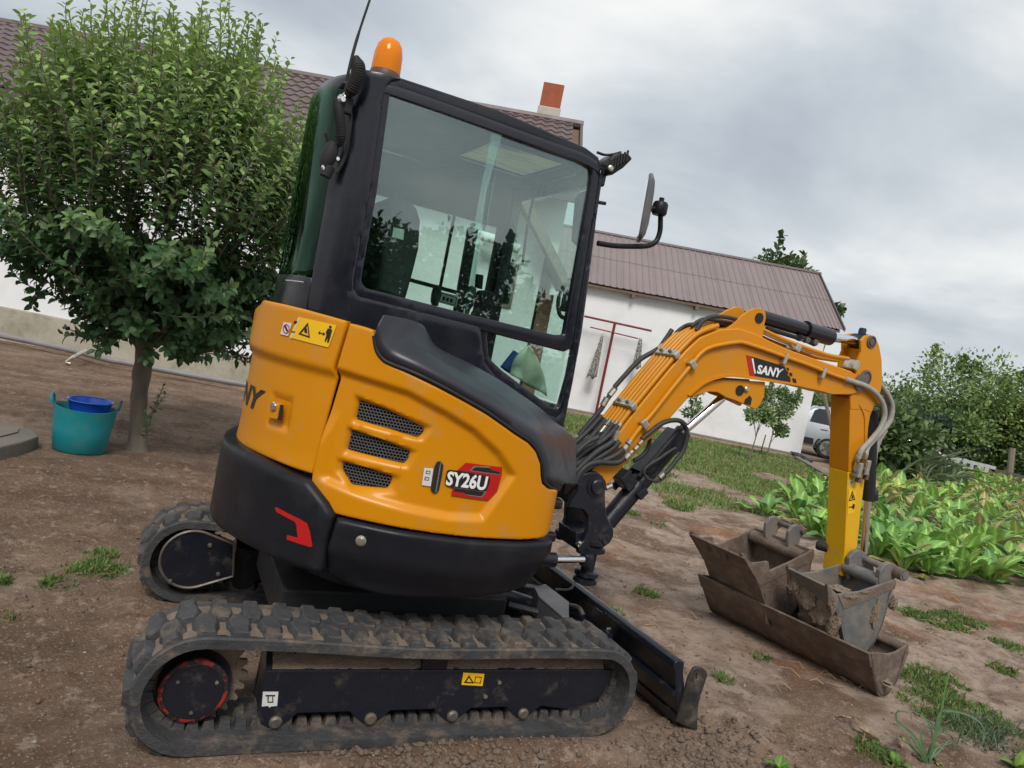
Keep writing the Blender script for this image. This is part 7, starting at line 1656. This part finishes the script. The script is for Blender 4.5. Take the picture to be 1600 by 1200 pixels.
for i, (x, y) in enumerate(pts[:290]):
    dd = math.hypot(x-CP[0], y-CP[1]); yp = .01 if dd < 10.5 else (.10 if dd < 13.5 else .35)
    if any((x-atZ(*px, 0).x)**2+(y-atZ(*px, 0).y)**2 < .07 for px, _, _ in special): continue
    kale(x, y, rnd.uniform(.33, .46), yp, ('leafy green horseradish plant in the near rows of the bed right of the digger arm' if dd < 10.5 else 'horseradish plant with some yellow leaves in the middle of the bed' if dd < 13.5 else 'yellowing horseradish plant in the back rows of the bed'), ('horseradish plants in the near rows' if dd < 10.5 else 'horseradish plants in the middle rows' if dd < 13.5 else 'horseradish plants in the back rows'), 9 if dd < 11 else 7)
far = pts[290:]
if far:
    B_, D_, L_, Cs = [], [], [], []
    for x, y in far:
        for k in range(12):
            a = rnd.uniform(0, 6.28); el = rnd.uniform(.1, 1.3); B_.append((x, y, gz(x, y))); D_.append((math.cos(a)*math.cos(el), math.sin(a)*math.cos(el), math.sin(el))); L_.append(rnd.uniform(.25, .5)); c = GC[rnd.choice((0, 1, 3, 4, 4, 5))]; Cs.append(c)
    B_, D_, L_, Cs = map(np.array, (B_, D_, L_, Cs)); o = leafset('bed_plants', B_, D_, rn(len(B_))*.3+np.array([0, 0, 1]), L_, L_*.4, Cs, kalem); finish(o, 'distant yellowing leafy plants at the back of the garden bed', None, None, 'stuff')

# ================================================================ grass, weeds, clods, straw
def blades(name, X, Y, Hh, label, c=(.075, .12, .035), wd=.0035, lean=.5, yf=.25):
    n = len(X); z = gheight(X, Y); B_ = np.stack([X, Y, z-.004], 1); D_ = rn(n)*lean+np.array([0, 0, 1]); cc = np.array(c)[None]*rng.uniform(.6, 1.4, (n, 1)); k = rng.random(n) < yf; cc[k] = np.array([.24, .20, .08])*rng.uniform(.7, 1.2, (k.sum(), 1))
    d = D_/np.linalg.norm(D_, axis=1)[:, None]; s_ = np.cross(d, rn(n)); s_ /= np.linalg.norm(s_, axis=1)[:, None]; w_ = (wd*rng.uniform(.7, 1.4, n))[:, None]*(1+np.hypot(X-CP[0], Y-CP[1])/14)[:, None]
    L_ = Hh[:, None]; bn = rn(n)*.25; V = np.stack([B_-s_*w_, B_+s_*w_, B_+d*L_*.6-s_*w_*.8, B_+d*L_*.6+s_*w_*.8, B_+(d+bn)*L_*1.0], 1)
    F = np.array([[0, 1, 3], [0, 3, 2], [2, 3, 4]]); idx = (np.arange(n)[:, None, None]*5+F[None]).reshape(-1, 3)
    me = bpy.data.meshes.new(name); me.vertices.add(n*5); me.vertices.foreach_set('co', V.reshape(-1)); me.loops.add(idx.size); me.loops.foreach_set('vertex_index', idx.ravel().astype(np.int32)); me.polygons.add(len(idx)); me.polygons.foreach_set('loop_start', np.arange(0, idx.size, 3)); me.update()
    a = me.color_attributes.new('tint', 'FLOAT_COLOR', 'POINT'); a.data.foreach_set('color', np.concatenate([np.repeat(cc, 5, 0), np.ones((n*5, 1))], 1).ravel()); me.materials.append(grassm); o = bpy.data.objects.new(name, me); COL.objects.link(o); return finish(o, label, None, None, 'stuff')
X = rng.uniform(4.0, 17.5, 460000); Y = rng.uniform(3.2, 18.5, 460000); d_ = np.hypot(X-CP[0], Y-CP[1]); g_ = grassmask(X, Y); k = (rng.random(len(X)) < g_*np.clip(9/d_, .3, 1.0)) & (g_ > .08) & (rng.random(len(X)) < .55); X, Y = X[k], Y[k]
blades('grass', X, Y, rng.uniform(.03, .10, len(X)), 'short patchy green grass between the digger and the white barn', c=(.18, .27, .075), wd=.0045, yf=.20)
XX, YY = [], []
for i, (p, r_) in enumerate(GRASS_SPOTS):
    m_ = int(9000*r_*r_/.04*.35)+120; a = rng.uniform(0, 6.28, m_); q = np.sqrt(rng.random(m_))*r_; XX.append(p.x+np.cos(a)*q); YY.append(p.y+np.sin(a)*q)
X = np.concatenate(XX); Y = np.concatenate(YY); k = rng.random(len(X)) < grassmask(X, Y)*.9+.03; X, Y = X[k], Y[k]
blades('weed_tufts', X, Y, rng.uniform(.015, .05, len(X)), 'small green weed tufts scattered over the bare soil', c=(.12, .20, .05), wd=.0035, lean=.9, yf=.18)
# clods and pebbles
def scatter(name, n, fx, size, m, label, flat=.7):
    ico = []; bm = bmesh.new(); bmesh.ops.create_icosphere(bm, subdivisions=1, radius=1); V0 = np.array([tuple(v.co) for v in bm.verts]); F0 = np.array([[v.index for v in f.verts] for f in bm.faces]); bm.free()
    P = fx(n); n = len(P); z = gheight(P[:, 0], P[:, 1]); s_ = size(n, P); jit = 1+rng.uniform(-.32, .32, (n, len(V0), 1)); A = rng.uniform(.6, 1.4, (n, 1, 3))*np.array([1, 1, flat]); ang = rng.uniform(0, 6.28, n)
    V = V0[None]*jit*A*s_[:, None, None]; c, s2 = np.cos(ang)[:, None], np.sin(ang)[:, None]; x = V[:, :, 0]*c-V[:, :, 1]*s2; y = V[:, :, 0]*s2+V[:, :, 1]*c; V[:, :, 0] = x; V[:, :, 1] = y
    V += np.stack([P[:, 0], P[:, 1], z+s_*.15], 1)[:, None]; idx = (np.arange(n)[:, None, None]*len(V0)+F0[None]).reshape(-1, 3)
    me = bpy.data.meshes.new(name); me.vertices.add(n*len(V0)); me.vertices.foreach_set('co', V.reshape(-1)); me.loops.add(idx.size); me.loops.foreach_set('vertex_index', idx.ravel().astype(np.int32)); me.polygons.add(len(idx)); me.polygons.foreach_set('loop_start', np.arange(0, idx.size, 3)); me.update(); me.materials.append(m); o = bpy.data.objects.new(name, me); COL.objects.link(o); return finish(o, label, None, None, 'stuff')
def clear(P):
    k = np.ones(len(P), bool)
    for yc in (-.625, .625): k &= ~((np.abs(P[:, 0]) < .96) & (np.abs(P[:, 1]-yc) < .16))
    return P[k]
def near_pts(n):
    P = np.stack([rng.uniform(-3.2, 5, n), rng.uniform(-1.7, 5.5, n)], 1); d = np.hypot(P[:, 0]-CP[0], P[:, 1]-CP[1]); k = (rng.random(n) < np.clip(3/d, .1, 1)**1.2) & (fbm(P[:, 0], P[:, 1], 1.6, 3, 14) > .44); return clear(P[k])
scatter('soil_crumbs', 30000, near_pts, lambda n, P: .002+.009*rng.random(n)**4, clodm, 'fine soil crumbs covering the bare ground')
def ridge_pts(n):
    x = rng.uniform(-.72, .9, n); y = -.86+rng.normal(0, .045, n)-.02; k = rng.random(n) < np.clip(.35+.9*np.sin(x*4.2+1.2), .08, 1); P = np.stack([x, y], 1)[k]
    Q = np.stack([rng.normal(1.25, .22, n//2), rng.normal(-.9, .14, n//2)], 1); return clear(np.concatenate([P, Q]))
scatter('soil_clods', 1500, ridge_pts, lambda n, P: .004+.013*rng.random(n)**2.5, clodm, 'loose soil clods along the foot of the near track and blade')
scatter('pebbles', 900, lambda n: near_pts(n*2)[:n], lambda n, P: .003+.006*rng.random(n)**2, stonem, 'small pale pebbles lying on the soil')
# dry straws and stems
mb = MB()
for (u0, v0, u1, v1, n) in ((1380, 880, 1600, 1010, 70), (940, 800, 1230, 900, 60), (1190, 760, 1260, 800, 40), (1200, 1000, 1400, 1080, 34), (1000, 950, 1100, 1030, 12), (1420, 740, 1600, 800, 50)):
    for _ in range(n):
        p = atZ(random.uniform(u0, u1), random.uniform(v0, v1), 0); a = random.uniform(0, 6.28); L_ = random.uniform(.03, .14); d = Vector((math.cos(a), math.sin(a), 0)); z = gz(p.x, p.y)+.006; c = Vector((p.x, p.y, z)); b = Vector((-d.y, d.x, 0))*random.gauss(0, .03)
        mb.tube([c, c+d*L_*.5+b+Vector((0, 0, random.uniform(.003, .025))), c+d*L_], random.uniform(.0012, .0026), 4)
finish(mb.build('dry_stems', strawm, None), 'dry straw and plant stems scattered on the soil', None, None, 'stuff')
# dried leaf near the bottom edge
def curled(px, w_, m, name, lab, cat, up=.03, n=10):
    P = spline([atZ(u, v, .02+up*math.sin(i*1.3)) for i, (u, v) in enumerate(px)], 4); mb = MB(); vs = []
    for i, p in enumerate(P):
        t_ = i/(len(P)-1); a = P[max(0, i-1)]; b = P[min(len(P)-1, i+1)]; d = (b-a).normalized(); s__ = Vector((d.y, -d.x, 0)); ww = w_*math.sin(math.pi*(t_*.94+.03)); vs += [p+s__*ww+Vector((0, 0, ww*.8)), p+Vector((0, 0, 0)), p-s__*ww*.8+Vector((0, 0, ww*.9+.01*math.sin(i)))]
    for i in range(len(P)-1): mb.f += [(i*3, i*3+3, i*3+4, i*3+1), (i*3+1, i*3+4, i*3+5, i*3+2)]; mb.m += [0, 0]
    mb.v = [tuple(v) for v in vs]; return finish(mb.build(name, m, None, loc=P[0], smooth=70, solid=.001), lab, cat)
curled([(1331, 1121), (1343, 1138), (1358, 1150), (1372, 1160), (1385, 1172)], .022, dryleaf, 'dry_leaf', 'large curled dry leaf on the soil near the bottom edge', 'dry leaf')
curled([(1308, 1121), (1320, 1122), (1330, 1124)], .012, dryleaf, 'dry_leaf', 'small rolled dry leaf left of the large curled one', 'dry leaf')
curled([(1405, 1150), (1410, 1160), (1410, 1170)], .014, dryleaf, 'dry_leaf', 'pale dry leaf scrap beside the tall weed at the bottom', 'dry leaf')
# tall grassy weed at the bottom right: blades traced as ribbons standing at the weed
wb = atZ(1450, 1192, 0); wn = np.array([CF[0], CF[1], 0])
weed = thing('tall_weed', 'tall grass-like weed with arching blue-green blades at the bottom right edge', 'weed', wb)
def ribbon(px, w_, c, parent, dep=0.0, name='blade'):
    P = spline([atP(u, v, Vector(wb)+Vector((CF[0], CF[1], 0))*(dep*i/len(px)), wn) for i, (u, v) in enumerate(px)], 6); vs = []; mb = MB()
    for i, p in enumerate(P):
        t_ = i/(len(P)-1); a = P[max(0, i-1)]; b = P[min(len(P)-1, i+1)]; d = (b-a).normalized(); s__ = d.cross(Vector(CF)).normalized(); ww = w_*(1-t_)**.6*(.5+.5*min(1, t_*5)); f_ = Vector((-CF[0], -CF[1], .3))*ww*.5; vs += [p+s__*ww+f_, p, p-s__*ww+f_]
    for i in range(len(P)-1): mb.f += [(i*3, i*3+3, i*3+4, i*3+1), (i*3+1, i*3+4, i*3+5, i*3+2)]; mb.m += [0, 0]
    mb.v = [tuple(v) for v in vs]; o = mb.build(name, kalem, parent, smooth=80); at = o.data.color_attributes.new('tint', 'FLOAT_COLOR', 'POINT'); at.data.foreach_set('color', np.tile(np.array([*c, 1.0]), len(o.data.vertices))); return o
g1_, g2_ = (.16, .27, .15), (.14, .25, .085)
ribbon([(1452, 1190), (1462, 1150), (1470, 1112), (1478, 1070), (1484, 1050), (1490, 1042)], .0075, g2_, weed, .05)
ribbon([(1455, 1180), (1462, 1140), (1470, 1112), (1490, 1111), (1515, 1118), (1532, 1130), (1538, 1142)], .0075, g1_, weed, -.1)
ribbon([(1444, 1195), (1436, 1165), (1422, 1145), (1404, 1130), (1399, 1120), (1402, 1112), (1418, 1113), (1420, 1115)], .0085, g1_, weed, -.1)
ribbon([(1445, 1195), (1440, 1165), (1437, 1140), (1432, 1142)], .0085, g1_, weed, .0)
ribbon([(1452, 1190), (1462, 1170), (1480, 1162), (1495, 1160)], .007, g1_, weed, .1)
ribbon([(1456, 1150), (1452, 1135), (1440, 1118), (1422, 1110)], .0065, g1_, weed, .08)
ribbon([(1420, 1200), (1400, 1185), (1380, 1172), (1362, 1160)], .0085, g2_, weed, -.12)
ribbon([(1425, 1200), (1405, 1190), (1392, 1170)], .0085, g1_, weed, -.12)
ribbon([(1448, 1198), (1452, 1170), (1470, 1140), (1476, 1135)], .007, g2_, weed, .1)
for i in range(9):
    u = random.uniform(1395, 1500); ribbon([(1448+random.uniform(-8, 8), 1196), (1448+(u-1448)*.35, 1175), (1448+(u-1448)*.75, 1158+random.uniform(-8, 10)), (u, 1160+random.uniform(-12, 18))], random.uniform(.003, .006), g1_ if i % 2 else g2_, weed, random.uniform(-.15, .15))
def dock(px, w_, L_, n, lab, seed, c=(.13, .24, .04)):
    b = atZ(*px, 0); root = thing('broad_weed', lab, 'weed', b); r2 = random.Random(seed)
    for i in range(n):
        a = i*2.4+seed; el = r2.uniform(.35, 1.3); V, F, cols = bigleaf(1, r2.uniform(.5, .65), .8, .03, seed+i); me = bpy.data.meshes.new('leaf'); LL = L_*r2.uniform(.7, 1.1)
        X = Vector((math.cos(a)*math.cos(el), math.sin(a)*math.cos(el), math.sin(el))); Y = Vector((-math.sin(a), math.cos(a), 0)); Z = X.cross(Y)
        me.from_pydata([tuple((X*x+Y*y+Z*z)*LL) for x, y, z in V], [], F); me.polygons.foreach_set('use_smooth', [True]*len(F)); at = me.color_attributes.new('tint', 'FLOAT_COLOR', 'POINT'); at.data.foreach_set('color', np.array([(c[0]*k_, c[1]*k_, c[2]*k_, 1) for k_ in cols]).ravel()); me.materials.append(kalem); me.update()
        o = bpy.data.objects.new('leaf', me); COL.objects.link(o); o.parent = root
dock((1398, 1198), .5, .075, 6, 'small broad-leaved green weed left of the tall grassy weed', 2)
dock((1462, 1192), .5, .045, 5, 'tiny yellow-green weed right beside the tall weed foot', 4, (.2, .3, .04))
dock((1215, 1204), .5, .07, 6, 'green seedling cut by the bottom edge, right of the blade', 6)
dock((1592, 1206), .5, .12, 5, 'broad green leaves at the bottom right corner of the picture', 8, (.15, .25, .03))
dock((1440, 905), .5, .10, 5, 'yellowing stray plant on the soil in front of the bed', 12, (.2, .2, .05))
# grey-blue mist of small weed behind the tall one
p = atZ(1535, 1150, 0); m_ = 900; X = p.x+rng.normal(0, .12, m_); Y = p.y+rng.normal(0, .10, m_); blades('mat_weed', X, Y, rng.uniform(.03, .08, m_), 'pale grey-green feathery weed at the bottom right', c=(.12, .17, .10), wd=.0022, lean=.7, yf=.02)
